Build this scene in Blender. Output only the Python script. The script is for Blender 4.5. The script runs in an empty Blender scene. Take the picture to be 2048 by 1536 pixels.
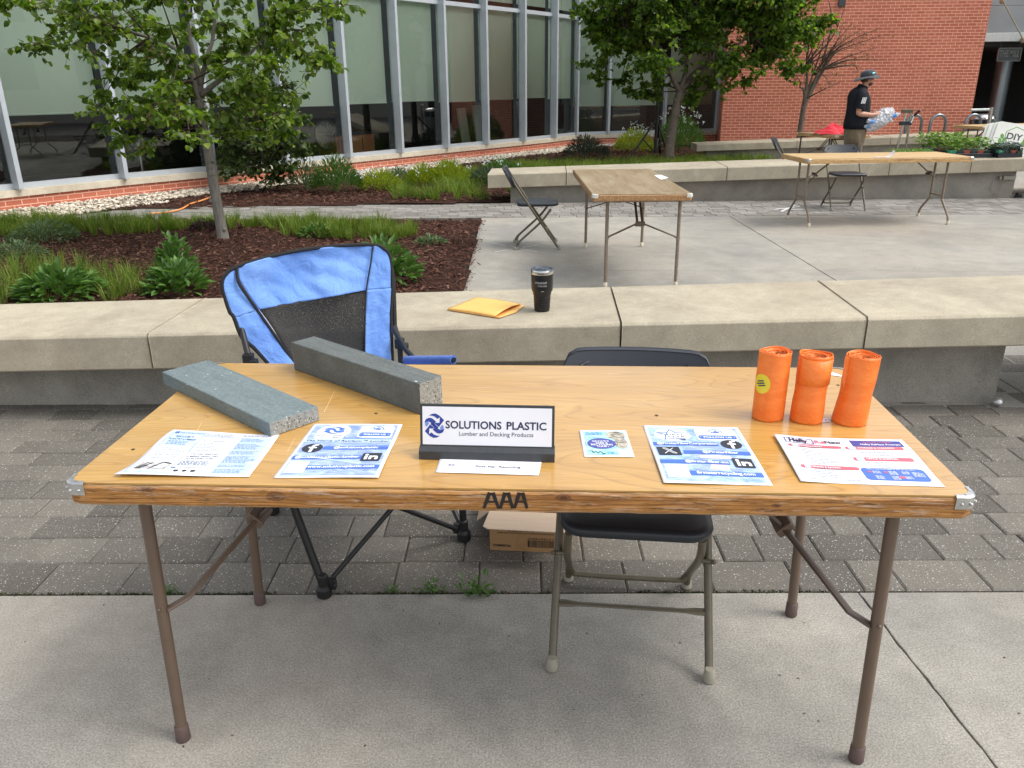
import bpy, math, random
from math import sin, cos, pi, radians, sqrt, atan2
from mathutils import Vector, Matrix, noise as mnoise
import numpy as np

SC = bpy.context.scene
COL = SC.collection
# ------------------------------------------------------------------ camera
F_PX, CX, CY, CZ, YAW, PITCH, ROLL = 1600.95, 0.08086, -1.42237, 1.48618, 0.05079, 0.35661, -0.00879
_f = Vector((-sin(YAW)*cos(PITCH), cos(YAW)*cos(PITCH), -sin(PITCH)))
_r0 = Vector((cos(YAW), sin(YAW), 0)); _u0 = _r0.cross(_f)
_r = _r0*cos(ROLL) + _u0*sin(ROLL); _u = _u0*cos(ROLL) - _r0*sin(ROLL)
cam_d = bpy.data.cameras.new('camera'); cam = bpy.data.objects.new('camera', cam_d); COL.objects.link(cam)
cam.matrix_world = Matrix(((_r.x, _u.x, -_f.x, CX), (_r.y, _u.y, -_f.y, CY), (_r.z, _u.z, -_f.z, CZ), (0, 0, 0, 1)))
cam_d.sensor_fit = 'HORIZONTAL'; cam_d.sensor_width = 36.0; cam_d.lens = 36.0*F_PX/2048
cam_d.clip_start = 0.05; cam_d.clip_end = 600
SC.camera = cam
# ------------------------------------------------------------------ sky and sun (thin overcast, light from the right)
SUN_EL, SUN_AZ = radians(54), atan2(0.96, -0.12)      # azimuth measured from +Y towards +X
w = bpy.data.worlds.new('World'); SC.world = w; w.use_nodes = True
nt = w.node_tree; bg = nt.nodes['Background']
sky = nt.nodes.new('ShaderNodeTexSky'); sky.sky_type = 'NISHITA'; sky.sun_disc = False
sky.sun_elevation = SUN_EL; sky.sun_rotation = SUN_AZ; sky.air_density = 1.0; sky.dust_density = 3.0; sky.ozone_density = 1.0
hsv = nt.nodes.new('ShaderNodeHueSaturation'); hsv.inputs['Saturation'].default_value = 0.22
nt.links.new(sky.outputs[0], hsv.inputs['Color']); nt.links.new(hsv.outputs[0], bg.inputs['Color'])
bg.inputs['Strength'].default_value = 0.15
sun_d = bpy.data.lights.new('sun', 'SUN'); sun_d.energy = 0.8; sun_d.angle = radians(24); sun_d.color = (1.0, 0.94, 0.85)
sun = bpy.data.objects.new('sun', sun_d); COL.objects.link(sun)
_sd = Vector((sin(SUN_AZ)*cos(SUN_EL), cos(SUN_AZ)*cos(SUN_EL), sin(SUN_EL)))
sun.rotation_euler = _sd.to_track_quat('Z', 'Y').to_euler(); sun.location = _sd*30
SC.view_settings.view_transform = 'Standard'; SC.view_settings.look = 'None'
SC.view_settings.exposure = 1.09; SC.view_settings.gamma = 1.0
SC.cycles.max_bounces = 8; SC.cycles.transparent_max_bounces = 16

# ------------------------------------------------------------------ helpers
def ray(x, y): return _f + _r*((x-1024)/F_PX) - _u*((y-768)/F_PX)
O = Vector((CX, CY, CZ))
def G(x, y, z=0.0):                      # photo point resolved on the level plane z
    d = ray(x, y); return O + d*((z-CZ)/d.z)
def D(x, y, Y):                          # photo point resolved on the upright plane y = Y
    d = ray(x, y); return O + d*((Y-CY)/d.y)
V = Vector
rnd = random.Random(7)

def tag(o, label=None, cat=None, group=None, kind=None):
    if label: o['label'] = label
    if cat: o['category'] = cat
    if group: o['group'] = group
    if kind: o['kind'] = kind
    return o
def thing(name, label, cat, loc=(0, 0, 0), rz=0.0, group=None):
    o = bpy.data.objects.new(name, None); COL.objects.link(o); o.empty_display_size = 0.1
    o.location = loc; o.rotation_euler = (0, 0, rz)
    return tag(o, label, cat, group)
def dup(root, loc, rz, label, group=None, scale=None):
    r = root.copy(); COL.objects.link(r); r.location = loc; r.rotation_euler = (0, 0, rz); r['label'] = label
    if scale: r.scale = scale
    if group: r['group'] = group
    for ch in list(root.children):
        c = ch.copy(); COL.objects.link(c); c.parent = r
        for g in list(ch.children):
            d = g.copy(); COL.objects.link(d); d.parent = c
    return r
class MB:
    def __init__(s): s.v = []; s.f = []; s.uv = []; s.mi = []; s.cm = 0
    def add(s, vs, fs, uvs=None):
        b = len(s.v); s.v += [tuple(p) for p in vs]
        for i, f in enumerate(fs):
            s.f.append([k+b for k in f]); s.mi.append(s.cm)
            s.uv.append(uvs[i] if uvs else [(0, 0)]*len(f))
        return s
    def quad(s, a, b, c, d, uv=None): return s.add([a, b, c, d], [(0, 1, 2, 3)], [uv] if uv else None)
    def box(s, c, size, M=None):
        hx, hy, hz = size[0]/2, size[1]/2, size[2]/2
        vs = [V((x, y, z)) for x in (-hx, hx) for y in (-hy, hy) for z in (-hz, hz)]
        if M is not None: vs = [M @ p for p in vs]
        vs = [p+V(c) for p in vs]
        return s.add(vs, [(0, 1, 3, 2), (4, 6, 7, 5), (0, 4, 5, 1), (2, 3, 7, 6), (0, 2, 6, 4), (1, 5, 7, 3)])
    def bb(s, x0, x1, y0, y1, z0, z1): return s.box(((x0+x1)/2, (y0+y1)/2, (z0+z1)/2), (x1-x0, y1-y0, z1-z0))
    def tube(s, pts, r, n=10, caps=True, flat=1.0, up=None):
        pts = [V(p) for p in pts]; m = len(pts)
        rs = r if isinstance(r, (list, tuple)) else [r]*m
        vs = []; pu = V(up) if up else None
        for i, p in enumerate(pts):
            t = (pts[min(i+1, m-1)]-pts[max(i-1, 0)]).normalized()
            if pu is None:
                a = V((0, 0, 1)) if abs(t.z) < 0.9 else V((1, 0, 0)); pu = a
            x = t.cross(pu); 
            if x.length < 1e-5: x = t.orthogonal()
            x.normalize(); y = x.cross(t).normalized(); pu = y
            for k in range(n):
                a = 2*pi*k/n; vs.append(p + (x*cos(a) + y*sin(a)*flat)*rs[i])
        fs = [(i*n+k, i*n+(k+1) % n, (i+1)*n+(k+1) % n, (i+1)*n+k) for i in range(m-1) for k in range(n)]
        if caps: fs += [tuple(range(n))[::-1], tuple((m-1)*n+k for k in range(n))]
        return s.add(vs, fs)
    def lathe(s, prof, c=(0, 0, 0), n=24, M=None):
        vs = []
        for (r, z) in prof:
            for k in range(n):
                p = V((r*cos(2*pi*k/n), r*sin(2*pi*k/n), z))
                if M is not None: p = M @ p
                vs.append(p+V(c))
        m = len(prof)
        fs = [(i*n+k, i*n+(k+1) % n, (i+1)*n+(k+1) % n, (i+1)*n+k) for i in range(m-1) for k in range(n)]
        fs += [tuple(range(n))[::-1], tuple((m-1)*n+k for k in range(n))]
        return s.add(vs, fs)
    def grid(s, fn, nu, nv, uvs=False):
        vs = [fn(i/nu, j/nv) for j in range(nv+1) for i in range(nu+1)]
        fs = [(j*(nu+1)+i, j*(nu+1)+i+1, (j+1)*(nu+1)+i+1, (j+1)*(nu+1)+i) for j in range(nv) for i in range(nu)]
        uv = [[(i/nu, j/nv), ((i+1)/nu, j/nv), ((i+1)/nu, (j+1)/nv), (i/nu, (j+1)/nv)] for j in range(nv) for i in range(nu)]
        return s.add(vs, fs, uv)
    def ball(s, c, r, n=10, m=7, sx=1, sy=1, sz=1):
        vs = [V(c)+V((sx*r*sin(pi*j/m)*cos(2*pi*i/n), sy*r*sin(pi*j/m)*sin(2*pi*i/n), sz*r*cos(pi*j/m))) for j in range(m+1) for i in range(n)]
        return s.add(vs, [(j*n+i, (j+1)*n+i, (j+1)*n+(i+1) % n, j*n+(i+1) % n) for j in range(m) for i in range(n)])
    def prism(s, pts, z0, z1):
        n = len(pts); vs = [(p[0], p[1], z0) for p in pts]+[(p[0], p[1], z1) for p in pts]
        fs = [tuple(range(n))[::-1], tuple(range(n, 2*n))]+[(i, (i+1) % n, n+(i+1) % n, n+i) for i in range(n)]
        return s.add(vs, fs)
    def build(s, name, mats, parent=None, smooth=False, bevel=0, solid=0, sub=0, label=None):
        me = bpy.data.meshes.new(name); me.from_pydata(s.v, [], s.f)
        ml = mats if isinstance(mats, (list, tuple)) else [mats]
        for m in ml: me.materials.append(m)
        if len(ml) > 1: me.polygons.foreach_set('material_index', s.mi)
        ul = me.uv_layers.new(name='UVMap'); flat = [c for f in s.uv for p in f for c in p]
        if len(flat) == 2*len(me.loops): ul.data.foreach_set('uv', flat)
        if smooth: me.polygons.foreach_set('use_smooth', [True]*len(me.polygons))
        me.update()
        o = bpy.data.objects.new(name, me); COL.objects.link(o)
        if parent: o.parent = parent
        if solid: md = o.modifiers.new('solid', 'SOLIDIFY'); md.thickness = solid; md.offset = 0
        if bevel:
            md = o.modifiers.new('bevel', 'BEVEL'); md.width = bevel; md.segments = 2; md.limit_method = 'ANGLE'; md.angle_limit = radians(40)
        if sub: md = o.modifiers.new('sub', 'SUBSURF'); md.levels = sub; md.render_levels = sub
        if smooth == 2:
            try: me.set_sharp_from_angle(angle=radians(40))
            except Exception: pass
        if label: o['label'] = label
        return o
def npmesh(name, verts, faces, mat, parent=None, smooth=False):
    me = bpy.data.meshes.new(name); verts = np.asarray(verts, dtype=np.float32); faces = np.asarray(faces, dtype=np.int32)
    nf, k = faces.shape
    me.vertices.add(len(verts)); me.vertices.foreach_set('co', verts.ravel())
    me.loops.add(nf*k); me.loops.foreach_set('vertex_index', faces.ravel())
    me.polygons.add(nf); me.polygons.foreach_set('loop_start', np.arange(nf, dtype=np.int32)*k)
    if smooth: me.polygons.foreach_set('use_smooth', np.ones(nf, dtype=bool))
    me.update(calc_edges=True); me.materials.append(mat)
    o = bpy.data.objects.new(name, me); COL.objects.link(o)
    if parent: o.parent = parent
    return o
def rotz(a): return Matrix.Rotation(a, 3, 'Z')
def smooth_path(pts, k=6):
    pts = [V(p) for p in pts]; out = []
    for i in range(len(pts)-1):
        p0 = pts[max(i-1, 0)]; p1 = pts[i]; p2 = pts[i+1]; p3 = pts[min(i+2, len(pts)-1)]
        for j in range(k):
            t = j/k
            out.append(0.5*((2*p1)+(p2-p0)*t+(2*p0-5*p1+4*p2-p3)*t*t+(-p0+3*p1-3*p2+p3)*t**3))
    return out+[pts[-1]]
def in_poly(x, y, P):
    c = False; j = len(P)-1
    for i in range(len(P)):
        if (P[i][1] > y) != (P[j][1] > y) and x < (P[j][0]-P[i][0])*(y-P[i][1])/(P[j][1]-P[i][1])+P[i][0]: c = not c
        j = i
    return c
def scatter(P, n, R):
    xs = [p[0] for p in P]; ys = [p[1] for p in P]; out = []
    while len(out) < n:
        x = R.uniform(min(xs), max(xs)); y = R.uniform(min(ys), max(ys))
        if in_poly(x, y, P): out.append((x, y))
    return out

# ------------------------------------------------------------------ materials
class NT:
    def __init__(s, name):
        s.m = bpy.data.materials.new(name); s.m.use_nodes = True; s.t = s.m.node_tree; s.n = s.t.nodes
        s.b = s.n['Principled BSDF']; s.out = s.n['Material Output']
    def node(s, ty, **kw):
        n = s.n.new(ty)
        for k, v in kw.items():
            if k.startswith('_'): setattr(n, k[1:], v)
            else: n.inputs[k.replace('__', ' ')].default_value = v
        return n
    def link(s, a, b): s.t.links.new(a, b)
    def coord(s, which='Object', scale=(1, 1, 1), rot=(0, 0, 0), loc=(0, 0, 0)):
        c = s.n.new('ShaderNodeTexCoord'); m = s.n.new('ShaderNodeMapping')
        m.inputs['Scale'].default_value = scale; m.inputs['Rotation'].default_value = rot; m.inputs['Location'].default_value = loc
        s.link(c.outputs[which], m.inputs['Vector']); return m.outputs[0]
    def noise(s, vec, scale, detail=4, rough=0.55, dist=0.0):
        n = s.node('ShaderNodeTexNoise', Scale=scale, Detail=detail, Roughness=rough, Distortion=dist)
        if vec: s.link(vec, n.inputs['Vector'])
        return n.outputs['Fac']
    def vor(s, vec, scale, feature='F1', out='Distance', rand=1.0):
        n = s.n.new('ShaderNodeTexVoronoi'); n.feature = feature; n.inputs['Scale'].default_value = scale; n.inputs['Randomness'].default_value = rand
        if vec: s.link(vec, n.inputs['Vector'])
        return n.outputs[out]
    def ramp(s, fac, stops, interp='LINEAR'):
        n = s.n.new('ShaderNodeValToRGB'); cr = n.color_ramp; cr.interpolation = interp
        while len(cr.elements) < len(stops): cr.elements.new(0.5)
        for e, (p, c) in zip(cr.elements, stops):
            e.position = p; e.color = (c, c, c, 1) if isinstance(c, (int, float)) else (*c, 1)
        s.link(fac, n.inputs['Fac']); return n.outputs['Color']
    def mix(s, fac, a, b, mode='MIX'):
        n = s.n.new('ShaderNodeMix'); n.data_type = 'RGBA'; n.blend_type = mode; n.clamp_factor = True
        for val, idx in ((fac, 0), (a, 6), (b, 7)):
            if isinstance(val, (int, float)): n.inputs[idx].default_value = val if idx == 0 else (val, val, val, 1)
            elif isinstance(val, tuple): n.inputs[idx].default_value = (*val, 1)
            else: s.link(val, n.inputs[idx])
        return n.outputs[2]
    def math(s, op, a, b=None, c=None):
        n = s.n.new('ShaderNodeMath'); n.operation = op
        for i, val in enumerate((a, b, c)):
            if val is None: continue
            if isinstance(val, (int, float)): n.inputs[i].default_value = val
            else: s.link(val, n.inputs[i])
        return n.outputs[0]
    def bump(s, h, strength=0.3, dist=0.01):
        n = s.node('ShaderNodeBump', Strength=strength, Distance=dist); s.link(h, n.inputs['Height']); s.link(n.outputs[0], s.b.inputs['Normal']); return n
    def island(s):
        return s.n.new('ShaderNodeNewGeometry').outputs['Random Per Island']
    def set(s, col=None, rough=None, metal=None, spec=None, coat=None, **kw):
        for v, k in ((col, 'Base Color'), (rough, 'Roughness'), (metal, 'Metallic'), (spec, 'Specular IOR Level'), (coat, 'Coat Weight')):
            if v is None: continue
            if isinstance(v, tuple): s.b.inputs[k].default_value = (*v, 1)
            elif isinstance(v, (int, float)): s.b.inputs[k].default_value = v
            else: s.link(v, s.b.inputs[k])
        for k, v in kw.items(): s.b.inputs[k.replace('_', ' ')].default_value = v
        return s.m
def plain(name, col, rough=0.6, metal=0.0, var=0.12, scale=30, bump=0.0, spec=0.5, coat=0.0):
    n = NT(name); vec = n.coord('Object'); f = n.noise(vec, scale, 4)
    c = n.ramp(f, [(0.3, tuple(x*(1-var) for x in col)), (0.7, tuple(min(1, x*(1+var)) for x in col))])
    n.set(col=c, rough=rough, metal=metal, spec=spec, coat=coat)
    if bump: n.bump(f, bump, 0.003)
    return n.m

def m_concrete(name, a, b, speck=1.0, scale=1.0, bumpv=0.25):
    n = NT(name); vec = n.coord('Object')
    big = n.noise(vec, 1.3*scale, 6, 0.65, 0.4); c = n.ramp(big, [(0.36, tuple(x*.93 for x in a)), (0.66, tuple(min(1, x*1.04) for x in b))]); st = n.noise(n.coord('Object', (1, 1, .35), loc=(3, 7, 1)), 2.6*scale, 7, 0.7, 1.0); c = n.mix(n.ramp(st, [(0.58, 0.0), (0.72, 0.20)]), c, tuple(x*.62 for x in a))
    fine = n.noise(vec, 190*scale, 3, 0.7); c = n.mix(0.55*speck, c, n.ramp(fine, [(0.32, 0.12), (0.5, 0.5), (0.68, 0.95)]), 'OVERLAY')
    warm = n.noise(vec, 0.7*scale, 3, 0.5); c = n.mix(n.ramp(warm, [(0.45, 0.0), (0.8, 0.35)]), c, (0.42, 0.33, 0.24), 'MIX')
    mid = n.noise(vec, 9*scale, 6, 0.75); c = n.mix(0.3, c, n.ramp(mid, [(0.3, 0.3), (0.7, 0.72)]), 'OVERLAY')
    vd = n.vor(vec, 55*scale); pit = n.ramp(vd, [(0.0, 0.0), (0.045, 0.0), (0.07, 1.0)]); c = n.mix(1.0, c, n.mix(0.55, pit, 1.0), 'MULTIPLY')
    n.set(col=c, rough=0.88, spec=0.25); n.bump(fine, bumpv, 0.004); return n.m
M = {}
M['concrete'] = m_concrete('concrete', (0.225, 0.217, 0.196), (0.31, 0.294, 0.26), 0.85)
M['plaza'] = m_concrete('plaza_concrete', (0.25, 0.243, 0.222), (0.325, 0.308, 0.268), 0.8, 0.6)
M['stone'] = m_concrete('cast_stone', (0.325, 0.288, 0.218), (0.40, 0.36, 0.275), 0.5, 1.2, 0.2)
M['base'] = m_concrete('bench_base', (0.22, 0.205, 0.18), (0.31, 0.29, 0.25), 0.5, 0.8, 0.15)

def m_paver(name, a, b, speck):
    n = NT(name); vec = n.coord('Object'); isl = n.island()
    c = n.ramp(isl, [(0.0, a), (1.0, b)])
    big = n.noise(vec, 2.5, 5, 0.6); c = n.mix(0.5, c, n.ramp(big, [(0.3, 0.33), (0.7, 0.68)]), 'OVERLAY')
    if speck:
        for sc, th, col in ((95, 0.14, 0.5), (48, 0.085, 0.5), (150, 0.16, 0.34)):
            vd = n.vor(vec, sc); k = n.ramp(vd, [(0.0, 1.0), (th, 1.0), (th+0.05, 0.0)])
            vc = n.vor(vec, sc, out='Color'); sep = n.n.new('ShaderNodeSeparateColor'); n.link(vc, sep.inputs[0])
            k = n.math('MULTIPLY', k, n.math('GREATER_THAN', sep.outputs[0], 0.47)); c = n.mix(k, c, (col, col*0.97, col*0.9))
    fine = n.noise(vec, 160, 3, 0.7); c = n.mix(0.45, c, n.ramp(fine, [(0.3, 0.2), (0.7, 0.8)]), 'OVERLAY')
    n.set(col=c, rough=0.85, spec=0.3); n.bump(fine, 0.25, 0.003); return n.m
M['paver'] = m_paver('speckled_paver', (0.095, 0.087, 0.075), (0.160, 0.147, 0.126), True)
M['paver_far'] = m_paver('grey_paver', (0.17, 0.158, 0.142), (0.26, 0.247, 0.225), False)
M['dirt'] = plain('joint_dirt', (0.045, 0.038, 0.028), 0.95, scale=60, var=0.4)
M['ground'] = plain('far_ground', (0.16, 0.155, 0.14), 0.95, scale=3)

def m_brick():
    n = NT('red_brick'); c = n.n.new('ShaderNodeTexCoord'); b = n.n.new('ShaderNodeTexBrick')
    n.link(c.outputs['UV'], b.inputs['Vector'])
    b.offset = 0.5; b.squash = 1.0
    for k, v in (('Scale', 1.0), ('Mortar Size', 0.0062), ('Mortar Smooth', 0.1), ('Bias', 0.0), ('Brick Width', 0.203), ('Row Height', 0.0677)): b.inputs[k].default_value = v
    b.inputs['Color1'].default_value = (0.43, 0.128, 0.078, 1); b.inputs['Color2'].default_value = (0.52, 0.17, 0.105, 1); b.inputs['Mortar'].default_value = (0.74, 0.42, 0.31, 1)
    vec = n.coord('UV'); f = n.noise(vec, 70, 4, 0.7); g = n.noise(vec, 0.8, 4)
    col = n.mix(0.35, b.outputs['Color'], n.ramp(f, [(0.3, 0.25), (0.7, 0.75)]), 'OVERLAY')
    col = n.mix(0.35, col, n.ramp(g, [(0.3, 0.4), (0.7, 0.62)]), 'OVERLAY')
    n.set(col=col, rough=0.85, spec=0.2)
    h = n.math('SUBTRACT', n.math('MULTIPLY', f, 0.3), b.outputs['Fac']); n.bump(h, 0.5, 0.006); return n.m
M['brick'] = m_brick()

def m_wood_top(name, lo, hi, dark, rough=0.28, coat=0.35, wear=0.0):
    n = NT(name); vec = n.coord('Object', (1.0, 5.0, 5.0)); warp = n.noise(vec, 1.6, 3, 0.5)
    cn = n.noise(n.coord('Object', (0.55, 3.2, 1.0)), 1.5, 2, 0.45, 0.35); ct = n.math('FRACT', n.math('MULTIPLY', cn, 26.0))
    line = n.ramp(ct, [(0.0, 0.75), (0.70, 1.0), (0.90, 0.15), (0.97, 0.75), (1.0, 0.75)])
    base = n.ramp(warp, [(0.25, lo), (0.75, hi)])
    v2 = n.coord('Object', (7, 150, 150)); fib = n.noise(v2, 1.5, 4, 0.6)
    c = n.mix(0.5, base, n.ramp(fib, [(0.3, 0.36), (0.7, 0.6)]), 'OVERLAY')
    c = n.mix(0.55, c, n.mix(line, dark, c))
    blot = n.noise(n.coord('Object', (1, 1.6, 1)), 2.2, 4, 0.6); c = n.mix(n.ramp(blot, [(0.5, 0.0), (0.75, 0.5)]), c, tuple(0.8*x for x in lo))
    v3 = n.coord('Object', (2, 30, 30), rot=(0, 0, 0.5)); sc = n.noise(v3, 3.5, 2, 0.4); k = n.ramp(sc, [(0.72, 0.0), (0.735, 0.35), (0.75, 0.0)])
    c = n.mix(k, c, (0.85, 0.7, 0.5))
    if wear:
        wr = n.noise(n.coord('Object', (0.7, 5, 1)), 2.0, 7, 0.75, 0.6); c = n.mix(n.ramp(wr, [(0.42, 0.0), (0.75, wear)]), c, (0.46, 0.40, 0.29))
    n.set(col=c, rough=rough, coat=coat, spec=0.4); n.b.inputs['Coat Roughness'].default_value = 0.16
    n.bump(fib, 0.06, 0.002); return n.m
M['maple'] = m_wood_top('varnished_maple', (0.43, 0.228, 0.047), (0.55, 0.33, 0.093), (0.26, 0.12, 0.03), 0.24, 0.6, 0.13)
M['worn_wood'] = m_wood_top('worn_wood', (0.19, 0.13, 0.06), (0.30, 0.215, 0.115), (0.09, 0.05, 0.025), 0.5, 0.0, 0.55)
M['pale_wood'] = m_wood_top('pale_worn_wood', (0.46, 0.30, 0.12), (0.60, 0.43, 0.21), (0.3, 0.15, 0.05), 0.5, 0.0, 0.5)
def m_edge(name, lo, hi, knots, wear=0.5):
    n = NT(name); cv = n.coord('Object')
    vec = n.coord('Object', (1.0, 14.0, 14.0))
    wv = n.node('ShaderNodeTexWave', Scale=2.6, Distortion=11.0, Detail=4.0); wv.inputs['Detail Scale'].default_value = 0.9; wv.bands_direction = 'Z'; n.link(vec, wv.inputs['Vector'])
    c = n.ramp(wv.outputs['Fac'], [(0.0, lo), (0.55, hi), (1.0, tuple(0.85*x for x in hi))])
    fib = n.noise(n.coord('Object', (9, 120, 120)), 1.6, 5, 0.7); c = n.mix(0.8, c, n.ramp(fib, [(0.3, 0.28), (0.7, 0.68)]), 'OVERLAY')
    blot = n.noise(n.coord('Object', (1, 5, 9)), 3.2, 4, 0.65); c = n.mix(n.ramp(blot, [(0.5, 0.0), (0.72, 0.75)]), c, (0.20, 0.075, 0.02))
    for (x, z, r) in knots:
        sub = n.n.new('ShaderNodeVectorMath'); sub.operation = 'SUBTRACT'; n.link(cv, sub.inputs[0]); sub.inputs[1].default_value = (x, 0, z)
        sp = n.n.new('ShaderNodeSeparateXYZ'); n.link(sub.outputs[0], sp.inputs[0])
        dd = n.math('SQRT', n.math('ADD', n.math('POWER', n.math('MULTIPLY', sp.outputs[0], 0.55), 2.0), n.math('POWER', sp.outputs[2], 2.0)))
        dd = n.math('ADD', dd, n.math('MULTIPLY', n.math('SUBTRACT', fib, 0.5), r*0.8))
        k = n.ramp(n.math('DIVIDE', dd, r), [(0.0, 0.95), (0.35, 0.9), (0.55, 0.35), (0.72, 0.75), (1.0, 0.0)]); c = n.mix(k, c, (0.085, 0.028, 0.012))
    scr = n.noise(n.coord('Object', (5, 60, 60), rot=(0, 0.12, 0)), 1.7, 5, 0.75); c = n.mix(n.ramp(scr, [(0.535, 0.0), (0.62, wear)]), c, (0.62, 0.48, 0.36))
    sp = n.n.new('ShaderNodeSeparateXYZ'); n.link(cv, sp.inputs[0])
    top = n.ramp(sp.outputs[2], [(0.0, 0.0), (0.722, 0.0), (0.7285, 0.85), (1.0, 0.85)]) if False else None
    drk = n.noise(n.coord('Object', (14, 90, 90), rot=(0, -0.2, 0)), 1.4, 4, 0.7); c = n.mix(n.ramp(drk, [(0.555, 0.0), (0.66, 0.75)]), c, (0.08, 0.038, 0.016))
    fz = n.ramp(n.math('MULTIPLY_ADD', sp.outputs[2], 20.0, -13.6), [(0.0, 0.5), (0.12, 0.0), (0.80, 0.0), (0.90, 0.75), (1.0, 0.95)]); ns = n.noise(n.coord('Object', (6, 60, 40)), 1.3, 5, 0.75); fz = n.math('MULTIPLY', fz, n.ramp(ns, [(0.35, 0.15), (0.6, 1.0)])); c = n.mix(fz, c, (0.62, 0.44, 0.24))
    n.set(col=c, rough=0.5, spec=0.35); n.bump(fib, 0.45, 0.005); return n.m
M['edge'] = m_edge('scuffed_edge_wood', (0.24, 0.095, 0.022), (0.44, 0.205, 0.055), [(-0.745, 0.722, 0.013), (-0.475, 0.707, 0.013), (0.11, 0.713, 0.010), (0.53, 0.704, 0.006), (-0.30, 0.70, 0.005)])
M['edge_worn'] = m_edge('worn_edge_wood', (0.30, 0.15, 0.055), (0.42, 0.23, 0.09), [], 0.5)
M['edge_pale'] = m_edge('pale_edge_wood', (0.45, 0.26, 0.09), (0.60, 0.38, 0.16), [], 0.6)

M['taupe'] = plain('taupe_leg_paint', (0.125, 0.085, 0.060), 0.42, var=0.08, scale=15)
M['taupe2'] = plain('worn_leg_paint', (0.20, 0.155, 0.115), 0.5, var=0.25, scale=40)
M['dark_brace'] = plain('dark_brace_paint', (0.06, 0.04, 0.03), 0.5)
M['cap_brown'] = plain('brown_rubber', (0.095, 0.062, 0.055), 0.7)
M['cap_white'] = plain('cream_rubber', (0.6, 0.54, 0.42), 0.7, var=0.2)
M['steel'] = plain('zinc_steel', (0.55, 0.56, 0.56), 0.32, metal=0.9, var=0.15, scale=60)
M['white_metal'] = plain('chipped_white_metal', (0.62, 0.6, 0.54), 0.5, var=0.25, scale=90)
M['black_plastic'] = plain('navy_black_plastic', (0.014, 0.018, 0.026), 0.42, var=0.15, scale=200, bump=0.1)
M['bronze_paint'] = plain('bronze_grey_paint', (0.10, 0.085, 0.055), 0.38, var=0.12, scale=40)
M['sign_ink'] = plain('dim_sign_paint', (0.10, 0.11, 0.10), 0.6)
M['foot_grey'] = plain('grey_rubber', (0.27, 0.255, 0.20), 0.6)
M['black_metal'] = plain('black_powder_coat', (0.009, 0.009, 0.010), 0.5, var=0.2)
M['black_cloth'] = plain('black_cloth', (0.012, 0.012, 0.014), 0.9, var=0.2, scale=200)
M['hole'] = plain('screw_hole', (0.05, 0.03, 0.015), 0.8)
def m_cloth(name, a, b, sc=900, weave=0.25):
    n = NT(name); vec = n.coord('Object'); f = n.noise(vec, 5.0, 4, 0.6); c = n.ramp(f, [(0.3, a), (0.7, b)])
    w1 = n.noise(vec, sc, 2, 0.5); c = n.mix(weave, c, n.ramp(w1, [(0.3, 0.3), (0.7, 0.7)]), 'OVERLAY')
    n.set(col=c, rough=0.75, spec=0.25); n.b.inputs['Sheen Weight'].default_value = 0.2
    cr = n.noise(n.coord('Object', (1, 1, 1)), 16, 5, 0.6, 1.2); n.bump(cr, 0.45, 0.02); return n.m
M['blue_cloth'] = m_cloth('blue_nylon', (0.115, 0.245, 0.60), (0.185, 0.345, 0.74))
M['blue_foam'] = m_cloth('blue_foam', (0.035, 0.09, 0.36), (0.06, 0.14, 0.46), 500)
def m_meshcloth():
    n = NT('black_mesh_fabric'); vec = n.coord('Object', (1, 1, 1)); 
    v = n.vor(vec, 260); k = n.ramp(v, [(0.0, 0.75), (0.25, 0.5), (0.5, 0.08)])
    n.set(col=(0.025, 0.024, 0.022), rough=0.7); tr = n.n.new('ShaderNodeBsdfTransparent'); mx = n.n.new('ShaderNodeMixShader')
    n.link(k, mx.inputs[0]); n.link(n.b.outputs[0], mx.inputs[1]); n.link(tr.outputs[0], mx.inputs[2]); n.link(mx.outputs[0], n.out.inputs[0]); return n.m
M['mesh'] = m_meshcloth()

def m_plastic_lumber(name, a, b, flecks, bumpv):
    n = NT(name); vec = n.coord('Object'); f = n.noise(n.coord('Object', (1, 6, 1)), 9, 6, 0.7); c = n.ramp(f, [(0.3, a), (0.7, b)])
    g = n.noise(vec, 120, 4, 0.7); c = n.mix(0.5, c, n.ramp(g, [(0.3, 0.25), (0.7, 0.75)]), 'OVERLAY')
    vd = n.vor(n.coord('Object', (1, 2, 1)), flecks); k = n.ramp(vd, [(0.0, 1.0), (0.055, 1.0), (0.09, 0.0)]); c = n.mix(k, c, (0.65, 0.65, 0.62))
    n.set(col=c, rough=0.6, spec=0.35); n.bump(g, bumpv, 0.003); return n.m
M['lumber'] = m_plastic_lumber('grey_plastic_lumber', (0.115, 0.15, 0.155), (0.165, 0.205, 0.21), 26, 0.25)
M['lumber_dark'] = m_plastic_lumber('dark_plastic_lumber', (0.075, 0.085, 0.08), (0.135, 0.15, 0.145), 14, 0.3)
def m_cut():
    n = NT('cut_lumber_end'); vec = n.coord('Object'); g = n.noise(vec, 90, 5, 0.8); c = n.ramp(g, [(0.3, (0.14, 0.14, 0.13)), (0.7, (0.34, 0.345, 0.32))])
    for sc, th, col, lo in ((170, 0.26, (0.03, 0.03, 0.03), 0.6), (190, 0.22, (0.6, 0.6, 0.56), 0.8)):
        vd = n.vor(vec, sc); k = n.ramp(vd, [(0.0, 1.0), (th, 1.0), (th+0.08, 0.0)]); cc = n.vor(vec, sc, out='Color'); sp = n.n.new('ShaderNodeSeparateColor'); n.link(cc, sp.inputs[0])
        c = n.mix(n.math('MULTIPLY', k, n.math('GREATER_THAN', sp.outputs[1], lo)), c, col)
    n.set(col=c, rough=0.8); n.bump(g, 0.5, 0.004); return n.m
M['lumber_end'] = m_cut()
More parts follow.
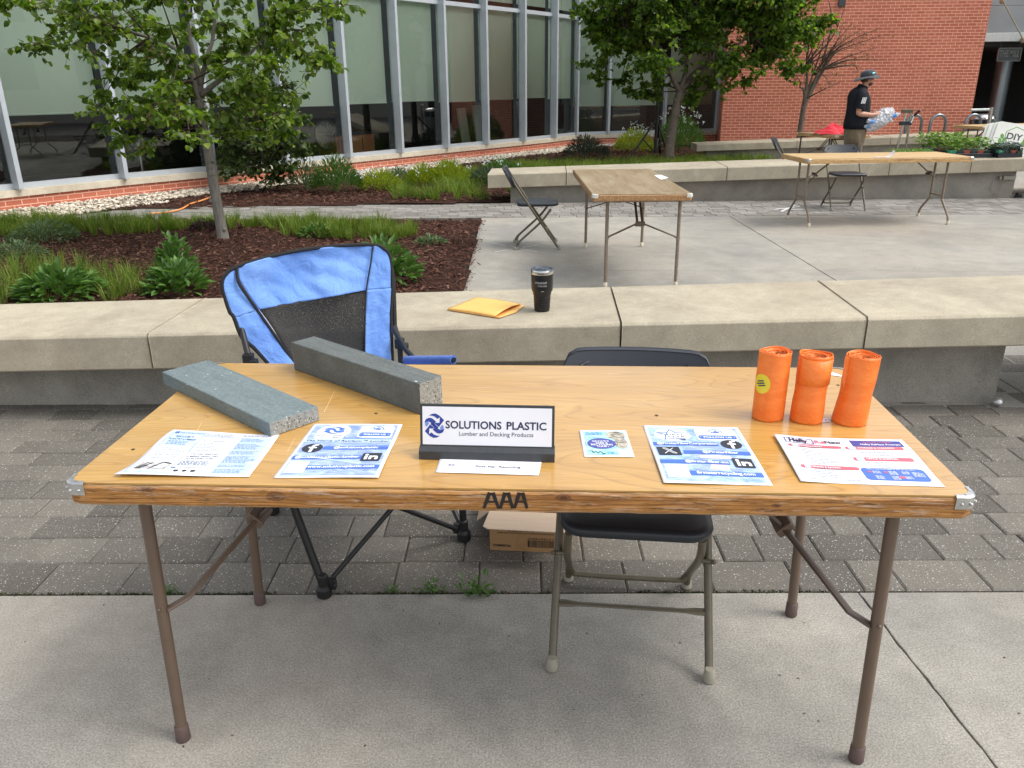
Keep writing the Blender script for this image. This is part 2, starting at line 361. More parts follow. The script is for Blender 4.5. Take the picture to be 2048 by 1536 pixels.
M['paper'] = plain('white_paper', (0.74, 0.75, 0.80), 0.55, var=0.02, scale=8, spec=0.3)
def m_print(name, a, b, sc=9):
    n = NT(name); f = n.noise(n.coord('Object', (1, 2.2, 1)), sc, 5, 0.6, 1.5); n.set(col=n.ramp(f, [(0.35, a), (0.65, b)]), rough=0.5, spec=0.3); return n.m
M['pr_blue'] = m_print('print_lavender_blue', (0.20, 0.27, 0.62), (0.42, 0.54, 0.84), 22)
M['pr_blue2'] = m_print('print_sky_blue', (0.20, 0.32, 0.72), (0.48, 0.64, 0.90), 22)
M['pr_pale'] = m_print('print_pale_blue', (0.42, 0.56, 0.84), (0.52, 0.66, 0.90), 9)
M['pr_band'] = plain('print_royal_blue', (0.060, 0.15, 0.50), 0.5, var=0.05)
M['pr_dark'] = plain('print_charcoal', (0.020, 0.024, 0.035), 0.5, var=0.05)
M['pr_grey'] = plain('print_grey_text', (0.07, 0.085, 0.12), 0.5, var=0.05)
M['pr_fine'] = plain('print_fine_grey', (0.20, 0.24, 0.34), 0.5, var=0.05)
M['pr_navy'] = plain('print_navy', (0.012, 0.018, 0.075), 0.45, var=0.05)
M['pr_navy2'] = plain('print_logo_blue', (0.02, 0.045, 0.27), 0.45, var=0.05)
M['pr_lblue'] = plain('print_logo_light_blue', (0.16, 0.26, 0.62), 0.45, var=0.05)
M['pr_pink'] = plain('print_coral', (0.62, 0.12, 0.16), 0.5, var=0.06)
M['pr_palepink'] = plain('print_pale_pink', (0.74, 0.58, 0.68), 0.5, var=0.04)
M['pr_purple'] = m_print('print_indigo', (0.045, 0.055, 0.25), (0.10, 0.10, 0.36), 20)
M['pr_white'] = plain('print_white', (0.80, 0.83, 0.88), 0.5, var=0.02)
M['pr_photo'] = m_print('print_photo_tones', (0.05, 0.05, 0.05), (0.6, 0.55, 0.45), 60)
M['pr_photo2'] = m_print('print_grey_photo', (0.10, 0.10, 0.11), (0.75, 0.74, 0.73), 35)
M['pr_teal'] = m_print('print_teal', (0.25, 0.62, 0.80), (0.50, 0.80, 0.82), 14)
def m_orange():
    n = NT('orange_plastic_film'); vec = n.coord('Object'); f = n.noise(n.coord('Object', (1, 1, 3)), 14, 5, 0.6, 0.8)
    c = n.ramp(f, [(0.3, (0.80, 0.155, 0.018)), (0.7, (0.90, 0.24, 0.04))])
    n.set(col=c, rough=0.38, spec=0.45); n.b.inputs['Subsurface Weight'].default_value = 0.0; n.b.inputs['Subsurface Radius'].default_value = (0.02, 0.006, 0.002); n.b.inputs['Subsurface Scale'].default_value = 0.4
    g = n.noise(n.coord('Object', (1, 1, 2.5)), 40, 4, 0.6, 1.5); n.bump(g, 0.35, 0.006); return n.m
M['orange'] = m_orange()
M['sticker'] = plain('yellow_sticker', (0.72, 0.60, 0.03), 0.35, var=0.05)
M['manila'] = plain('manila_paper', (0.76, 0.43, 0.12), 0.6, var=0.05, scale=10)
M['manila_in'] = plain('manila_inside', (0.72, 0.30, 0.06), 0.6, var=0.05)
M['tumbler'] = plain('matte_black_coating', (0.006, 0.006, 0.007), 0.38, var=0.1)
M['brushed'] = plain('brushed_steel', (0.62, 0.62, 0.62), 0.22, metal=1.0, var=0.08)
M['silver_ink'] = plain('engraved_silver', (0.42, 0.42, 0.42), 0.5)
def m_clear(name, col, alpha, rough=0.1):
    n = NT(name); n.set(col=col, rough=rough, spec=0.6); tr = n.n.new('ShaderNodeBsdfTransparent'); mx = n.n.new('ShaderNodeMixShader'); mx.inputs[0].default_value = alpha
    n.link(n.b.outputs[0], mx.inputs[1]); n.link(tr.outputs[0], mx.inputs[2]); n.link(mx.outputs[0], n.out.inputs[0]); return n.m
M['lid'] = m_clear('clear_lid', (0.10, 0.12, 0.16), 0.45, 0.08)
def m_cardboard(name, a):
    n = NT(name); f = n.noise(n.coord('Object', (1, 40, 1)), 6, 3); n.set(col=n.ramp(f, [(0.3, tuple(x*0.9 for x in a)), (0.7, a)]), rough=0.85, spec=0.2); return n.m
M['card'] = m_cardboard('brown_cardboard', (0.36, 0.21, 0.10)); M['card_in'] = m_cardboard('cardboard_inside', (0.50, 0.39, 0.29))
M['ink'] = plain('black_ink', (0.012, 0.009, 0.008), 0.6)
M['frame_black'] = plain('charcoal_plastic', (0.032, 0.036, 0.040), 0.45, var=0.15, scale=80)

def m_mulch(name='mulch_bed'):
    n = NT(name); vec = n.coord('Object', (1, 1, 1)); f = n.noise(vec, 28, 6, 0.75, 0.6); g = n.noise(vec, 2, 3)
    c = n.ramp(f, [(0.3, (0.014, 0.007, 0.005)), (0.5, (0.05, 0.022, 0.015)), (0.7, (0.10, 0.045, 0.03))])
    n.set(col=c, rough=0.95, spec=0.15); n.bump(f, 1.0, 0.03); return n.m
M['mulch'] = m_mulch()
def m_isl(name, stops, rough=0.85, trans=0.0, spec=0.2, var=0.0):
    n = NT(name); c = n.ramp(n.island(), stops)
    if var: c = n.mix(var, c, n.ramp(n.noise(n.coord('Object'), 1.1, 3), [(0.35, 0.25), (0.65, 0.75)]), 'OVERLAY')
    n.set(col=c, rough=rough, spec=spec)
    if trans:
        t = n.n.new('ShaderNodeBsdfTranslucent'); mx = n.n.new('ShaderNodeMixShader'); mx.inputs[0].default_value = trans
        cc = n.mix(1.0, c, (1.7, 1.9, 0.7), 'MULTIPLY'); n.link(cc, t.inputs['Color'])
        n.link(n.b.outputs[0], mx.inputs[1]); n.link(t.outputs[0], mx.inputs[2]); n.link(mx.outputs[0], n.out.inputs[0])
    return n.m
M['chips'] = m_isl('bark_chips', [(0.0, (0.03, 0.013, 0.009)), (0.45, (0.085, 0.036, 0.024)), (0.9, (0.12, 0.055, 0.038)), (0.99, (0.22, 0.13, 0.09))], 0.9)
M['pebbles'] = m_isl('river_pebbles', [(0.0, (0.14, 0.12, 0.10)), (0.3, (0.36, 0.30, 0.23)), (0.6, (0.55, 0.48, 0.38)), (1.0, (0.72, 0.66, 0.56))], 0.7)
M['leaf1'] = m_isl('redbud_leaf', [(0.0, (0.035, 0.070, 0.010)), (0.5, (0.095, 0.165, 0.018)), (1.0, (0.20, 0.27, 0.035))], 0.45, 0.45, 0.4, 0.3)
M['leaf2'] = m_isl('maple_leaf', [(0.0, (0.028, 0.062, 0.010)), (0.6, (0.090, 0.165, 0.020)), (1.0, (0.20, 0.27, 0.035))], 0.5, 0.5, 0.35, 0.4)
M['leaf_shrub'] = m_isl('shrub_leaf', [(0.0, (0.028, 0.055, 0.014)), (0.7, (0.06, 0.10, 0.022)), (1.0, (0.12, 0.17, 0.035))], 0.5, 0.25, 0.35, 0.3)
M['leaf_herb'] = m_isl('herb_leaf', [(0.0, (0.05, 0.11, 0.025)), (1.0, (0.11, 0.21, 0.05))], 0.5, 0.2, 0.3)
M['leaf_grey'] = m_isl('grey_green_leaf', [(0.0, (0.07, 0.12, 0.055)), (1.0, (0.14, 0.20, 0.10))], 0.7, 0.15, 0.2)
M['leaf_sparse'] = m_isl('olive_leaf', [(0.0, (0.10, 0.11, 0.035)), (1.0, (0.20, 0.18, 0.07))], 0.6, 0.3)
M['leaf_lav'] = m_isl('lavender_leaf', [(0.0, (0.035, 0.06, 0.04)), (0.8, (0.075, 0.11, 0.07)), (1.0, (0.10, 0.07, 0.10))], 0.8, 0.1)
M['leaf_yellow'] = m_isl('spurge_leaf', [(0.0, (0.14, 0.20, 0.02)), (1.0, (0.32, 0.36, 0.03))], 0.6, 0.3)
M['leaf_purple'] = m_isl('dark_purple_leaf', [(0.0, (0.03, 0.015, 0.02)), (1.0, (0.07, 0.035, 0.045))], 0.7, 0.1)
M['seedling'] = m_isl('seedling_leaf', [(0.0, (0.08, 0.16, 0.03)), (1.0, (0.22, 0.34, 0.08))], 0.5, 0.25)
M['kale'] = m_isl('kale_leaf', [(0.0, (0.06, 0.09, 0.08)), (1.0, (0.14, 0.18, 0.16))], 0.6, 0.1)
M['grass'] = m_isl('sedge_blade', [(0.0, (0.06, 0.115, 0.014)), (0.7, (0.13, 0.205, 0.025)), (1.0, (0.28, 0.27, 0.07))], 0.6, 0.3, 0.25, 0.35)
M['flower'] = m_isl('pale_flower', [(0.0, (0.45, 0.50, 0.62)), (1.0, (0.75, 0.78, 0.85))], 0.6, 0.2)
M['seedpod'] = m_isl('dried_blossom', [(0.0, (0.18, 0.10, 0.07)), (1.0, (0.35, 0.24, 0.16))], 0.8)
def m_bark(name, a, b):
    n = NT(name); f = n.noise(n.coord('Object', (8, 8, 1.5)), 6, 5, 0.7); g = n.noise(n.coord('Object', (1, 1, 8)), 5, 3)
    c = n.ramp(f, [(0.3, a), (0.7, b)]); c = n.mix(n.ramp(g, [(0.62, 0.0), (0.7, 0.6)]), c, tuple(x*0.4 for x in a)); n.set(col=c, rough=0.85, spec=0.2); n.bump(f, 0.6, 0.01); return n.m
M['bark'] = m_bark('smooth_grey_bark', (0.13, 0.118, 0.10), (0.25, 0.23, 0.20)); M['twig'] = m_bark('brown_twig', (0.05, 0.035, 0.025), (0.10, 0.07, 0.05))
M['bark2'] = m_bark('grey_brown_bark', (0.10, 0.082, 0.065), (0.19, 0.155, 0.125))
M['alu'] = plain('silver_mullion_paint', (0.46, 0.50, 0.54), 0.4, metal=0.2, var=0.06, scale=5)
M['sill'] = m_concrete('sill_stone', (0.50, 0.44, 0.34), (0.60, 0.54, 0.43), 0.4, 1.0, 0.1)
def m_shade():
    n = NT('roller_shade_cloth'); vec = n.coord('Object'); f = n.noise(vec, 1.2, 4, 0.6); c = n.ramp(f, [(0.3, (0.74, 0.80, 0.70)), (0.7, (0.80, 0.85, 0.76))])
    n.set(col=c, rough=0.9, spec=0.1); n.bump(n.noise(n.coord('Object', (1, 1, 30)), 6, 2), 0.15, 0.01); return n.m
M['shade'] = m_shade()
def m_glass():
    n = NT('green_tinted_glass'); n.n.remove(n.b); n.b = None
    tr = n.n.new('ShaderNodeBsdfTransparent'); tr.inputs[0].default_value = (0.90, 0.96, 0.92, 1)
    gl = n.n.new('ShaderNodeBsdfGlossy'); gl.inputs['Color'].default_value = (0.85, 0.9, 0.88, 1); gl.inputs['Roughness'].default_value = 0.015
    fr = n.n.new('ShaderNodeFresnel'); fr.inputs[0].default_value = 1.62
    nz = n.noise(n.coord('Object'), 1.4, 2); bp = n.node('ShaderNodeBump', Strength=0.02, Distance=0.02); n.link(nz, bp.inputs['Height']); n.link(bp.outputs[0], gl.inputs['Normal'])
    k = n.math('MULTIPLY_ADD', fr.outputs[0], 1.0, 0.05)
    mx = n.n.new('ShaderNodeMixShader'); n.link(k, mx.inputs[0]); n.link(tr.outputs[0], mx.inputs[1]); n.link(gl.outputs[0], mx.inputs[2]); n.link(mx.outputs[0], n.out.inputs[0]); return n.m
M['glass'] = m_glass()
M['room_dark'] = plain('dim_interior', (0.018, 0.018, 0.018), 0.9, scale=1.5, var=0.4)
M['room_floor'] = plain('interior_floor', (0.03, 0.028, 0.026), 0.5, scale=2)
M['cabinet'] = plain('cherry_cabinet', (0.30, 0.11, 0.05), 0.5)
M['fascia'] = plain('grey_metal_panel', (0.26, 0.28, 0.29), 0.45, metal=0.3, var=0.08, scale=2)
M['fascia_lt'] = plain('pale_metal_trim', (0.52, 0.56, 0.55), 0.4, metal=0.2, var=0.1)
M['col_metal'] = plain('column_metal', (0.22, 0.26, 0.28), 0.28, metal=0.8, var=0.1, scale=3)
M['pale_wall'] = plain('pale_render_wall', (0.55, 0.53, 0.48), 0.9, scale=0.4)
M['dark_win'] = plain('dark_window', (0.03, 0.035, 0.04), 0.15)
M['skin'] = plain('skin', (0.50, 0.26, 0.18), 0.55, var=0.08, scale=20)
M['beard'] = plain('brown_beard', (0.09, 0.04, 0.022), 0.9, var=0.3, scale=150)
M['shirt'] = m_cloth('black_polo_cloth', (0.005, 0.006, 0.010), (0.010, 0.012, 0.018), 300); M['shirt'].node_tree.nodes['Principled BSDF'].inputs['Sheen Weight'].default_value = 0.0
M['khaki'] = m_cloth('khaki_cloth', (0.13, 0.095, 0.06), (0.19, 0.145, 0.095), 300)
M['hat'] = m_cloth('charcoal_hat_cloth', (0.032, 0.037, 0.043), (0.055, 0.062, 0.072), 300)
M['white'] = plain('white_paint', (0.75, 0.75, 0.74), 0.5, var=0.04)
M['mirror_lens'] = plain('teal_mirror_lens', (0.25, 0.65, 0.7), 0.08, metal=0.9)
M['red_cloth'] = m_cloth('red_cloth', (0.55, 0.015, 0.03), (0.72, 0.03, 0.05), 300)
M['bag'] = m_clear('clear_plastic_film', (0.78, 0.80, 0.84), 0.50, 0.12)
_t = M['bag'].node_tree; _v = _t.nodes.new('ShaderNodeTexVoronoi'); _v.inputs['Scale'].default_value = 22; _c = _t.nodes.new('ShaderNodeTexCoord'); _t.links.new(_c.outputs['Object'], _v.inputs['Vector']); _b = _t.nodes.new('ShaderNodeBump'); _b.inputs['Strength'].default_value = 1.0; _b.inputs['Distance'].default_value = 0.03; _t.links.new(_v.outputs[0], _b.inputs['Height']); _t.links.new(_b.outputs[0], _t.nodes['Principled BSDF'].inputs['Normal'])
M['bluelabel'] = plain('blue_bottle_label', (0.08, 0.25, 0.62), 0.4)
M['bottle'] = m_clear('clear_bottle', (0.70, 0.76, 0.82), 0.5, 0.05)
M['signboard'] = plain('white_corrugated_board', (0.72, 0.72, 0.66), 0.6, var=0.05, scale=4)
M['sign_green'] = plain('sign_green', (0.13, 0.30, 0.06), 0.6); M['sign_dark'] = plain('sign_charcoal', (0.05, 0.055, 0.05), 0.6)
M['pot_red'] = plain('terracotta_plastic', (0.42, 0.09, 0.06), 0.5); M['pot_green'] = plain('green_plastic', (0.05, 0.36, 0.20), 0.5); M['pot_dark'] = plain('dark_green_plastic', (0.03, 0.06, 0.055), 0.5)
M['cord'] = plain('orange_cord', (0.85, 0.32, 0.10), 0.5)
M['chalk'] = plain('white_chalk', (0.62, 0.62, 0.62), 0.95, var=0.3, scale=80)
M['foil'] = plain('crumpled_foil', (0.5, 0.5, 0.5), 0.3, metal=0.6, bump=0.5)
# ================================================================== SETTING
def slab_mesh(name, polys, z0, z1, mat, kind='structure', bevel=0.004):
    b = MB()
    for P in polys: b.prism(P, z0, z1)
    o = b.build(name, mat, bevel=bevel); return tag(o, kind=kind)
g = MB(); g.quad((-300, -200, -0.06), (300, -200, -0.06), (300, 400, -0.06), (-300, 400, -0.06)); tag(g.build('ground', M['ground']), kind='structure')
# joints / bedding dirt under the paving
g = MB(); g.quad((-14, -8, -0.03), (14, -8, -0.03), (14, 8.9, -0.03), (-14, 8.9, -0.03)); tag(g.build('bedding', M['dirt']), kind='structure')

def eN(x): return 0.70+0.042*x         # front edge of the paver strip
def crk(y, dx=0.0):                     # ragged joint in the near slab
    return 1.045-0.11*(y-0.73)+0.0012*sin(23*y)+0.0009*sin(71*y+1)+0.0009*sin(190*y)+dx
ys = [eN(1.1)-0.012-0.035*i for i in range(0, 90)]
left = [(crk(y, -0.0025-0.001*sin(41*y)), y) for y in ys]; right = [(crk(y, 0.0028+0.0012*sin(57*y)), y) for y in ys]
yb = ys[-1]
slab_mesh('concrete_slab', [[(-7, eN(-7)-0.012), (-7, yb)]+[(p[0], p[1]) for p in left[::-1]], right+[(8, yb), (8, eN(8)-0.012)]], -0.028, 0.0, M['concrete'], bevel=0.003)

# near strip of large speckled pavers, laid in rows of mixed lengths
R = random.Random(3); b = MB()
rows = [0.0, 0.172, 0.333, 0.482, 0.622, 0.768, 0.914, 1.038, 1.16, 1.283, 1.405, 1.54, 1.7, 1.85, 2.0, 2.15, 2.3]
ca, sa = cos(0.042), sin(0.042)
for i in range(len(rows)-1):
    x = -5.2-R.random()*0.3
    while x < 5.6:
        L = R.choice((0.13, 0.20, 0.20, 0.27, 0.27)); x0, x1 = x+0.0012, x+L-0.0012; y0, y1 = rows[i]+0.001, rows[i+1]-0.001
        P = [(px*ca-(py+0.70)*sa, px*sa+(py+0.70)*ca) for px, py in ((x0, y0), (x1, y0), (x1, y1), (x0, y1))]
        zz = R.uniform(-0.002, 0.002); c = 0.006
        cx_, cy_ = sum(p[0] for p in P)/4, sum(p[1] for p in P)/4
        Q = [(p[0]+(cx_-p[0])*c/abs(L/2), p[1]+(cy_-p[1])*c/0.08) for p in P]
        vs = [(p[0], p[1], -0.025) for p in P]+[(p[0], p[1], zz-0.005) for p in P]+[(p[0], p[1], zz) for p in Q]
        b.add(vs, [(8, 9, 10, 11)]+[(k, (k+1) % 4, 4+(k+1) % 4, 4+k) for k in range(4)]+[(4+k, 4+(k+1) % 4, 8+(k+1) % 4, 8+k) for k in range(4)])
        x += L
tag(b.build('paver_strip', M['paver']), kind='structure')

# far plaza slab with joints
xl = lambda y: -0.60-0.045*(y-4.645)     # edge against the mulch
jx = lambda y: 2.208-0.047*(y-8.4)
def band(y0, y1, x0f, x1f): return [(x0f(y0), y0), (x1f(y0), y0), (x1f(y1), y1), (x0f(y1), y1)]
polys = []
for (ya, yb2) in ((2.3, 5.36), (5.366, 8.27)):
    polys.append([(xl(ya), ya), (jx(ya)-0.004, ya), (jx(yb2)-0.004, yb2+0.12*(yb2 > 8)), (xl(yb2), yb2)])
    polys.append([(jx(ya)+0.004, ya), (9.5, ya+0.3*(ya > 5)*0), (9.5, yb2+0.42*(yb2 > 8)), (jx(yb2)+0.004, yb2+0.12*(yb2 > 8))])
slab_mesh('plaza', polys, -0.028, 0.0, M['plaza'])
# court behind the second bench
slab_mesh('court', [[(2.9, 10.2), (16, 11), (16, 26), (2.9, 16.2)]], -0.05, -0.004, M['plaza'])

# far path of small pavers
R = random.Random(5); b = MB()
nfar = 10
def yfar(x): return 9.45+0.06*(x+0.55) if x > -0.55 else 9.45-0.115*(-0.55-x)*0.6
def ynear(x): return 8.275+0.042*(x+0.75)
for i in range(nfar):
    x = -7.4-R.random()*0.2
    while x < 7.6:
        L = R.choice((0.14, 0.21, 0.21)); xm = x+L/2
        y0 = ynear(x)+(yfar(x)+0.12-ynear(x))*i/nfar; y1 = ynear(x)+(yfar(x)+0.12-ynear(x))*(i+1)/nfar
        zz = 0.001+R.uniform(-0.0015, 0.0015)
        b.prism([(x+0.004, y0+0.003), (x+L-0.004, y0+0.003), (x+L-0.004, y1-0.003), (x+0.004, y1-0.003)], -0.025, zz); x += L
tag(b.build('path', M['paver_far']), kind='structure')
g = MB(); g.quad((-14, 8.0, -0.034), (14, 8.0, -0.034), (14, 10.3, -0.034), (-14, 10.3, -0.034)); tag(g.build('path_bedding', M['dirt']), kind='structure')

# ------------------------------------------------------------------ planting beds: mulch, chips, pebbles
NEARBED = [(-8.5, 2.7), (-0.52, 2.75), (-0.60, 4.645), (-0.755, 8.10), (-8.5, 7.92)]
def hump(x, y, s=1.0): return s*(0.03*mnoise.noise(V((x*0.7, y*0.7, 2)))+0.012*mnoise.noise(V((x*4, y*4, 7))))
def bed(name, P, z, step, parent=None):
    xs = [p[0] for p in P]; ys_ = [p[1] for p in P]; b = MB()
    nx = int((max(xs)-min(xs))/step); ny = int((max(ys_)-min(ys_))/step); idx = {}
    for j in range(ny+1):
        for i in range(nx+1):
            x = min(xs)+i*step; y = min(ys_)+j*step
            idx[i, j] = len(b.v); b.v.append((x, y, z+hump(x, y)))
    for j in range(ny):
        for i in range(nx):
            x = min(xs)+(i+.5)*step; y = min(ys_)+(j+.5)*step
            if in_poly(x, y, P): b.f.append([idx[i, j], idx[i+1, j], idx[i+1, j+1], idx[i, j+1]]); b.uv.append([(0, 0)]*4); b.mi.append(0)
    return tag(b.build(name, M['mulch'], smooth=True), kind='structure')
bed('planting_bed', NEARBED, 0.012, 0.07)
def gy(px_x): return 0
# wall foot line in plan (sill points) -> used for plinth, gravel and far bed
WALL = [(-8.85, 5.9), (-7.73, 7.70), (-6.905, 8.983), (-6.122, 10.219), (-5.271, 11.347), (-4.484, 12.56), (-3.664, 13.68), (-2.91, 14.80), (-2.145, 15.948), (-1.394, 17.06), (-0.61, 18.18), (0.11, 19.29), (0.72, 20.42)]
WALL2 = [(0.72, 20.42), (1.555, 20.76), (3.091, 21.36), (4.587, 21.93)]
def offs(P, d):
    out = []
    for i, p in enumerate(P):
        a = V(P[max(i-1, 0)]+(0,)); c = V(P[min(i+1, len(P)-1)]+(0,)); t = (c-a).normalized(); n_ = V((t.y, -t.x, 0)); out.append((p[0]+n_.x*d, p[1]+n_.y*d))
    return out
FARBED = offs(WALL, 0.62)[1:-1]+[(1.4, 19.9), (4.2, 20.8), (4.3, 16.4), (3.2, 15.9), (3.2, 10.6), (-0.4, 10.4), (-0.45, 9.62), (-0.9, 9.50), (-3.9, 9.22), (-5.6, 8.95)]
bed('far_planting_bed', FARBED, 0.004, 0.12)
PEB = WALL[1:]+[(4.2, 21.5), (4.2, 20.9), (1.3, 20.0)]+offs(WALL, 0.62)[1:-1][::-1]
def gravel():
    # countless rounded stones, one object
    R = random.Random(11); b = MB(); ico_v = []; P = WALL[1:]+[(2.8, 21.2)]; Q = offs(WALL, 0.75)[1:]+[(3.1, 20.5)]
    mV = []; mF = []
    base = bpy.data.meshes.new('tmp'); import bmesh
    bm = bmesh.new(); bmesh.ops.create_icosphere(bm, subdivisions=1, radius=1.0); bv = np.array([v.co[:] for v in bm.verts]); bf = np.array([[v.index for v in f.verts] for f in bm.faces]); bm.free(); bpy.data.meshes.remove(base)
    vs = []; fs = []; n = 0
    for i in range(len(P)-1):
        far = P[i][1] > 13
        for k in range(1050 if not far else 620):
            u = R.random(); v = R.random()
            if i in (1, 2, 3) and v > 0.8 and R.random() < .2: pass
            a = V(P[i]+(0,)).lerp(V(P[i+1]+(0,)), u); c = V(Q[i]+(0,)).lerp(V(Q[i+1]+(0,)), u); wd = 1.45 if i < 2 else 1.0
            p = a.lerp(c, v*wd*(1+0.06*sin(u*9)))
            s = R.uniform(0.014, 0.034)*(1.15 if far else 1.0)
            A = np.array(Matrix.Rotation(R.uniform(0, 6.28), 3, 'Z') @ Matrix.Rotation(R.uniform(-.4, .4), 3, 'X'))
            w_ = (bv*np.array([s*R.uniform(.9, 1.4), s*R.uniform(.8, 1.1), s*0.6])) @ A.T + np.array([p.x, p.y, 0.010+R.uniform(0, 0.022)])
            vs.append(w_); fs.append(bf+n*len(bv)); n += 1
    o = npmesh('gravel', np.concatenate(vs), np.concatenate(fs), M['pebbles'], smooth=True); tag(o, 'cream and grey river stones along the foot of the brick plinth', 'gravel', kind='stuff')
gravel()
def chips():
    R = np.random.RandomState(4); R2 = random.Random(9); vs = []; 
    pts = scatter(NEARBED, 34000, R2); sc = [1.0]*len(pts)
    p2 = scatter([(-5.6, 9.0), (-3.9, 9.27), (-0.7, 9.6), (0, 10.4), (0.5, 13), (3, 15), (4, 17), (1.2, 19.5), (-1, 16.3), (-3, 13.0), (-4.6, 10.8)], 12000, R2)
    # a few strays over the slab edge
    st = [(xl(y)+abs(R.normal(0, 0.03)), y) for y in R.uniform(2.9, 8.1, 260)]
    pts += p2+st; sc += [1.35]*len(p2)+[0.8]*len(st)
    n = len(pts); P = np.array(pts); z = np.array([0.022+hump(x, y) for x, y in pts]); z[-260:] = 0.012
    a = R.uniform(0, 2*np.pi, n); L = R.uniform(0.008, 0.028, n)*np.array(sc); W = R.uniform(0.003, 0.008, n)*np.array(sc); tz = R.normal(0, 0.28, n); tw = R.normal(0, 0.5, n)
    d = np.stack([np.cos(a)*np.cos(tz), np.sin(a)*np.cos(tz), np.sin(tz)], 1)*L[:, None]; s = np.stack([-np.sin(a)*np.cos(tw), np.cos(a)*np.cos(tw), np.sin(tw)], 1)*W[:, None]
    c = np.stack([P[:, 0], P[:, 1], z+R.uniform(0, 0.012, n)], 1)
    v = np.stack([c-d-s, c+d-s*.6, c+d+s, c-d+s*.8], 1).reshape(-1, 3); f = np.arange(4*n).reshape(-1, 4)
    o = npmesh('bark_mulch', v, f, M['chips']); tag(o, 'dark brown shredded bark mulch chips over the planting beds', 'mulch', kind='stuff')
chips()

# ------------------------------------------------------------------ stone benches
def bench(name, label, fr, bk, joints, zt, zb, by, bx, base_back, end_bevel=0.0):
    """fr/bk: functions x->y for front/back edge; zt/zb: x->height of seat top/underside; joints: list of x cuts"""
    t = thing(name, label, 'bench')
    for i in range(len(joints)-1):
        a, c = joints[i]+0.004, joints[i+1]-0.004; ch = 0.012; b = MB()
        n = 6; prof = []
        for k in range(n+1):
            x = a+(c-a)*k/n; sk = 0.10*(0 if True else 1)
            prof.append((x, fr(x), bk(x), zt(x), zb(x)))
        ringn = 8; vs = []
        for (x, yf, yb_, z1, z0) in prof:
            xb = x+ (bk_shift(x) if False else 0)
            ring = [(x, yf+0.006, z0), (x, yf, z0+0.008), (x, yf, z1-ch), (x, yf+ch, z1), (x, yb_-ch, z1), (x, yb_, z1-ch), (x, yb_, z0+0.008), (x, yb_-0.006, z0)]
            vs += ring
        fs = [(k*8+j, k*8+(j+1) % 8, (k+1)*8+(j+1) % 8, (k+1)*8+j) for k in range(n) for j in range(8)]
        fs += [tuple(range(8)), tuple(n*8+j for j in range(8))[::-1]]
        b.add(vs, fs); b.build('seat_slab', M['stone'], t, bevel=0.003)
    b = MB(); x0, x1 = bx; n = 10; vs = []
    for k in range(n+1):
        x = x0+(x1-x0)*k/n; vs += [(x, by(x), -0.03), (x, by(x), zb(x)+0.003), (x, base_back(x), zb(x)+0.003), (x, base_back(x), -0.03)]
    fs = [(k*4+j, k*4+(j+1) % 4, (k+1)*4+(j+1) % 4, (k+1)*4+j) for k in range(n) for j in range(4)]+[(0, 1, 2, 3), (n*4+3, n*4+2, n*4+1, n*4)]
    b.add(vs, fs); b.build('base_wall', M['base'], t)
    return t
B1 = bench('stone_bench', 'long cast stone bench on a grey concrete base right behind the near table', lambda x: 2.09+0.035*x, lambda x: 2.80+0.055*x, [-5.2, -1.775, 0.402, 1.512, 3.75],
      lambda x: 0.462+0.019*x, lambda x: (0.285+0.017*x)+(0.03 if x > 0.4 else 0), lambda x: 2.29+0.034*x, (-5.2, 2.275), lambda x: 2.72+0.05*x)
def rub(): pass
B2 = bench('stone_bench', 'cast stone bench across the plaza with seedling trays on its right end', lambda x: 9.49+0.06*(x+0.55), lambda x: 10.33+0.085*(x+0.55), [-0.775, 0.272, 2.41, 4.57, 5.655, 8.2],
      lambda x: 0.386+0.0205*(x+0.77), lambda x: 0.205+0.0215*(x+0.77), lambda x: 9.66+0.055*(x+0.55), (-0.48, 6.36), lambda x: 10.2+0.08*(x+0.55))
B3 = bench('stone_bench', 'farthest cast stone bench, low in front of the big red brick wall', lambda x: 15.6+0*x, lambda x: 16.35, [3.005, 5.0, 6.83, 7.81, 11.0],
      lambda x: 0.338+0.033*(x-3.0), lambda x: 0.205+0.029*(x-3.0), lambda x: 15.78, (3.25, 11.0), lambda x: 16.2)
# outlet box and hanging cable on the second bench
b = MB(); p0 = D(1995, 352, 10.02)
b.box(p0+V((0.14, -0.03, -0.02)), (0.16, 0.05, 0.05)); b.box(p0+V((0.02, -0.03, -0.02)), (0.03, 0.05, 0.04)); b.build('outlet_box', M['foot_grey'], B2, bevel=0.004)
b = MB(); c0 = D(1993, 352, 10.0); b.tube(smooth_path([D(x, y, 10.0) for x, y in ((1998, 352), (1988, 362), (1982, 375), (1985, 384), (1994, 386), (2001, 378), (2002, 366), (1999, 352))]), 0.004, 6); b.build('cable', M['foot_grey'], B2)
b = MB(); q = D(2038, 390, 10.0); b.box(q, (0.07, 0.07, 0.04), Matrix.Rotation(0.4, 3, 'Y')); b.box(q+V((-.03, 0, -.03)), (0.05, 0.05, 0.04)); tag(b.build('cable_plug', M['black_metal'], bevel=0.006), 'small black plug block on the ground at the right end of the far bench', 'plug')
q = G(1988, 801, 0.02); b = MB(); b.ball(q+V((0, -.03, .005)), 0.026, 12, 9, 1, 1, .85); o = b.build('crumpled_foil', M['foil'], smooth=True); tag(o, 'crumpled silvery wad on the pavers at the foot of the near stone bench', 'litter')
for v in o.data.vertices: v.co += V((0.006*mnoise.noise(v.co*90), 0.006*mnoise.noise(v.co*90+V((5, 0, 0))), 0.005*mnoise.noise(v.co*90+V((0, 5, 0)))))

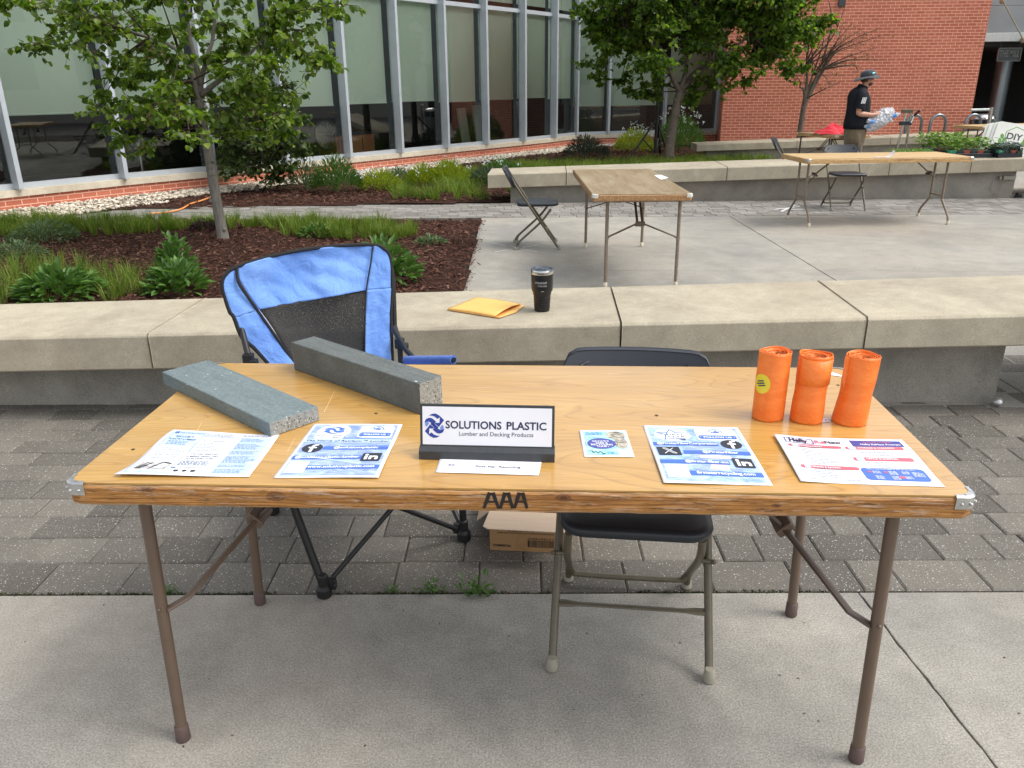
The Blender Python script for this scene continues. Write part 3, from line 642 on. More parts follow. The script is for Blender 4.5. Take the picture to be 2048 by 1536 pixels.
# ------------------------------------------------------------------ glass hall
H = thing('glass_hall', 'long glass fronted hall with grey mullions and lowered roller shades on a brick plinth', 'building', (0, 0, 0))
def strip(P, z0, z1, d0, d1, name, mat, parent, u0=0.0):
    """wall strip following plan line P; d0 = offset of front face, d1 = offset of back face (towards inside negative)"""
    A = offs(P, d0); Bk = offs(P, d1); b = MB(); u = u0
    for i in range(len(P)-1):
        L = sqrt((P[i+1][0]-P[i][0])**2+(P[i+1][1]-P[i][1])**2)
        a, c = A[i], A[i+1]; e, f = Bk[i], Bk[i+1]
        b.quad((a[0], a[1], z0), (c[0], c[1], z0), (c[0], c[1], z1), (a[0], a[1], z1), [(u, z0), (u+L, z0), (u+L, z1), (u, z1)])
        b.quad((a[0], a[1], z1), (c[0], c[1], z1), (f[0], f[1], z1), (e[0], e[1], z1), [(u, 0), (u+L, 0), (u+L, .1), (u, .1)])
        b.quad((a[0], a[1], z0), (e[0], e[1], z0), (f[0], f[1], z0), (c[0], c[1], z0), [(u, 0), (u, .1), (u+L, .1), (u+L, 0)])
        b.quad((e[0], e[1], z0), (e[0], e[1], z1), (f[0], f[1], z1), (f[0], f[1], z0), [(u, z0), (u, z1), (u+L, z1), (u+L, z0)])
        u += L
    return b.build(name, mat, parent)
LINE = WALL+WALL2[1:]
ZS = 0.265
strip(LINE, -0.05, ZS-0.09, 0.0, -0.25, 'brick_plinth', M['brick'], H)
strip(LINE, ZS-0.09+0.002, ZS, 0.03, -0.25, 'stone_sill', M['sill'], H)
strip(LINE, ZS+0.002, ZS+0.075, -0.04, -0.10, 'bottom_rail', M['alu'], H)
strip(LINE, 3.01, 3.09, -0.035, -0.10, 'transom', M['alu'], H)
strip(LINE, 6.0, 6.3, 0.2, -0.4, 'roof_edge', M['alu'], H)
LI = offs(LINE, -0.075); LS = offs(LINE, -0.22)
for i in range(len(LINE)-1):
    a, c = LI[i], LI[i+1]
    b = MB(); b.quad((a[0], a[1], ZS+0.076), (c[0], c[1], ZS+0.076), (c[0], c[1], 3.009), (a[0], a[1], 3.009)); b.build('window_pane', M['glass'], H)
    b = MB(); b.quad((a[0], a[1], 3.091), (c[0], c[1], 3.091), (c[0], c[1], 5.99), (a[0], a[1], 5.99)); b.build('upper_pane', M['glass'], H)
    s0, s1 = V(LS[i]+(0,)), V(LS[i+1]+(0,)); d = (s1-s0); s0 = s0+d*0.06; s1 = s1-d*0.05
    zb = 1.20+0.02*sin(i*2.1) if i < len(WALL)-1 else 0.98
    b = MB(); n_ = V((d.y, -d.x, 0)).normalized()*0.012
    b.add([(s0.x, s0.y, zb), (s1.x, s1.y, zb), (s1.x, s1.y, 3.06), (s0.x, s0.y, 3.06)], [(0, 1, 2, 3)])
    b.tube([(s0.x, s0.y, zb), (s1.x, s1.y, zb)], 0.014, 6); b.build('roller_shade', M['shade'], H)
    b = MB(); b.add([(s0.x, s0.y, 3.2), (s1.x, s1.y, 3.2), (s1.x, s1.y, 5.9), (s0.x, s0.y, 5.9)], [(0, 1, 2, 3)]); b.build('upper_shade', M['shade'], H)
for i in range(len(LINE)):
    p = V(LINE[i]+(0,)); a = V(LINE[max(i-1, 0)]+(0,)); c = V(LINE[min(i+1, len(LINE)-1)]+(0,)); t = (c-a).normalized(); nn = V((t.y, -t.x, 0))
    last = i >= len(WALL)-1; dep = 0.20 if not last else 0.13
    ctr = p - nn*0.0 + nn*(-0.10+dep/2)
    b = MB(); b.box((ctr.x, ctr.y, (ZS+0.004+5.98)/2), (0.062, dep, 5.98-ZS-0.008), rotz(atan2(t.y, t.x))); b.build('mullion', M['alu'], H, bevel=0.004)
# interior
INN = offs(LINE, -4.2)
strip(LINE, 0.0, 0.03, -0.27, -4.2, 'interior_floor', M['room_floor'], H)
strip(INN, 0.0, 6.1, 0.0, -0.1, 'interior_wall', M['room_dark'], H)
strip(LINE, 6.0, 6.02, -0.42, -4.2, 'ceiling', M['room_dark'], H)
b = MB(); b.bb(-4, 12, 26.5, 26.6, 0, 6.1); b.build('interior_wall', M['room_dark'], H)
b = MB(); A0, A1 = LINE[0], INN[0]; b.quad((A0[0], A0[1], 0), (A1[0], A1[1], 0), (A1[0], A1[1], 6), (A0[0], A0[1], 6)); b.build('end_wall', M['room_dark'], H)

# things seen through the lower panes
def inside(i, u, d): a, c = V(LINE[i]+(0,)), V(LINE[i+1]+(0,)); t = (c-a).normalized(); return a.lerp(c, u) + V((-t.y, t.x, 0))*d, atan2(t.y, t.x)
p, an = inside(6, 0.12, 0.75); t = thing('floor_fan', 'round drum fan standing behind the glass', 'fan', (p.x, p.y, 0.03), an)
b = MB(); b.tube([(0.27*cos(a), 0, 0.62+0.27*sin(a)) for a in [k*pi/12 for k in range(25)]], 0.02, 8, caps=False); b.tube([(-.2, .1, 0), (-.2, 0, .4)], .012); b.tube([(.2, .1, 0), (.2, 0, .4)], .012); b.build('frame', M['black_metal'], t)
b = MB(); b.lathe([(0.001, -0.01), (0.25, -0.005), (0.25, 0.005), (0.001, 0.01)], (0, 0.03, 0.62), 24, Matrix.Rotation(pi/2, 3, 'X'))
for k in range(20): a = k*pi/10; b.tube([(0.05*cos(a), -.0, .62+.05*sin(a)), (.26*cos(a), -.0, .62+.26*sin(a))], .004, 4)
b.build('grille', M['brushed'], t)
p, an = inside(6, 0.6, 0.9); t = thing('cabinet', 'low cherry wood cabinet behind the glass beside the round fan', 'cabinet', (p.x, p.y, 0.03), an)
b = MB(); b.box((0, 0, .3), (1.0, .5, .56)); b.build('case', M['cabinet'], t, bevel=.01)
for k in (-1, 0, 1):
    b = MB(); b.box((k*.31, -.262, .3), (.29, .02, .48)); b.build('door', M['cabinet'], t, bevel=.004)
b = MB(); b.box((0, 0, .60), (1.06, .54, .035)); b.build('top', M['room_dark'], t, bevel=.004)
for k, (i, u, d, w_, h_) in enumerate(((9, 0.15, .8, .42, 1.0), (9, 0.62, .9, .5, 1.05), (10, 0.75, .7, .4, 1.1))):
    p, an = inside(i, u, d); b = MB(); b.box((0, 0, h_/2), (w_, .04, h_), Matrix.Rotation(-0.14, 3, 'X'))
    o = b.build('display_board', M['pale_wall'], bevel=.004); o.location = (p.x, p.y, .03); o.rotation_euler = (0, 0, an+0.3)
    tag(o, ['pale display board leaning inside, leftmost of three behind the glass', 'second pale display board from the left behind the glass', 'pale display board behind the glass nearest the corner of the hall'][k], 'board', 'display boards inside the hall')
p, an = inside(3, 0.55, 1.0); t = thing('bistro_table', 'dark bistro table standing inside behind the glass at the left', 'table', (p.x, p.y, .03), an)
b = MB(); b.lathe([(.001, .72), (.4, .72), (.4, .75), (.001, .75)]); b.build('top', M['room_floor'], t); b = MB(); b.tube([(0, 0, 0), (0, 0, .72)], .03); b.lathe([(.001, 0), (.25, 0), (.25, .02), (.001, .03)]); b.build('pedestal', M['steel'], t)

# ------------------------------------------------------------------ brick block, canopy, column
K = thing('brick_block', 'tall red brick building wall at the right', 'building')
def wallbox(x0, x1, y0, y1, z0, z1, name, mat, par):
    b = MB()
    for (ax, ay), (bx_, by_) in (((x0, y0), (x1, y0)), ((x1, y0), (x1, y1)), ((x1, y1), (x0, y1)), ((x0, y1), (x0, y0))):
        L = abs(bx_-ax)+abs(by_-ay); b.quad((ax, ay, z0), (bx_, by_, z0), (bx_, by_, z1), (ax, ay, z1), [(ax*0+ay, z0), (ay+L, z0), (ay+L, z1), (ay, z1)])
    b.quad((x0, y0, z1), (x1, y0, z1), (x1, y1, z1), (x0, y1, z1)); return b.build(name, mat, par)
wallbox(4.24, 10.22, 19.55, 24.0, -0.05, 7.2, 'brick_wall', M['brick'], K)
for v in K.children[0].data.vertices:
    if v.co.x < 5 and v.co.y > 22: v.co.x = 4.96
b = MB(); b.bb(4.15, 10.3, 19.4, 24.1, 7.2, 7.4); b.build('coping', M['sill'], K)
q = D(1685, 2, 19.5); b = MB(); b.bb(q.x-.08, q.x+.08, 19.5, 19.56, q.z-.12, q.z+.3); b.build('vent', M['dark_win'], K, bevel=.01)
C = thing('entrance_canopy', 'grey metal panelled front above the dark entrance of the coffee shop', 'building')
for k in range(5):
    b = MB(); b.bb(10.45, 17, 20.6+0.004*k, 20.9, 2.62+0.60*k, 3.212+0.60*k); b.build('metal_panel', M['fascia'], C, bevel=.006)
b = MB(); b.bb(10.45, 17, 20.35, 20.9, 2.40, 2.60); b.build('fascia_trim', M['fascia_lt'], C, bevel=.01)
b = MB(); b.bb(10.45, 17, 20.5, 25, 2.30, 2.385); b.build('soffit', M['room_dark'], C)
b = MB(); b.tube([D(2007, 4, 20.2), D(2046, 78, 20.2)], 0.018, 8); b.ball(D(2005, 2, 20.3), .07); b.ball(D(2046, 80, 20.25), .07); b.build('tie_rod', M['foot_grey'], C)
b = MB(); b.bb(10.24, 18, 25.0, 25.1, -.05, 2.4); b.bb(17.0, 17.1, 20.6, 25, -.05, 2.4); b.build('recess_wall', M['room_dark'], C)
b = MB(); cb = D(1983, 262, 21.7); ct = D(2010, 125, 21.7); b.tube([(11.87, 21.7, -.05), (11.87, 21.7, 2.32)], .20, 28); b.build('column', M['col_metal'], C, smooth=2)
def text_mesh(s, size=1.0, bold=0.0, shear=0.0, align='LEFT', spacing=1.0):
    cu = bpy.data.curves.new('t', 'FONT'); cu.body = s; cu.size = size; cu.offset = bold; cu.shear = shear; cu.align_x = align; cu.space_character = spacing; cu.resolution_u = 3
    ob = bpy.data.objects.new('t', cu); COL.objects.link(ob); bpy.context.view_layer.update()
    dg = bpy.context.evaluated_depsgraph_get(); me = bpy.data.meshes.new_from_object(ob.evaluated_get(dg))
    vs = [tuple(v.co) for v in me.vertices]; fs = [tuple(p.vertices) for p in me.polygons]
    bpy.data.objects.remove(ob); bpy.data.curves.remove(cu); bpy.data.meshes.remove(me); return vs, fs
def text_to(b, s, fn, size, width=None, bold=0.0, shear=0.0, center=False, x=0.0, y=0.0, spacing=1.0):
    """lay text through the mapping fn(x, y) -> world point; width rescales to an exact width"""
    vs, fs = text_mesh(s, 1.0, bold, shear, spacing=spacing)
    if not vs: return
    xs = [v[0] for v in vs]; x0, x1 = min(xs), max(xs); kx = size if width is None else width/(x1-x0); ox = -x0*kx-(0.5*(x1-x0)*kx if center else 0)
    b.add([fn(x+ox+v[0]*kx, y+v[1]*size) for v in vs], fs)
t = thing('hanging_sign', 'dark hanging THE MILL sign under the canopy edge', 'sign', (0, 0, 0))
s0 = D(1996, 99, 20.3); s1 = D(2038, 122, 20.3)
b = MB(); b.bb(s0.x, s1.x, 20.28, 20.32, s1.z, s0.z+.03); b.build('board', M['dark_win'], t, bevel=.004)
b = MB()
for (xa, xb, za, zb) in ((s0.x, s1.x, s0.z+.02, s0.z+.035), (s0.x, s1.x, s1.z-.005, s1.z+.01), (s1.x-.015, s1.x, s1.z, s0.z+.03), (s0.x, s0.x+.015, s1.z, s0.z+.03)): b.bb(xa, xb, 20.255, 20.279, za, zb)
b.build('frame', M['sign_ink'], t)
b = MB(); text_to(b, 'THE MILL', lambda x, y: V((x, 20.272, y)), 0.21, s1.x-s0.x-.08, bold=.015, x=s0.x+.04, y=s1.z+.10); b.build('lettering', M['sign_ink'], t)
b = MB(); b.tube([(s0.x+.05, 20.3, s0.z+.03), (s0.x+.05, 20.3, 2.40)], .008, 6); b.tube([(s1.x-.05, 20.3, s0.z+.03), (s1.x-.05, 20.3, 2.40)], .008, 6); b.build('hanger', M['black_metal'], t)

# ------------------------------------------------------------------ buildings and trees that only the glass reflects
FB = thing('opposite_building', 'pale building across the square, seen only as a reflection in the glass', 'building')
b = MB(); b.bb(26, 40, -6, 24, -.05, 10); b.build('wall', M['pale_wall'], FB)
for k in range(3):
    for j in range(7):
        b = MB(); b.bb(25.96, 25.995, -4.5+j*4, -2.2+j*4, 1.5+k*2.9, 3.1+k*2.9); b.build('window', M['dark_win'], FB)

# specks of debris lying on the slabs, countless and tiny
R_ = np.random.RandomState(12); n = 170
xs = R_.uniform(-2.2, 2.2, n); ys2 = np.where(R_.rand(n) < .6, R_.uniform(-.6, .66, n), R_.uniform(2.4, 8.0, n)); xs = np.where(ys2 > 2, R_.uniform(-.5, 5.0, n), xs)
a = R_.uniform(0, 6.28, n); L = R_.uniform(.0012, .0045, n)*np.where(ys2 > 2, 2.2, 1); d = np.stack([np.cos(a), np.sin(a), 0*a], 1)*L[:, None]; s_ = np.stack([-np.sin(a), np.cos(a), 0*a], 1)*(L*.45)[:, None]; c = np.stack([xs, ys2, np.full(n, .0015)], 1)
tag(npmesh('debris', np.stack([c-d-s_, c+d-s_, c+d*.8+s_, c-d*.7+s_], 1).reshape(-1, 3), np.arange(4*n).reshape(-1, 4), M['chips']), 'tiny dark specks of bark and grit scattered over the concrete', 'debris', kind='stuff')
# ================================================================== FURNITURE
def make_table(label, group, c, rz, top, edge, leg, cap, kind, H=.73, L=1.83, W=.763, T=.05, bracket='steel', loc_rot=True):
    """folding table in its own frame: x long side, y depth, origin centre on the ground"""
    t = thing('folding_table', label, 'table', (c[0], c[1], 0), rz, group)
    hx, hy, r = L/2, W/2, 0.022
    def outline(ins):
        P = []
        for (sx, sy, a0) in ((1, -1, -90), (1, 1, 0), (-1, 1, 90), (-1, -1, 180)):
            for k in range(4): a = radians(a0+30*k); P.append((sx*(hx-r-0)+cos(a)*(r-ins), sy*(hy-r)+sin(a)*(r-ins)))
        return P
    b = MB(); P = outline(0.004); n = len(P)
    b.prism(P, H-0.004, H); b.build('tabletop', M[top], t)
    # edge frame: slightly uneven outline so that the arris looks worn
    b = MB(); NN = 220; per = []
    Po = outline(0.0); Ls = [0]
    for i in range(len(Po)): a, c_ = Po[i], Po[(i+1) % len(Po)]; Ls.append(Ls[-1]+sqrt((a[0]-c_[0])**2+(a[1]-c_[1])**2))
    for k in range(NN):
        s = Ls[-1]*k/NN; i = max(j for j in range(len(Po)) if Ls[j] <= s+1e-9); u = (s-Ls[i])/(Ls[i+1]-Ls[i]); a, c_ = Po[i], Po[(i+1) % len(Po)]
        per.append((a[0]+(c_[0]-a[0])*u, a[1]+(c_[1]-a[1])*u))
    vs = []
    for k, (x, y) in enumerate(per):
        j1 = 0.0035*mnoise.noise(V((x*16, y*16, 3)))+0.002*mnoise.noise(V((x*60, y*60, 9))); l = sqrt((x/hx)**2+(y/hy)**2)
        ix, iy = (-x/hx*0.012, -y/hy*0.012*hx/hx)
        def ins(d): return (x-(d if abs(x) > hx-0.03 else 0)*(1 if x > 0 else -1), y-(d if abs(y) > hy-0.03 else 0)*(1 if y > 0 else -1))
        a = ins(0.012); e = ins(0.003+max(0, j1)); f = ins(0.0); g_ = ins(0.002+max(0, -j1)); h_ = ins(0.03)
        vs += [(a[0], a[1], H-0.0045), (e[0], e[1], H-0.005-abs(j1)*0.6), (f[0], f[1], H-0.010-abs(j1)), (f[0], f[1], H-T+0.006), (g_[0], g_[1], H-T), (h_[0], h_[1], H-T)]
    fs = [(k*6+j, ((k+1) % NN)*6+j, ((k+1) % NN)*6+j+1, k*6+j+1) for k in range(NN) for j in range(5)]
    b.add(vs, fs); b.quad((-hx+.03, -hy+.03, H-T+.001), (hx-.03, -hy+.03, H-T+.001), (hx-.03, hy-.03, H-T+.001), (-hx+.03, hy-.03, H-T+.001)); b.build('edge_frame', M[edge], t)
    for sx in (-1, 1):
        for sy in (-1, 1):
            b = MB(); e = 0.0022; q = []
            for k in range(7): a = radians(90*k/6); q.append((sx*(hx-r+cos(a)*(r+e)), sy*(hy-r+sin(a)*(r+e))))
            q = [(sx*(hx+e), sy*(hy-0.042))]+q+[(sx*(hx-0.042), sy*(hy+e))]
            m = len(q); z0, z1 = H-0.027, H+0.0012
            cx0, cy0 = sx*(hx-0.012), sy*(hy-0.012)
            inn = [(x+(cx0-x)*0.35 if 0 else x-sx*(0.010 if abs(x) > hx-0.02 else 0), y-sy*(0.010 if abs(y) > hy-0.02 else 0)) for x, y in q]
            vs = [(x, y, z0) for x, y in q]+[(x, y, z1-.003) for x, y in q]+[(x+(ix-x)*.3, y+(iy-y)*.3, z1) for (x, y), (ix, iy) in zip(q, inn)]+[(x, y, z1) for x, y in inn]
            b.add(vs, [(L_*m+i, L_*m+i+1, (L_+1)*m+i+1, (L_+1)*m+i) for L_ in range(3) for i in range(m-1)])
            for (rx, ry) in ((hx+e, hy-.030), (hx-.030, hy+e), (hx+e, hy-.012), (hx-.012, hy+e)): b.ball((sx*rx, sy*ry, H-.016), .0035, 8, 5)
            b.build('corner_bracket', M[bracket], t)
    if kind == 'straight':
        lx0, lx1, ya, yb = hx-0.111, hx-0.126, -hy+0.064, -hy+0.612     # foot x, top x, front y, rear y
        for sx in (-1, 1):
            for y in (ya, yb):
                b = MB(); b.tube([(sx*lx0, y, 0.008), (sx*lx1, y, H-T)], 0.0135, 16)
                yy = y; zz = 0.385; xx = lx0+(lx1-lx0)*zz/(H-T); b.ball((sx*xx, yy-0.0135, zz), 0.005, 8, 5)
                lg = b.build('leg', M[leg], t, smooth=2)
                b = MB(); b.lathe([(0.0155, 0.0), (0.0175, 0.004), (0.0165, 0.042), (0.0138, 0.045)], (sx*lx0, y, 0), 16); b.build('foot_cap', M[cap], lg, smooth=2)
        for sx in (-1, 1):
            J = V((sx*(hx-0.26), 0.338-hy, 0.470)); xx = lx0+(lx1-lx0)*0.385/(H-T)
            b = MB()
            for y in (ya, yb):
                b.tube([(sx*(xx-0.012), y, 0.378), (sx*(xx-0.05), y+(J.y-y)*0.1, 0.392), (J.x, J.y+(0.03 if y > J.y else -0.03), J.z)], 0.0115, 8, flat=0.45)
            b.build('leg_brace', M['taupe'] if sx < 0 else M['dark_brace'], t)
            b = MB(); b.box(J, (0.045, 0.075, 0.022), Matrix.Rotation(-sx*0.75, 3, 'Y')); b.build('brace_lock', M['taupe'], t, bevel=.004)
            b = MB(); b.tube([J+V((0, -0.02, 0)), (J.x-sx*0.24, J.y-0.02, H-T)], 0.010, 8, flat=0.5); b.tube([J+V((0, 0.02, 0)), (J.x-sx*0.24, J.y+0.02, H-T)], 0.010, 8, flat=0.5); b.build('slide_bar', M['dark_brace'], t)
            b = MB(); b.tube([(sx*lx1, ya, H-T-.012), (sx*lx1, yb, H-T-.012)], 0.012, 8); b.build('leg_pivot_bar', M[leg], t)
    else:
        for sx in (-1, 1):
            x = sx*(hx-0.13)
            for sy in (-1, 1):
                yt, yb_ = sy*(hy-0.26), sy*(hy-0.07)
                b = MB(); b.tube(smooth_path([(x, yt, H-T), (x, yt, 0.30), (x, yt+sy*0.012, 0.24), (x, yt+sy*0.16, 0.10), (x+sx*.0, yb_, 0.012)], 5), 0.0125, 12)
                lg = b.build('leg', M[leg], t, smooth=2)
                b = MB(); b.lathe([(0.016, 0.0), (0.018, 0.004), (0.016, 0.04), (0.013, 0.043)], (x, yb_, 0), 14); b.build('foot_cap', M[cap], lg, smooth=2)
            b = MB(); b.tube([(x, -hy+.26, .29), (x, hy-.26, .29)], .011, 8); b.tube([(x, -hy+.26, H-T-.012), (x, hy-.26, H-T-.012)], .011, 8); b.build('cross_bar', M[leg], t)
            J = V((x-sx*0.13, 0, .53)); b = MB()
            for sy in (-1, 1): b.tube([(x, sy*(hy-.26), .43), J+V((0, sy*.03, 0))], .009, 8, flat=.5)
            b.tube([J, (J.x-sx*.19, 0, H-T)], .018, 8, flat=.4); b.build('leg_brace', M[leg], t)
            b = MB(); b.box(J, (.05, .08, .022), Matrix.Rotation(-sx*.7, 3, 'Y')); b.build('brace_lock', M['dark_brace'], t, bevel=.004)
    return t
T1 = make_table('big varnished plywood folding table marked AAA, covered with flyers', None, (0, 0.3815), 0.0, 'maple', 'edge', 'taupe', 'cap_brown', 'straight')
# stencilled letters, screw heads, chips on the front table (parts of it)
def to_local(t, p): return t.matrix_world.inverted() @ V(p)
bpy.context.view_layer.update()
b = MB()
fx = lambda x, y: (x-0.0, -0.3815-0.0012, y)
def glyphA(x0, x1, z0, z1, th):
    m = (x0+x1)/2; w_ = x1-x0; y = -0.3830
    for a, c in (((x0, z0), (m-0.002, z1)), ((x1+.001, z0), (m+0.004, z1))):
        d = V((c[0]-a[0], 0, c[1]-a[1])).normalized(); n_ = V((d.z, 0, -d.x))*th/2
        b.add([V((a[0], y, a[1]))-n_*.75, V((a[0], y, a[1]))+n_*.75, V((c[0], y, c[1]))+n_*1.1, V((c[0], y, c[1]))-n_*1.1], [(0, 1, 2, 3)])
    zc = z0+(z1-z0)*.36; b.add([(x0+w_*.22, y-.0001, zc), (x1-w_*.2, y-.0001, zc), (x1-w_*.23, y-.0001, zc+th*.55), (x0+w_*.26, y-.0001, zc+th*.55)], [(0, 1, 2, 3)])
def zx(px, py): q = D(px, py, 0.0); return q.x, q.z
for (xa, xb) in ((968, 996), (1001, 1024), (1029, 1053)):
    x0, zb = zx(xa, 1016); x1, zt = zx(xb, 984.5); glyphA(x0, x1, zb, zt, 0.0076)
b.build('stencilled_letters', M['ink'], T1)
b = MB()
for (px, py) in ((752, 827), (1313, 831), (1676, 770.5), (266, 899)):
    q = G(px, py, .73); b.lathe([(0.0045, 0.0), (0.0045, 0.0006)], (q.x, q.y-.3815, .7301), 12)
b.build('screw_holes', M['hole'], T1)
b = MB(); R = random.Random(2)
for (px0, py0, px1, py1) in ((648, 824, 670, 781), (391, 868, 404, 843), (1096, 797, 1120, 812), (575, 903, 590, 876), (960, 803, 985, 800), (1420, 975, 1520, 968), (1430, 980, 1500, 974), (1085, 900, 1100, 912), (1375, 864, 1393, 868)):
    a, c = G(px0, py0, .7304), G(px1, py1, .7304); d = (c-a).normalized(); n_ = V((-d.y, d.x, 0))*0.0009; o_ = V((0, -.3815, 0))
    b.add([a-n_+o_, a+n_*.3+o_, c+n_*.4+o_, c-n_*.3+o_], [(0, 1, 2, 3)])
b.build('scratches', plain('pale_scratch', (0.72, 0.52, 0.27), .6), T1)

make_table('weathered dull brown folding table with one white slip, in the middle of the plaza', 'folding tables out on the plaza', (0.70, 5.58), radians(90)+0.053, 'worn_wood', 'edge_worn', 'taupe2', 'cap_white', 'straight', bracket='white_metal', W=.74, L=1.9)
make_table('pale worn folding table with curved legs in front of the far bench', 'folding tables out on the plaza', (3.66, 7.98), 0.10, 'pale_wood', 'edge_pale', 'taupe2', 'cap_white', 'curved')
a4, b4, c4 = V((4.10, 12.73, 0)), V((4.41, 11.78, 0)), V((5.01, 11.62, 0))
cen = (b4+c4)/2+(a4-b4)/2
make_table('small brown folding table with a red cloth bundle, beside the standing man', 'folding tables out on the plaza', (cen.x, cen.y), atan2((a4-b4).y, (a4-b4).x), 'worn_wood', 'edge_pale', 'dark_brace', 'cap_brown', 'straight', L=1.05, W=.62, bracket='white_metal')
b5 = V((7.5, 13.93, 0)); c5 = b5+V((.9, .30, 0))*1.35+V((-.12, .33, 0))
make_table('farthest folding table, its legs seen behind the seedling trays at the right', 'folding tables out on the plaza', (c5.x, c5.y), atan2(.3, .9), 'pale_wood', 'edge_pale', 'dark_brace', 'cap_brown', 'curved', L=1.9, W=.74, bracket='white_metal')

# ---- folding chairs; own frame: faces -y, origin on ground midway between the feet
def make_chair(label, group):
    t = thing('folding_chair', label, 'chair', (0, 0, 0), 0, group)
    # profile along f = -y
    def P(x, f, z): return (x, -f, z)
    wT = 0.2075
    for sx in (-1, 1):
        b = MB(); b.tube(smooth_path([P(sx*(wT+.001), .215, .012), P(sx*(wT-.004), -.07, .42), P(sx*(wT-.006), -.20, .612), P(sx*(wT-.012), -.238, .675)], 5), 0.0113, 12)
        lg = b.build('front_leg', M['bronze_paint'], t, smooth=2)
        b = MB(); b.lathe([(0.006, 0.0), (0.0165, 0.004), (0.0165, 0.018), (0.0135, 0.038), (0.0115, 0.04)], P(sx*(wT+.001), .217, 0), 14); b.build('foot_cap', M['foot_grey'], lg, smooth=2)
        b = MB(); b.tube(smooth_path([P(sx*(wT-.035), .14, .385), P(sx*(wT-.026), .05, .27), P(sx*(wT-.026), -.11, .125), P(sx*(wT-.024), -.175, .065), P(sx*(wT-.022), -.205, .012)], 5), 0.0108, 12)
        lg = b.build('rear_leg', M['bronze_paint'], t, smooth=2)
        b = MB(); b.lathe([(0.006, 0.0), (0.0155, 0.004), (0.0155, 0.014), (0.0125, 0.032), (0.011, 0.034)], P(sx*(wT-.022), -.205, 0), 14); b.build('foot_cap', M['foot_grey'], lg, smooth=2)
        b = MB(); b.tube([P(sx*(wT+.004), .055, .265), P(sx*(wT-.035), .05, .265)], .006, 8); b.ball(P(sx*(wT+.012), .055, .265), .0075, 8, 5); b.build('pivot', M['bronze_paint'], t)
    b = MB(); z = .145; f = .215-.285*z/.42
    pts = [P(-(wT-.006), f, z), P(-(wT-.03), f, z), P(-.14, f, z), P(.14, f, z), P(wT-.03, f, z), P(wT-.006, f, z)]
    b.tube(pts, [.0135, .0135, .0085, .0085, .0135, .0135], 10, flat=.55, up=(0, 0, 1)); b.build('front_crossbar', M['bronze_paint'], t, smooth=2)
    b = MB(); b.tube(smooth_path([P(-(wT-.028), -.155, .085), P(-(wT-.036), -.172, .06), P(-(wT-.065), -.178, .045), P(wT-.065, -.178, .045), P(wT-.036, -.172, .06), P(wT-.028, -.155, .085)], 5), .0095, 10); b.build('rear_crossbar', M['bronze_paint'], t, smooth=2)
    # seat
    def rr(hx, hy, r, n=6, yo=0): return [(s1*(hx-r)+r*cos(radians(a0+90*k/n)), yo+s2*(hy-r)+r*sin(radians(a0+90*k/n))) for (s1, s2, a0) in ((1, 1, 0), (-1, 1, 90), (-1, -1, 180), (1, -1, 270)) for k in range(n+1)]
    b = MB(); rings = [(.176, .180, .05, .408), (.192, .196, .066, .412), (.196, .200, .07, .425), (.192, .196, .066, .436), (.175, .180, .06, .440), (.10, .10, .04, .433)]
    vs = []; 
    for (hx, hy, r, z) in rings:
        for (x, y) in rr(hx, hy, r): vs.append((x, y-0.015+0.0, z+0.012*(-y)*0.6))
    m = 28; b.add(vs, [(i*m+k, i*m+(k+1) % m, (i+1)*m+(k+1) % m, (i+1)*m+k) for i in range(len(rings)-1) for k in range(m)]+[tuple(range(m))[::-1], tuple(range(5*m, 6*m))])
    b.build('seat', M['black_plastic'], t, smooth=True)
    # back rest: curved shell between the tubes, rounded upper corners, raised rim
    b = MB(); nu, nv = 20, 8
    def shell(off):
        out = []
        for j in range(nv+1):
            for i in range(nu+1):
                u = i/nu*2-1; v = j/nv; hw = .222*(1-0.10*(1-v)**3)
                # rounded corners
                z = .583+.168*v; r = .06
                x = u*hw
                top = .750 if abs(x) < hw-r else .750-r+sqrt(max(0, r*r-(abs(x)-(hw-r))**2))
                bot = .583 if abs(x) < hw-r*.6 else .583+r*.6-sqrt(max(0, (r*.6)**2-(abs(x)-(hw-r*.6))**2))
                z = bot+(top-bot)*v
                f = -.205-(z-.600)*.52-0.040*(1-u*u)*0.8+off
                out.append(P(x, f, z))
        return out
    A, Bk = shell(0.012), shell(-0.010); n1 = (nu+1)*(nv+1)
    F = [(j*(nu+1)+i, j*(nu+1)+i+1, (j+1)*(nu+1)+i+1, (j+1)*(nu+1)+i) for j in range(nv) for i in range(nu)]
    edge = [i for i in range(nu+1)]+[(j+1)*(nu+1)-1+0*j for j in range(1, nv+1)]+[nv*(nu+1)+i for i in range(nu-1, -1, -1)]+[j*(nu+1) for j in range(nv-1, 0, -1)]
    b.add(A+Bk, F+[tuple(k+n1 for k in f[::-1]) for f in F]+[(edge[k], edge[(k+1) % len(edge)], edge[(k+1) % len(edge)]+n1, edge[k]+n1) for k in range(len(edge))])
    br = b.build('backrest', M['black_plastic'], t, smooth=2, bevel=.004)
    b = MB()
    b.tube(smooth_path([P(-.165, -.252, .713), P(-.12, -.289, .720), P(0, -.307, .722), P(.12, -.289, .720), P(.165, -.252, .713)], 5), .004, 6); b.build('rim_line', M['black_plastic'], br)
    return t
CH = make_chair('black folding chair pushed under the big front table', 'black folding chairs')
CH.location = (0.316, 0.548, 0); CH.rotation_euler = (0, 0, -0.070)
bpy.context.view_layer.update()
dup(CH, (-0.075, 6.48, 0), radians(90)+0.06, 'black folding chair standing sideways at the left of the weathered plaza table')
dup(CH, (3.745, 9.03, 0), 0.03, 'black folding chair behind the pale table with curved legs')
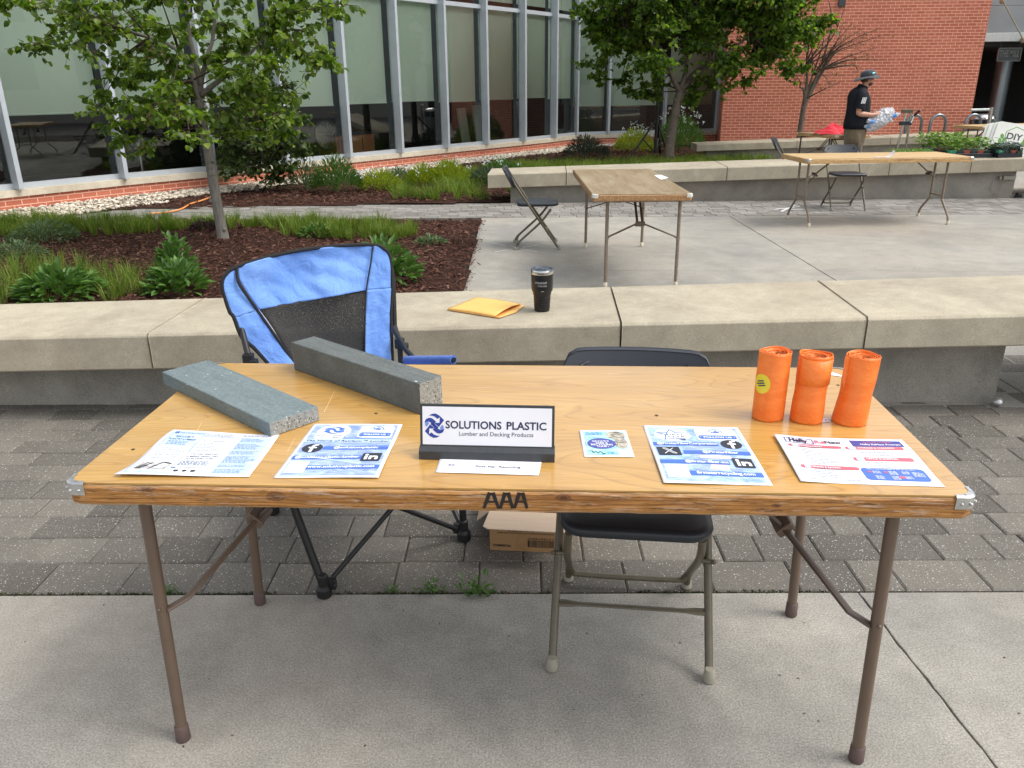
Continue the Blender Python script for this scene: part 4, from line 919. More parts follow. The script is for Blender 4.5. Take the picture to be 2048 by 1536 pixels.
dup(CH, (3.55, 10.75, 0.0), radians(90)-0.35, 'black folding chair behind the far bench, left of the small brown table')

# ---- blue camp chair
CC = thing('camp_chair', 'blue and black folding camp chair behind the left of the front table', 'chair')
fA, fB, fC, fD = V((-0.615, .655, 0)), V((-0.215, 1.0, 0)), V((-0.945, 1.16, 0)), V((-.545, 1.51, 0))
hubL, hubR = D(497, 718, 1.18), V((-.50, 1.50, .56))
def Yb(px, py): return 1.30+(px-449)/329*.32-(py-490)/235*0.10
def BP(px, py): return D(px, py, Yb(px, py))
outl = [(536, 727), (507, 695), (483.3, 674), (467.5, 634.5), (459.5, 624), (450, 595), (444.5, 567), (451, 549), (472.7, 534), (533, 515), (604.5, 500), (683.6, 491), (747, 490), (769, 498.5), (780, 516), (784, 576.5), (781.5, 634.5), (785, 720)]
b = MB(); b.tube(smooth_path([BP(*p) for p in outl]+[BP(787, 745)], 4), .0070, 8); b.build('piping', M['black_cloth'], CC)
def surf(name, L_, R_, mat, nu=14, nv=18, amp=0.006, seed=0, sag=0.0, freq=9, inset=0.0, T_=None):
    TT = smooth_path([BP(*p) for p in T_], 6) if T_ else None
    LL = smooth_path([BP(*p) for p in L_], 6); RR = smooth_path([BP(*p) for p in R_], 6)
    def at(P, u): k = u*(len(P)-1); i = min(int(k), len(P)-2); return P[i].lerp(P[i+1], k-i)
    nrm = V((.35, -.9, .2)).normalized()
    def fn(u, v):
        p = at(LL, v).lerp(at(RR, v), u)
        if TT: p = p+(at(TT, u)-LL[0].lerp(RR[0], u))*(1-v)
        q = V((p.x*freq, p.y*freq+seed, p.z*freq*.6))
        wv = mnoise.noise(q)*amp*1.5+mnoise.noise(q*2.7)*amp*.7+amp*1.1*abs(mnoise.noise(V((p.x*6+p.z*14+seed, p.x*9, 3))))
        return p+nrm*(wv*min(1, 6*u*(1-u)+.3)-sag*sin(pi*u)*sin(pi*min(1, v*.9+.05))+inset)
    b = MB(); b.grid(fn, nu, nv); return b.build(name, M[mat], CC, smooth=True, solid=.003)
surf('headrest', [(478, 534), (482, 560), (500, 592), (517.5, 619)], [(747, 493), (743, 525), (737, 555), (733.7, 580)], 'blue_cloth', 40, 20, .014, 1, .02, 6, T_=[(474, 534), (533, 516), (604, 501), (684, 492), (747, 491)])
surf('back_mesh', [(517, 617), (545, 655), (589, 727), (600, 745)], [(734, 579), (731, 640), (729, 700), (729, 745)], 'mesh', 24, 18, .002, 3, .035, inset=-.004)
surf('side_panel', [(453, 549), (448, 572), (462, 622), (470, 634)], [(480, 534), (481, 565), (500, 595), (517, 619)], 'blue_cloth', 14, 16, .008, 5, 0, 12, T_=[(450, 552), (458, 542), (476, 534)])
surf('side_panel', [(470, 634), (486, 673), (510, 696), (540, 730), (552, 745)], [(518, 619), (546, 660), (570, 698), (590, 728), (600, 745)], 'blue_cloth', 14, 24, .008, 8, 0, 12)
surf('side_panel', [(747, 492), (743, 525), (738, 555), (733.5, 580)], [(768, 500), (778, 518), (781, 545), (782, 576)], 'blue_cloth', 14, 16, .008, 11, 0, 12, T_=[(747, 491), (760, 493), (771, 501)])
surf('side_panel', [(734, 580), (731, 640), (729, 700), (729, 745)], [(782, 576), (780, 634), (781, 700), (783, 745)], 'blue_cloth', 14, 24, .008, 14, 0, 12)
b = MB(); b.tube(smooth_path([BP(747, 491)+V((0, -.008, 0)), BP(743, 525)+V((0, -.016, 0)), BP(734, 579)+V((0, -.012, 0)), BP(731, 640)+V((0, -.008, 0)), BP(729, 730)], 4), .0028, 6); b.build('seam', M['black_cloth'], CC)
b = MB(); b.tube(smooth_path([BP(475, 534)+V((0, -.006, 0)), BP(480, 562)+V((0, -.016, 0)), BP(500, 593)+V((0, -.016, 0)), BP(518, 620)+V((0, -.012, 0)), BP(589, 727)], 4), .0052, 6); b.build('seam', M['black_cloth'], CC)
# seat, frame
b = MB(); s = [fC+V((.05, .0, .44)), fD+V((0, -.02, .44)), fB+V((-.02, 0, .46)), fA+V((.02, 0, .46))]
def seatf(u, v): p = s[0].lerp(s[1], u).lerp(s[3].lerp(s[2], u), v); return p-V((0, 0, .06*sin(pi*u)*sin(pi*v)))
b.grid(seatf, 12, 12); b.build('seat', M['blue_cloth'], CC, smooth=True, solid=.004)
up = .06
posts = [('rear_post', fC, [hubL+V((0, 0, -.15)), hubL+V((0, 0, .02)), BP(480, 657)+V((0, .012, 0)), BP(458, 612)+V((.012, .03, 0)), BP(455, 565)+V((.01, .03, -.01))]),
         ('rear_post', fD, [hubR+V((0, 0, -.15)), hubR, BP(786, 655)+V((0, .03, 0)), BP(783, 560)+V((0, .03, 0)), BP(772, 505)+V((0, .02, -.01))])]
for nm, f0, rest in posts:
    b = MB(); b.tube([f0+V((0, 0, .03))]+rest, .0105, 10); b.build(nm, M['black_metal'], CC, smooth=2)
for f0, top in ((fA, fA+V((-.02, .03, .60))), (fB, fB+V((0, 0, .62)))):
    b = MB(); b.tube([f0+V((.0, 0, .03)), V((-.694, .70, .277)) if f0 is fA else f0+V((-.005, .0, .3)), top if f0 is fB else V((-.745, .735, .50))], .0125, 10); b.build('front_post', M['black_metal'], CC, smooth=2)
cr = [(fA, fB), (fB, fD), (fD, fC), (fC, fA)]
for p, q in cr:
    for a, c in ((p, q), (q, p)):
        b = MB(); d = (c-a); b.tube([a+d*.06+V((0, 0, .055)), a+d*.94+V((0, 0, .40))], .0085, 10); b.build('cross_strut', M['black_metal'], CC, smooth=2)
for f0 in (fA, fB, fC, fD):
    b = MB(); b.lathe([(.018, 0), (.024, .004), (.024, .03), (.016, .04), (.016, .075), (.0115, .08)], f0, 14); b.box(f0+V((.022 if f0.x < -.4 else -.022, .01, .04)), (.03, .022, .035)); b.ball(f0+V((.036 if f0.x < -.4 else -.036, -.004, .042)), .006, 8, 5); b.build('foot', M['black_metal'], CC, bevel=.003)
for h in (hubL, hubR):
    b = MB(); b.box(h+V((0, 0, -.0)), (.035, .03, .04)); b.box(h+V((.022, -.01, -.01)), (.025, .03, .025)); b.build('hub', M['black_metal'], CC, bevel=.004)
for (hs, tip, lab) in ((D(812, 720, 1.15), D(907, 719.5, .98), 1), (V((-.86, 1.10, .56)), V((-.60, .82, .60)), 0)):
    b = MB(); b.tube([hs, tip], .0145, 16); b.build('armrest', M['blue_foam'], CC, smooth=2)
b = MB(); b.tube([D(786, 657, 1.50), D(812, 700, 1.30), D(836, 726, 1.18)], .0095, 10); b.build('arm_strut', M['black_metal'], CC, smooth=2)
b = MB(); q = D(906.5, 719.5, .978); b.tube([q, q+V((.0035, -.0035, 0))], .0085, 14); b.tube([D(905, 727, 1.0), D(840, 728, 1.12)], .008, 8); b.build('arm_bar', M['black_metal'], CC)

# ================================================================== THINGS ON THE FRONT TABLE
ZT = .7302
def plank(name, label, c0, c1, wd, h, mat, tilt=0.0):
    """c0: near-left bottom corner, c1: direction along its length, wd across to the right"""
    L = (V(c1)-V(c0)).length; d = (V(c1)-V(c0)).normalized(); ang = atan2(d.y, d.x)
    t = thing(name, label, 'plank', (c0[0], c0[1], ZT), ang)
    b = MB(); nx, ny = 40, 8
    b.bb(0.0015, L-.0015, -wd, 0, 0, h); o = b.build('board', M[mat], t, bevel=.0025)
    for k, x in ((0, 0.0), (1, L-.0015)):
        b = MB(); b.bb(x, x+.0015, -wd+.0015, -.0015, .0015, h-.0015); b.build('sawn_end', M['lumber_end'], t)
    return t
# near-left corner -> far-left corner; width extends to the right hand side (negative local y)
plank('plastic_lumber_board', 'flat wide grey plastic lumber board overhanging the left back of the table', (-.562, .236), (-.975, .580), .135, .036, 'lumber')
plank('plastic_lumber_post', 'thick dark square plastic lumber post lying at the back of the table', (-.236, .380), (-.652, .708), .077, .082, 'lumber_dark')

# ---- papers: everything is laid out in page millimetres and carried onto the curved sheet
class Page:
    def __init__(s, label, quad, w_, h_, wave=0.003, seed=0, name='flyer', cat='flyer', lift=0.0, edge=None, group=None):
        s.q = [V((x, y, 0)) for x, y in quad]; s.w = w_; s.h = h_; s.a = wave; s.sd = seed; s.lift = lift; s.edge = edge
        s.c = (s.q[0]+s.q[1]+s.q[2]+s.q[3])/4; s.t = thing(name, label, cat, (s.c.x, s.c.y, ZT), 0, group); s.n = 0
    def p(s, x, y, k=0):
        u, v = x/s.w, y/s.h; p = s.q[0].lerp(s.q[1], u).lerp(s.q[3].lerp(s.q[2], u), v)-s.c
        zz = s.a*(0.5+0.5*sin(5.5*v+s.sd+1.1*u))*(0.55+0.45*sin(3*u+s.sd*2))
        if s.edge: zz += s.edge(u, v)
        return V((p.x, p.y, .0006+zz+s.lift+.00035*k))
    def sheet(s, mat='paper'):
        b = MB(); b.grid(lambda u, v: s.p(u*s.w, v*s.h), 26, 26); b.build('page', M[mat], s.t, smooth=True, solid=.0002)
    def rect(s, name, mat, rs, k=1):
        b = MB()
        for (x0, y0, x1, y1) in rs:
            nx = max(1, int((x1-x0)/10)); ny = max(1, int((y1-y0)/10)); b.grid(lambda u, v: s.p(x0+u*(x1-x0), y0+v*(y1-y0), k), nx, ny)
        return b.build(name, M[mat], s.t)
    def blob(s, b, pts, k):
        c = (sum(p[0] for p in pts)/len(pts), sum(p[1] for p in pts)/len(pts)); n = len(pts); R_ = 5
        vs = [s.p(c[0]+(x-c[0])*j/R_, c[1]+(y-c[1])*j/R_, k) for j in range(1, R_+1) for x, y in pts]+[s.p(*c, k)]
        b.add(vs, [(j*n+i, j*n+(i+1) % n, (j+1)*n+(i+1) % n, (j+1)*n+i) for j in range(R_-1) for i in range(n)]+[(len(vs)-1, (i+1) % n, i) for i in range(n)])
    def ell(s, name, mat, es, k=2):
        b = MB()
        for (cx_, cy_, rx, ry) in es: s.blob(b, [(cx_+rx*cos(2*pi*i/32), cy_+ry*sin(2*pi*i/32)) for i in range(32)], k)
        return b.build(name, M[mat], s.t)
    def rrect(s, name, mat, rs, k=2):
        b = MB()
        for (x0, y0, x1, y1, r) in rs:
            P = [((x1-r if sx > 0 else x0+r)+r*cos(radians(a0+22.5*i)), (y1-r if sy > 0 else y0+r)+r*sin(radians(a0+22.5*i))) for (sx, sy, a0) in ((1, 1, 0), (-1, 1, 90), (-1, -1, 180), (1, -1, 270)) for i in range(5)]
            s.blob(b, P, k)
        return b.build(name, M[mat], s.t)
    def polys(s, name, mat, ps, k=3):
        b = MB()
        for P in ps: b.add([s.p(x, y, k) for x, y in P], [tuple(range(len(P)))])
        return b.build(name, M[mat], s.t)
    def line(s, b, pts, wd, k):
        pts = [V((x, y, 0)) for x, y in pts]
        for i in range(len(pts)-1):
            d = (pts[i+1]-pts[i]); 
            if d.length < 1e-6: continue
            d.normalize(); n_ = V((-d.y, d.x, 0))*wd/2; a, c = pts[i]-d*wd*.2, pts[i+1]+d*wd*.2
            b.add([s.p(q.x, q.y, k) for q in (a-n_, a+n_, c+n_, c-n_)], [(0, 1, 2, 3)])
    def lines(s, name, mat, ls, wd, k=3):
        b = MB()
        for l in ls: s.line(b, l, wd, k)
        return b.build(name, M[mat], s.t)
    def text(s, name, mat, items, k=4, bold=0.0):
        """items: (string, x, baseline y, height mm, width or None, shear)"""
        for (st, x, y, sz, wd, sh) in items:
            b = MB(); text_to(b, st, lambda X, Y: s.p(X, 2*y-Y, k), sz*(1.75 if bold >= .02 else 1.4), wd, bold=bold, shear=sh, x=x, y=y); b.build(name, M[mat], s.t)
    def greek(s, name, mat, blocks, hh=1.1, k=3, seed=1):
        """lines too small to read in the photo: rows of word-long dashes"""
        R = random.Random(seed)
        for (x0, y0, x1, n, dy, fill) in blocks:
            b = MB()
            for i in range(n):
                x = x0; end = x0+(x1-x0)*(R.uniform(fill, 1))
                while x < end-2:
                    L = min(R.uniform(3, 11), end-x); b.add([s.p(a, c, k) for a, c in ((x, y0+i*dy), (x+L, y0+i*dy), (x+L, y0+i*dy+hh), (x, y0+i*dy+hh))], [(0, 1, 2, 3)]); x += L+1.6
            b.build(name, M[mat], s.t)
    def arrows(s, cx_, cy_, sc, m1='pr_navy2', m2='pr_lblue', k=4, sq=1.0):
        """two interlocking swirl arrows making an S"""
        def tf(P, fl=1): return [(cx_+fl*x*sc, cy_+fl*y*sc*sq) for x, y in P]
        def swirl():
            outer = [(-.62, -.62), (-.35, -.90), (0, -1.0), (.38, -.85), (.62, -.66), (1.0, -.42), (.92, -.20), (.72, .02), (.50, .30), (.10, .02), (-.18, -.20), (-.42, -.36)]
            return outer
        A = [(-.55, -.80), (-.25, -.98), (.10, -.98), (.45, -.80), (.70, -.60), (1.0, -.42), (.70, -.02), (.42, .22), (.52, -.22), (.30, -.10), (.42, -.42), (.20, -.66), (-.08, -.80), (-.35, -.82)]
        Bq = [(-.98, -.40), (-.80, -.62), (-.50, -.66), (-.20, -.56), (.05, -.32), (.10, -.14), (-.02, -.18), (.30, .22), (.40, .22), (.36, .36), (.02, .12), (-.30, -.12), (-.60, -.18), (-.80, -.06), (-.92, .05)]
        C_ = [(-.95, -.30), (-.80, -.38), (-.55, -.34), (-.66, -.12), (-.80, .12), (-.92, .0)]
        b1 = MB()
        for P in (A, Bq):
            for fl in (1, -1): b1.add([s.p(x, y, k) for x, y in tf(P, fl)], [tuple(range(len(P)))])
        b1.build('logo_arrows', M[m1], s.t)
        b2 = MB()
        for fl in (1, -1): b2.add([s.p(x, y, k+1) for x, y in tf(C_, fl)], [tuple(range(len(C_)))])
        b2.build('logo_accent', M[m2], s.t)
    def thumb(s, cx_, cy_, sc, mat, k=5):
        P = [(-.9, .45), (-.9, -.1), (-.55, -.1), (-.55, .45)]; Q = [(-.45, .42), (-.45, -.12), (-.1, -.25), (.15, -.75), (.35, -.7), (.32, -.2), (.85, -.2), (.95, .05), (.85, .4), (.6, .5), (0, .5)]
        s.polys('thumb_up_icon', mat, [[(cx_+x*sc, cy_+y*sc) for x, y in PP] for PP in (P, Q)], k)
        s.lines('icon_arc', mat, [[(cx_+1.55*sc*cos(a), cy_+.35*sc+1.55*sc*sin(a)) for a in [pi+pi*i/14 for i in range(15)]]], sc*.2, k)
    def fb(s, cx_, cy_, r):
        s.ell('round_f_badge', 'pr_dark', [(cx_, cy_, r, r)], 4)
        b = MB(); s.line(b, [(cx_+.42*r, cy_-.62*r), (cx_+.2*r, cy_-.62*r), (cx_+.05*r, cy_-.5*r), (cx_+.0*r, cy_-.3*r), (cx_, cy_+.95*r)], r*.28, 6); s.line(b, [(cx_-.32*r, cy_-.02*r), (cx_+.38*r, cy_-.02*r)], r*.25, 6); b.build('letter_f', M['pr_white'], s.t)
    def li(s, x0, y0, w_):
        s.rrect('in_badge', 'pr_dark', [(x0, y0, x0+w_, y0+w_, w_*.08)], 4); b = MB(); u = w_/10
        s.line(b, [(x0+2.4*u, y0+4.2*u), (x0+2.4*u, y0+8*u)], 1.5*u, 6); s.line(b, [(x0+4.7*u, y0+4.2*u), (x0+4.7*u, y0+8*u)], 1.5*u, 6); s.line(b, [(x0+7.9*u, y0+8*u), (x0+7.9*u, y0+5.6*u), (x0+7.4*u, y0+4.8*u), (x0+6.4*u, y0+4.6*u), (x0+5.4*u, y0+5.3*u)], 1.5*u, 6)
        s.blob(b, [(x0+2.4*u+.95*u*cos(a), y0+2.5*u+.95*u*sin(a)) for a in [i*pi/8 for i in range(16)]], 6); b.build('letters_in', M['pr_white'], s.t)
# 1. left flyer (landscape, partly under the board)
Pg = Page('rippled landscape flyer with a pale blue column, leftmost paper on the front table', [(-.797, .250), (-.545, .249), (-.540, .036), (-.822, .028)], 279, 216, .012, 1.0)
Pg.sheet(); Pg.rect('pale_background', 'pr_pale', [(10, 8, 182, 207)], 1)
Pg.rect('white_panel', 'pr_white', [(16, 78, 92, 200), (98, 10, 178, 204)], 2)
Pg.rect('blue_column', 'pr_blue2' if False else 'pr_pale', [(190, 22, 268, 207)], 1); Pg.rect('heading_panel', 'pr_pale', [(14, 27, 92, 76)], 2)
Pg.arrows(24, 17, 6); Pg.text('heading', 'pr_grey', [('SOLUTIONS PLASTIC', 33, 20, 5.5, 62, 0), ], 5, .01)
Pg.text('title', 'pr_grey', [('RECLAIM™', 32, 40, 7, 44, 0), ('PLASTIC LUMBER', 20, 51, 6.5, 68, 0), ('WE ARE SEEKING', 106, 112, 6.5, 64, 0), ('LUMBER RESELLERS', 101, 123, 6.5, 74, 0), ('& DISTRIBUTORS', 107, 134, 6.5, 62, 0), ('Popular applications:', 105, 50, 5, 62, 0), ('SOLUTIONS PLASTIC', 110, 180, 4.5, 58, 0)], 5, .015)
Pg.greek('small_print', 'pr_fine', [(24, 56, 88, 3, 6, .7), (22, 84, 88, 7, 7.2, .75), (100, 14, 176, 4, 5, .85), (104, 58, 172, 6, 6.6, .5), (102, 141, 174, 6, 4.6, .8), (194, 28, 262, 3, 7, .6), (194, 55, 262, 5, 6, .65), (194, 92, 264, 3, 6.5, .7), (194, 118, 264, 6, 6.3, .7), (194, 162, 264, 2, 7, .7), (196, 184, 262, 3, 7, .8), (190, 11, 266, 2, 5, .9), (40, 196, 90, 1, 4, .8)], 1.9, 5, 3)
Pg.rect('photo', 'pr_photo2', [(18, 146, 88, 188)], 3); Pg.lines('photo_boards', 'pr_dark', [[(22, 180), (34, 150)], [(30, 184), (44, 148)], [(52, 186), (66, 148)], [(66, 148), (88, 158)]], 3.2, 4); Pg.polys('photo_plank', 'pr_white', [[(60, 182), (70, 154), (86, 165), (80, 184)]], 4)
Pg.lines('rule', 'pr_grey', [[(98, 98), (178, 98)], [(96, 10), (96, 98)], [(14, 14), (14, 205)]], .9, 4); Pg.rrect('social_icons', 'pr_dark', [(112, 190, 122, 199, 1), (130, 190, 140, 199, 4.4), (148, 190, 158, 199, 1)], 5)
Pg.arrows(103, 178, 5)

def follow(Pg, x0, y0, x1, y1):
    Pg.rrect('follow_panel', 'pr_white', [(x0, y0, x1, y1, 8)], 2); m = (x0+x1)/2; Pg.thumb(m, y0+16, 10, 'pr_band'); hh = y1-y0
    Pg.rrect('follow_banner', 'pr_band', [(x0+3, y0+hh*.56, x1-3, y0+hh*.9, 6)], 3); Pg.text('follow_us', 'pr_white', [('FOLLOW US', x0+14, y0+hh*.82, 6.2, (x1-x0)-28, 0)], 5, .035)
    Pg.polys('follow_mark', 'pr_white', [[(x0+6, y0+hh*.73-1), (x0+10, y0+hh*.73), (x0+6, y0+hh*.73+2)], [(x1-7, y0+hh*.73-2), (x1-10, y0+hh*.73), (x1-7, y0+hh*.73+2)]], 5)
# 2. second flyer
Pg = Page('upright blue flyer with a round swirl logo, second paper from the left', [(-.483, .317), (-.270, .318), (-.270, .038), (-.489, .034)], 216, 279, .004, 2.4)
Pg.sheet(); Pg.rect('blue_background', 'pr_blue', [(8, 8, 208, 270)], 1)
Pg.lines('faint_boards', 'pr_lblue', [[(8, 100), (60, 78), (208, 84)], [(150, 24), (208, 40)], [(120, 78), (150, 60), (208, 52)], [(90, 130), (208, 118)]], 3, 2); Pg.lines('faint_post', 'pr_pale', [[(20, 172), (160, 216)], [(160, 216), (166, 196)], [(100, 236), (208, 258)]], 5, 2)
Pg.ell('logo_disc', 'pr_white', [(62, 46, 40, 36)], 3); Pg.rrect('logo_tag', 'pr_white', [(24, 62, 92, 86, 5)], 3); Pg.arrows(62, 40, 25, 'pr_band', 'pr_lblue', 5, .8)
Pg.text('logo_words', 'pr_grey', [('SOLUTIONS', 28, 72, 6, 60, 0), ('PLASTIC LUMBER', 28, 82, 4.5, 60, 0)], 6, .01)
follow(Pg, 122, 14, 202, 76)
Pg.rect('title_band', 'pr_pale', [(8, 88, 208, 106)], 3); Pg.text('title', 'pr_dark', [('The Home of ReClaim™ Lumber', 12, 102, 8.5, 192, .15)], 5, .012)
Pg.rect('banner', 'pr_band', [(62, 126, 208, 143), (8, 176, 160, 193), (52, 224, 208, 241)], 3)
Pg.text('handles', 'pr_white', [('@solutionsplastic', 86, 138.5, 8.5, 100, .0), ('@solutions-plastic-lumber', 15, 188.5, 8.5, 140, 0), ('www.solutionsplastic.com', 56, 236.5, 9, 142, 0)], 5, .025)
Pg.fb(38, 136, 23); Pg.li(160, 164, 42); Pg.rect('blank_code_panel', 'pr_white', [(12, 206, 54, 258)], 3)
# 3. name slip under the sign
Pg = Page('white paper slip reading 30 First Star Recycling, sticking out under the sign', [(-.155, .150), (.066, .150), (.059, .063), (-.157, .069)], 220, 87, .002, .6, 'paper_slip', 'slip')
Pg.sheet(); Pg.text('typed_words', 'pr_grey', [('30', 22, 52, 7.5, 14, 0), ('First Star Recycling', 82, 56, 8.5, 96, 0)], 2, .016)
# 4. square tour card
Pg = Page('small square turquoise card with a dark oval reading TAKE A RECYCLING TOUR', [(.150, .295), (.258, .298), (.265, .156), (.156, .153)], 108, 142, .002, .3, 'card', 'card')
Pg.sheet(); Pg.rect('turquoise_background', 'pr_teal', [(7, 8, 101, 134)], 1)
Pg.ell('photo_oval', 'pr_photo', [(80, 30, 22, 22), (88, 70, 15, 30)], 2); Pg.ell('dark_oval', 'pr_purple', [(44, 74, 32, 27)], 3); b_ = [[(44+36*cos(a), 74+32*sin(a)) for a in [radians(k*10+r) for k in range(12)]] for r in (-20, 160)]
Pg.lines('oval_rings', 'pr_dark', b_, 1.0, 3); Pg.text('tour_words', 'pr_white', [('TAKE A', 30, 76, 6, 28, 0), ('RECYCLING', 20, 85, 6.5, 48, 0), ('TOUR !', 32, 94, 6, 26, 0)], 5, .02)
Pg.greek('small_print', 'pr_white', [(24, 60, 64, 2, 5, .9)], 1.8, 5, 4); Pg.greek('heading_lines', 'pr_band', [(12, 16, 50, 1, 6, .95), (12, 22, 52, 2, 6, .9), (52, 118, 74, 2, 7, .9)], 2.6, 3, 5)
Pg.lines('script_logo', 'pr_dark', [[(12, 113), (20, 110), (22, 122), (27, 113), (32, 124), (37, 114), (42, 124), (48, 126), (40, 130)]], 2.2, 3); Pg.rect('blank_code_panel', 'pr_white', [(77, 108, 97, 132)], 3)
# 5. First Star flyer
Pg = Page('upright sky blue flyer with a star logo, firststarrecycling.com and an X badge', [(.301, .329), (.521, .326), (.529, .033), (.311, .033)], 216, 279, .005, 3.6)
Pg.sheet(); Pg.rect('blue_background', 'pr_blue2', [(8, 10, 208, 270)], 1)
Pg.polys('faint_truck', 'pr_blue', [[(72, 122), (84, 108), (150, 108), (166, 132), (160, 176), (80, 176)]], 2); Pg.ell('faint_wheels', 'pr_blue', [(88, 214, 17, 15), (160, 214, 15, 13)], 2); Pg.polys('faint_bumper', 'pr_palepink', [[(96, 158), (160, 158), (166, 172), (96, 172)], [(112, 200), (146, 200), (146, 222), (104, 222)]], 3)
Pg.ell('logo_disc', 'pr_white', [(58, 50, 40, 34)], 3)
S_ = [(24, 40), (48, 40), (56, 22), (66, 38), (96, 40)]; Pg.lines('star_outline', 'pr_band', [S_, [(24, 40), (44, 50), (38, 76), (62, 68), (78, 80)], [(48, 40), (46, 46)]], 2.6, 5)
Pg.text('logo_words', 'pr_grey', [('FIRST', 46, 53, 6, 38, 0), ('STAR', 46, 64.5, 6.5, 40, 0)], 5, .01); Pg.polys('star_arrow', 'pr_grey', [[(66, 70), (84, 70), (84, 80)]], 5)
follow(Pg, 112, 16, 202, 76)
Pg.rect('banner', 'pr_band', [(8, 90, 150, 107), (66, 134, 208, 151), (8, 182, 152, 199), (60, 230, 208, 247)], 4)
Pg.text('handles', 'pr_white', [('@FirstarFiberCorporation', 16, 103, 8.5, 132, 0), ('@FirstarFiber', 106, 147, 8.5, 76, 0), ('@firstar-fiber-inc', 60, 195, 8.5, 90, 0), ('firststarrecycling.com', 74, 243, 9, 118, 0)], 6, .025)
Pg.fb(178, 98, 23); Pg.li(160, 168, 42); Pg.rect('x_badge', 'pr_dark', [(12, 116, 60, 160)], 4)
Pg.lines('letter_x', 'pr_white', [[(24, 124), (44, 152), (50, 152), (30, 124), (24, 124)], [(46, 124), (38, 136)], [(34, 141), (25, 152)]], 1.8, 6); Pg.rect('blank_code_panel', 'pr_white', [(14, 204, 60, 258)], 3)
# 6. Hefty sheet
def curl(u, v): return 0.006*max(0, 1-u*4)*(1-v*.6)
Pg = Page('landscape white sheet with coral bars headed Hefty ReNew, rightmost paper on the table', [(.592, .277), (.873, .263), (.868, .038), (.588, .050)], 279, 216, .005, 5.0, edge=curl)
Pg.sheet(); Pg.rect('pale_wash', 'pr_palepink' if False else 'pr_white', [(6, 6, 273, 210)], 1)
Pg.rect('header_panel', 'pr_purple', [(160, 13, 268, 44)], 3); Pg.text('header_words', 'pr_pink', [('ACCEPTANCE', 186, 26, 6, 60, 0)], 5, .01); Pg.text('header_words', 'pr_white', [('Hefty ReNew Program', 178, 38, 6.5, 84, 0)], 5, .02)
Pg.text('brand_word', 'pr_navy', [('Hefty', 26, 32, 13, 42, .1)], 4, .05); Pg.lines('brand_bracket', 'pr_purple', [[(24, 14), (18, 14), (18, 38), (24, 38)], [(72, 14), (78, 14), (78, 38), (72, 38)], [(24, 14), (72, 14)], [(24, 38), (72, 38)]], 2.2, 4)
Pg.text('second_word', 'pr_pink', [('Re', 82, 34, 13, 22, 0)], 4, .02); Pg.text('third_word', 'pr_navy', [('New', 104, 34, 13, 34, 0)], 4, .02)
Pg.rrect('coral_bar', 'pr_pink', [(18, 46, 132, 58, 5), (140, 46, 262, 60, 5), (140, 98, 262, 114, 5), (18, 144, 136, 158, 5)], 3)
Pg.text('bar_words', 'pr_white', [('KITCHEN & PANTRY', 38, 55, 5, 54, 0), ('STORAGE & CLEANING', 166, 56, 5.5, 76, 0), ('OFFICE & SHIPPING', 166, 109, 5.5, 64, 0), ('DINING & EATING', 40, 154, 5.5, 58, 0)], 5, .02)
Pg.greek('list_lines', 'pr_fine', [(42, 64, 110, 11, 6.9, .35), (164, 66, 250, 4, 7, .4), (160, 120, 220, 4, 6.6, .5), (42, 163, 112, 5, 7, .5), (26, 202, 130, 1, 5, .95)], 2.0, 4, 7)
Pg.rrect('blue_panel', 'pr_band', [(138, 146, 264, 198, 10)], 3); Pg.greek('panel_lines', 'pr_white', [(150, 151, 250, 1, 5, .95), (158, 160, 176, 3, 4, .8), (190, 160, 208, 4, 4, .8), (216, 160, 232, 3, 4, .8), (236, 162, 260, 5, 4, .7), (158, 180, 176, 4, 4, .8), (190, 180, 208, 4, 4, .8), (216, 180, 232, 3, 4, .8)], 1.6, 5, 8); Pg.ell('panel_dot', 'pr_pink', [(210, 184, 6, 5), (152, 164, 4, 3), (184, 164, 4, 3)], 5)
Pg.rrect('bar_icon', 'pr_pale', [(146, 44, 162, 60, 4), (146, 96, 162, 116, 4), (26, 46, 40, 58, 3), (26, 144, 38, 158, 3)], 4)
# small strip behind the rolls
Pg = Page('thin white paper strip by the back right edge of the table', [(.775, .752), (.845, .753), (.895, .675), (.83, .705)], 70, 60, .001, 0, 'paper_strip', 'slip'); Pg.sheet()
Pg = Page('tiny white tag at the foot of the third orange roll', [(.724, .385), (.748, .386), (.748, .362), (.724, .36)], 24, 24, .001, 0, 'tag', 'tag'); Pg.sheet(); Pg.lines('ring_mark', 'pr_grey', [[(20+6*cos(a), 14+6*sin(a)) for a in [k*.4 for k in range(17)]]], 1.4, 2)

# ---- name board: leaning panel in a grooved black base
t = thing('name_sign', 'small black desk sign with a white SOLUTIONS PLASTIC panel at the table middle', 'sign', (-.0545, .128, ZT), -0.022)
b = MB(); b.add([(-.1465, 0, 0), (.1465, 0, 0), (.1465, 0, .020), (-.1465, 0, .020), (-.1465, .013, .027), (.1465, .013, .027), (-.1465, .030, .027), (.1465, .030, .027), (-.1465, .034, 0), (.1465, .034, 0)], [(0, 1, 2, 3), (3, 2, 5, 4), (4, 5, 7, 6), (6, 7, 9, 8), (0, 3, 4, 6, 8), (1, 9, 7, 5, 2), (0, 8, 9, 1)])
b.build('base', M['frame_black'], t, bevel=.0012)
tl = radians(12); Mx = Matrix.Rotation(-tl, 3, 'X')
def sp(x, y, k=0): return V((0, .014, .024)) + Mx @ V((x, -.0004*k, y))
b = MB(); b.box(V((0, .014, .024))+Mx @ V((0, .003, .046)), (.290, .006, .098), Mx); b.build('backboard', M['frame_black'], t, bevel=.001)
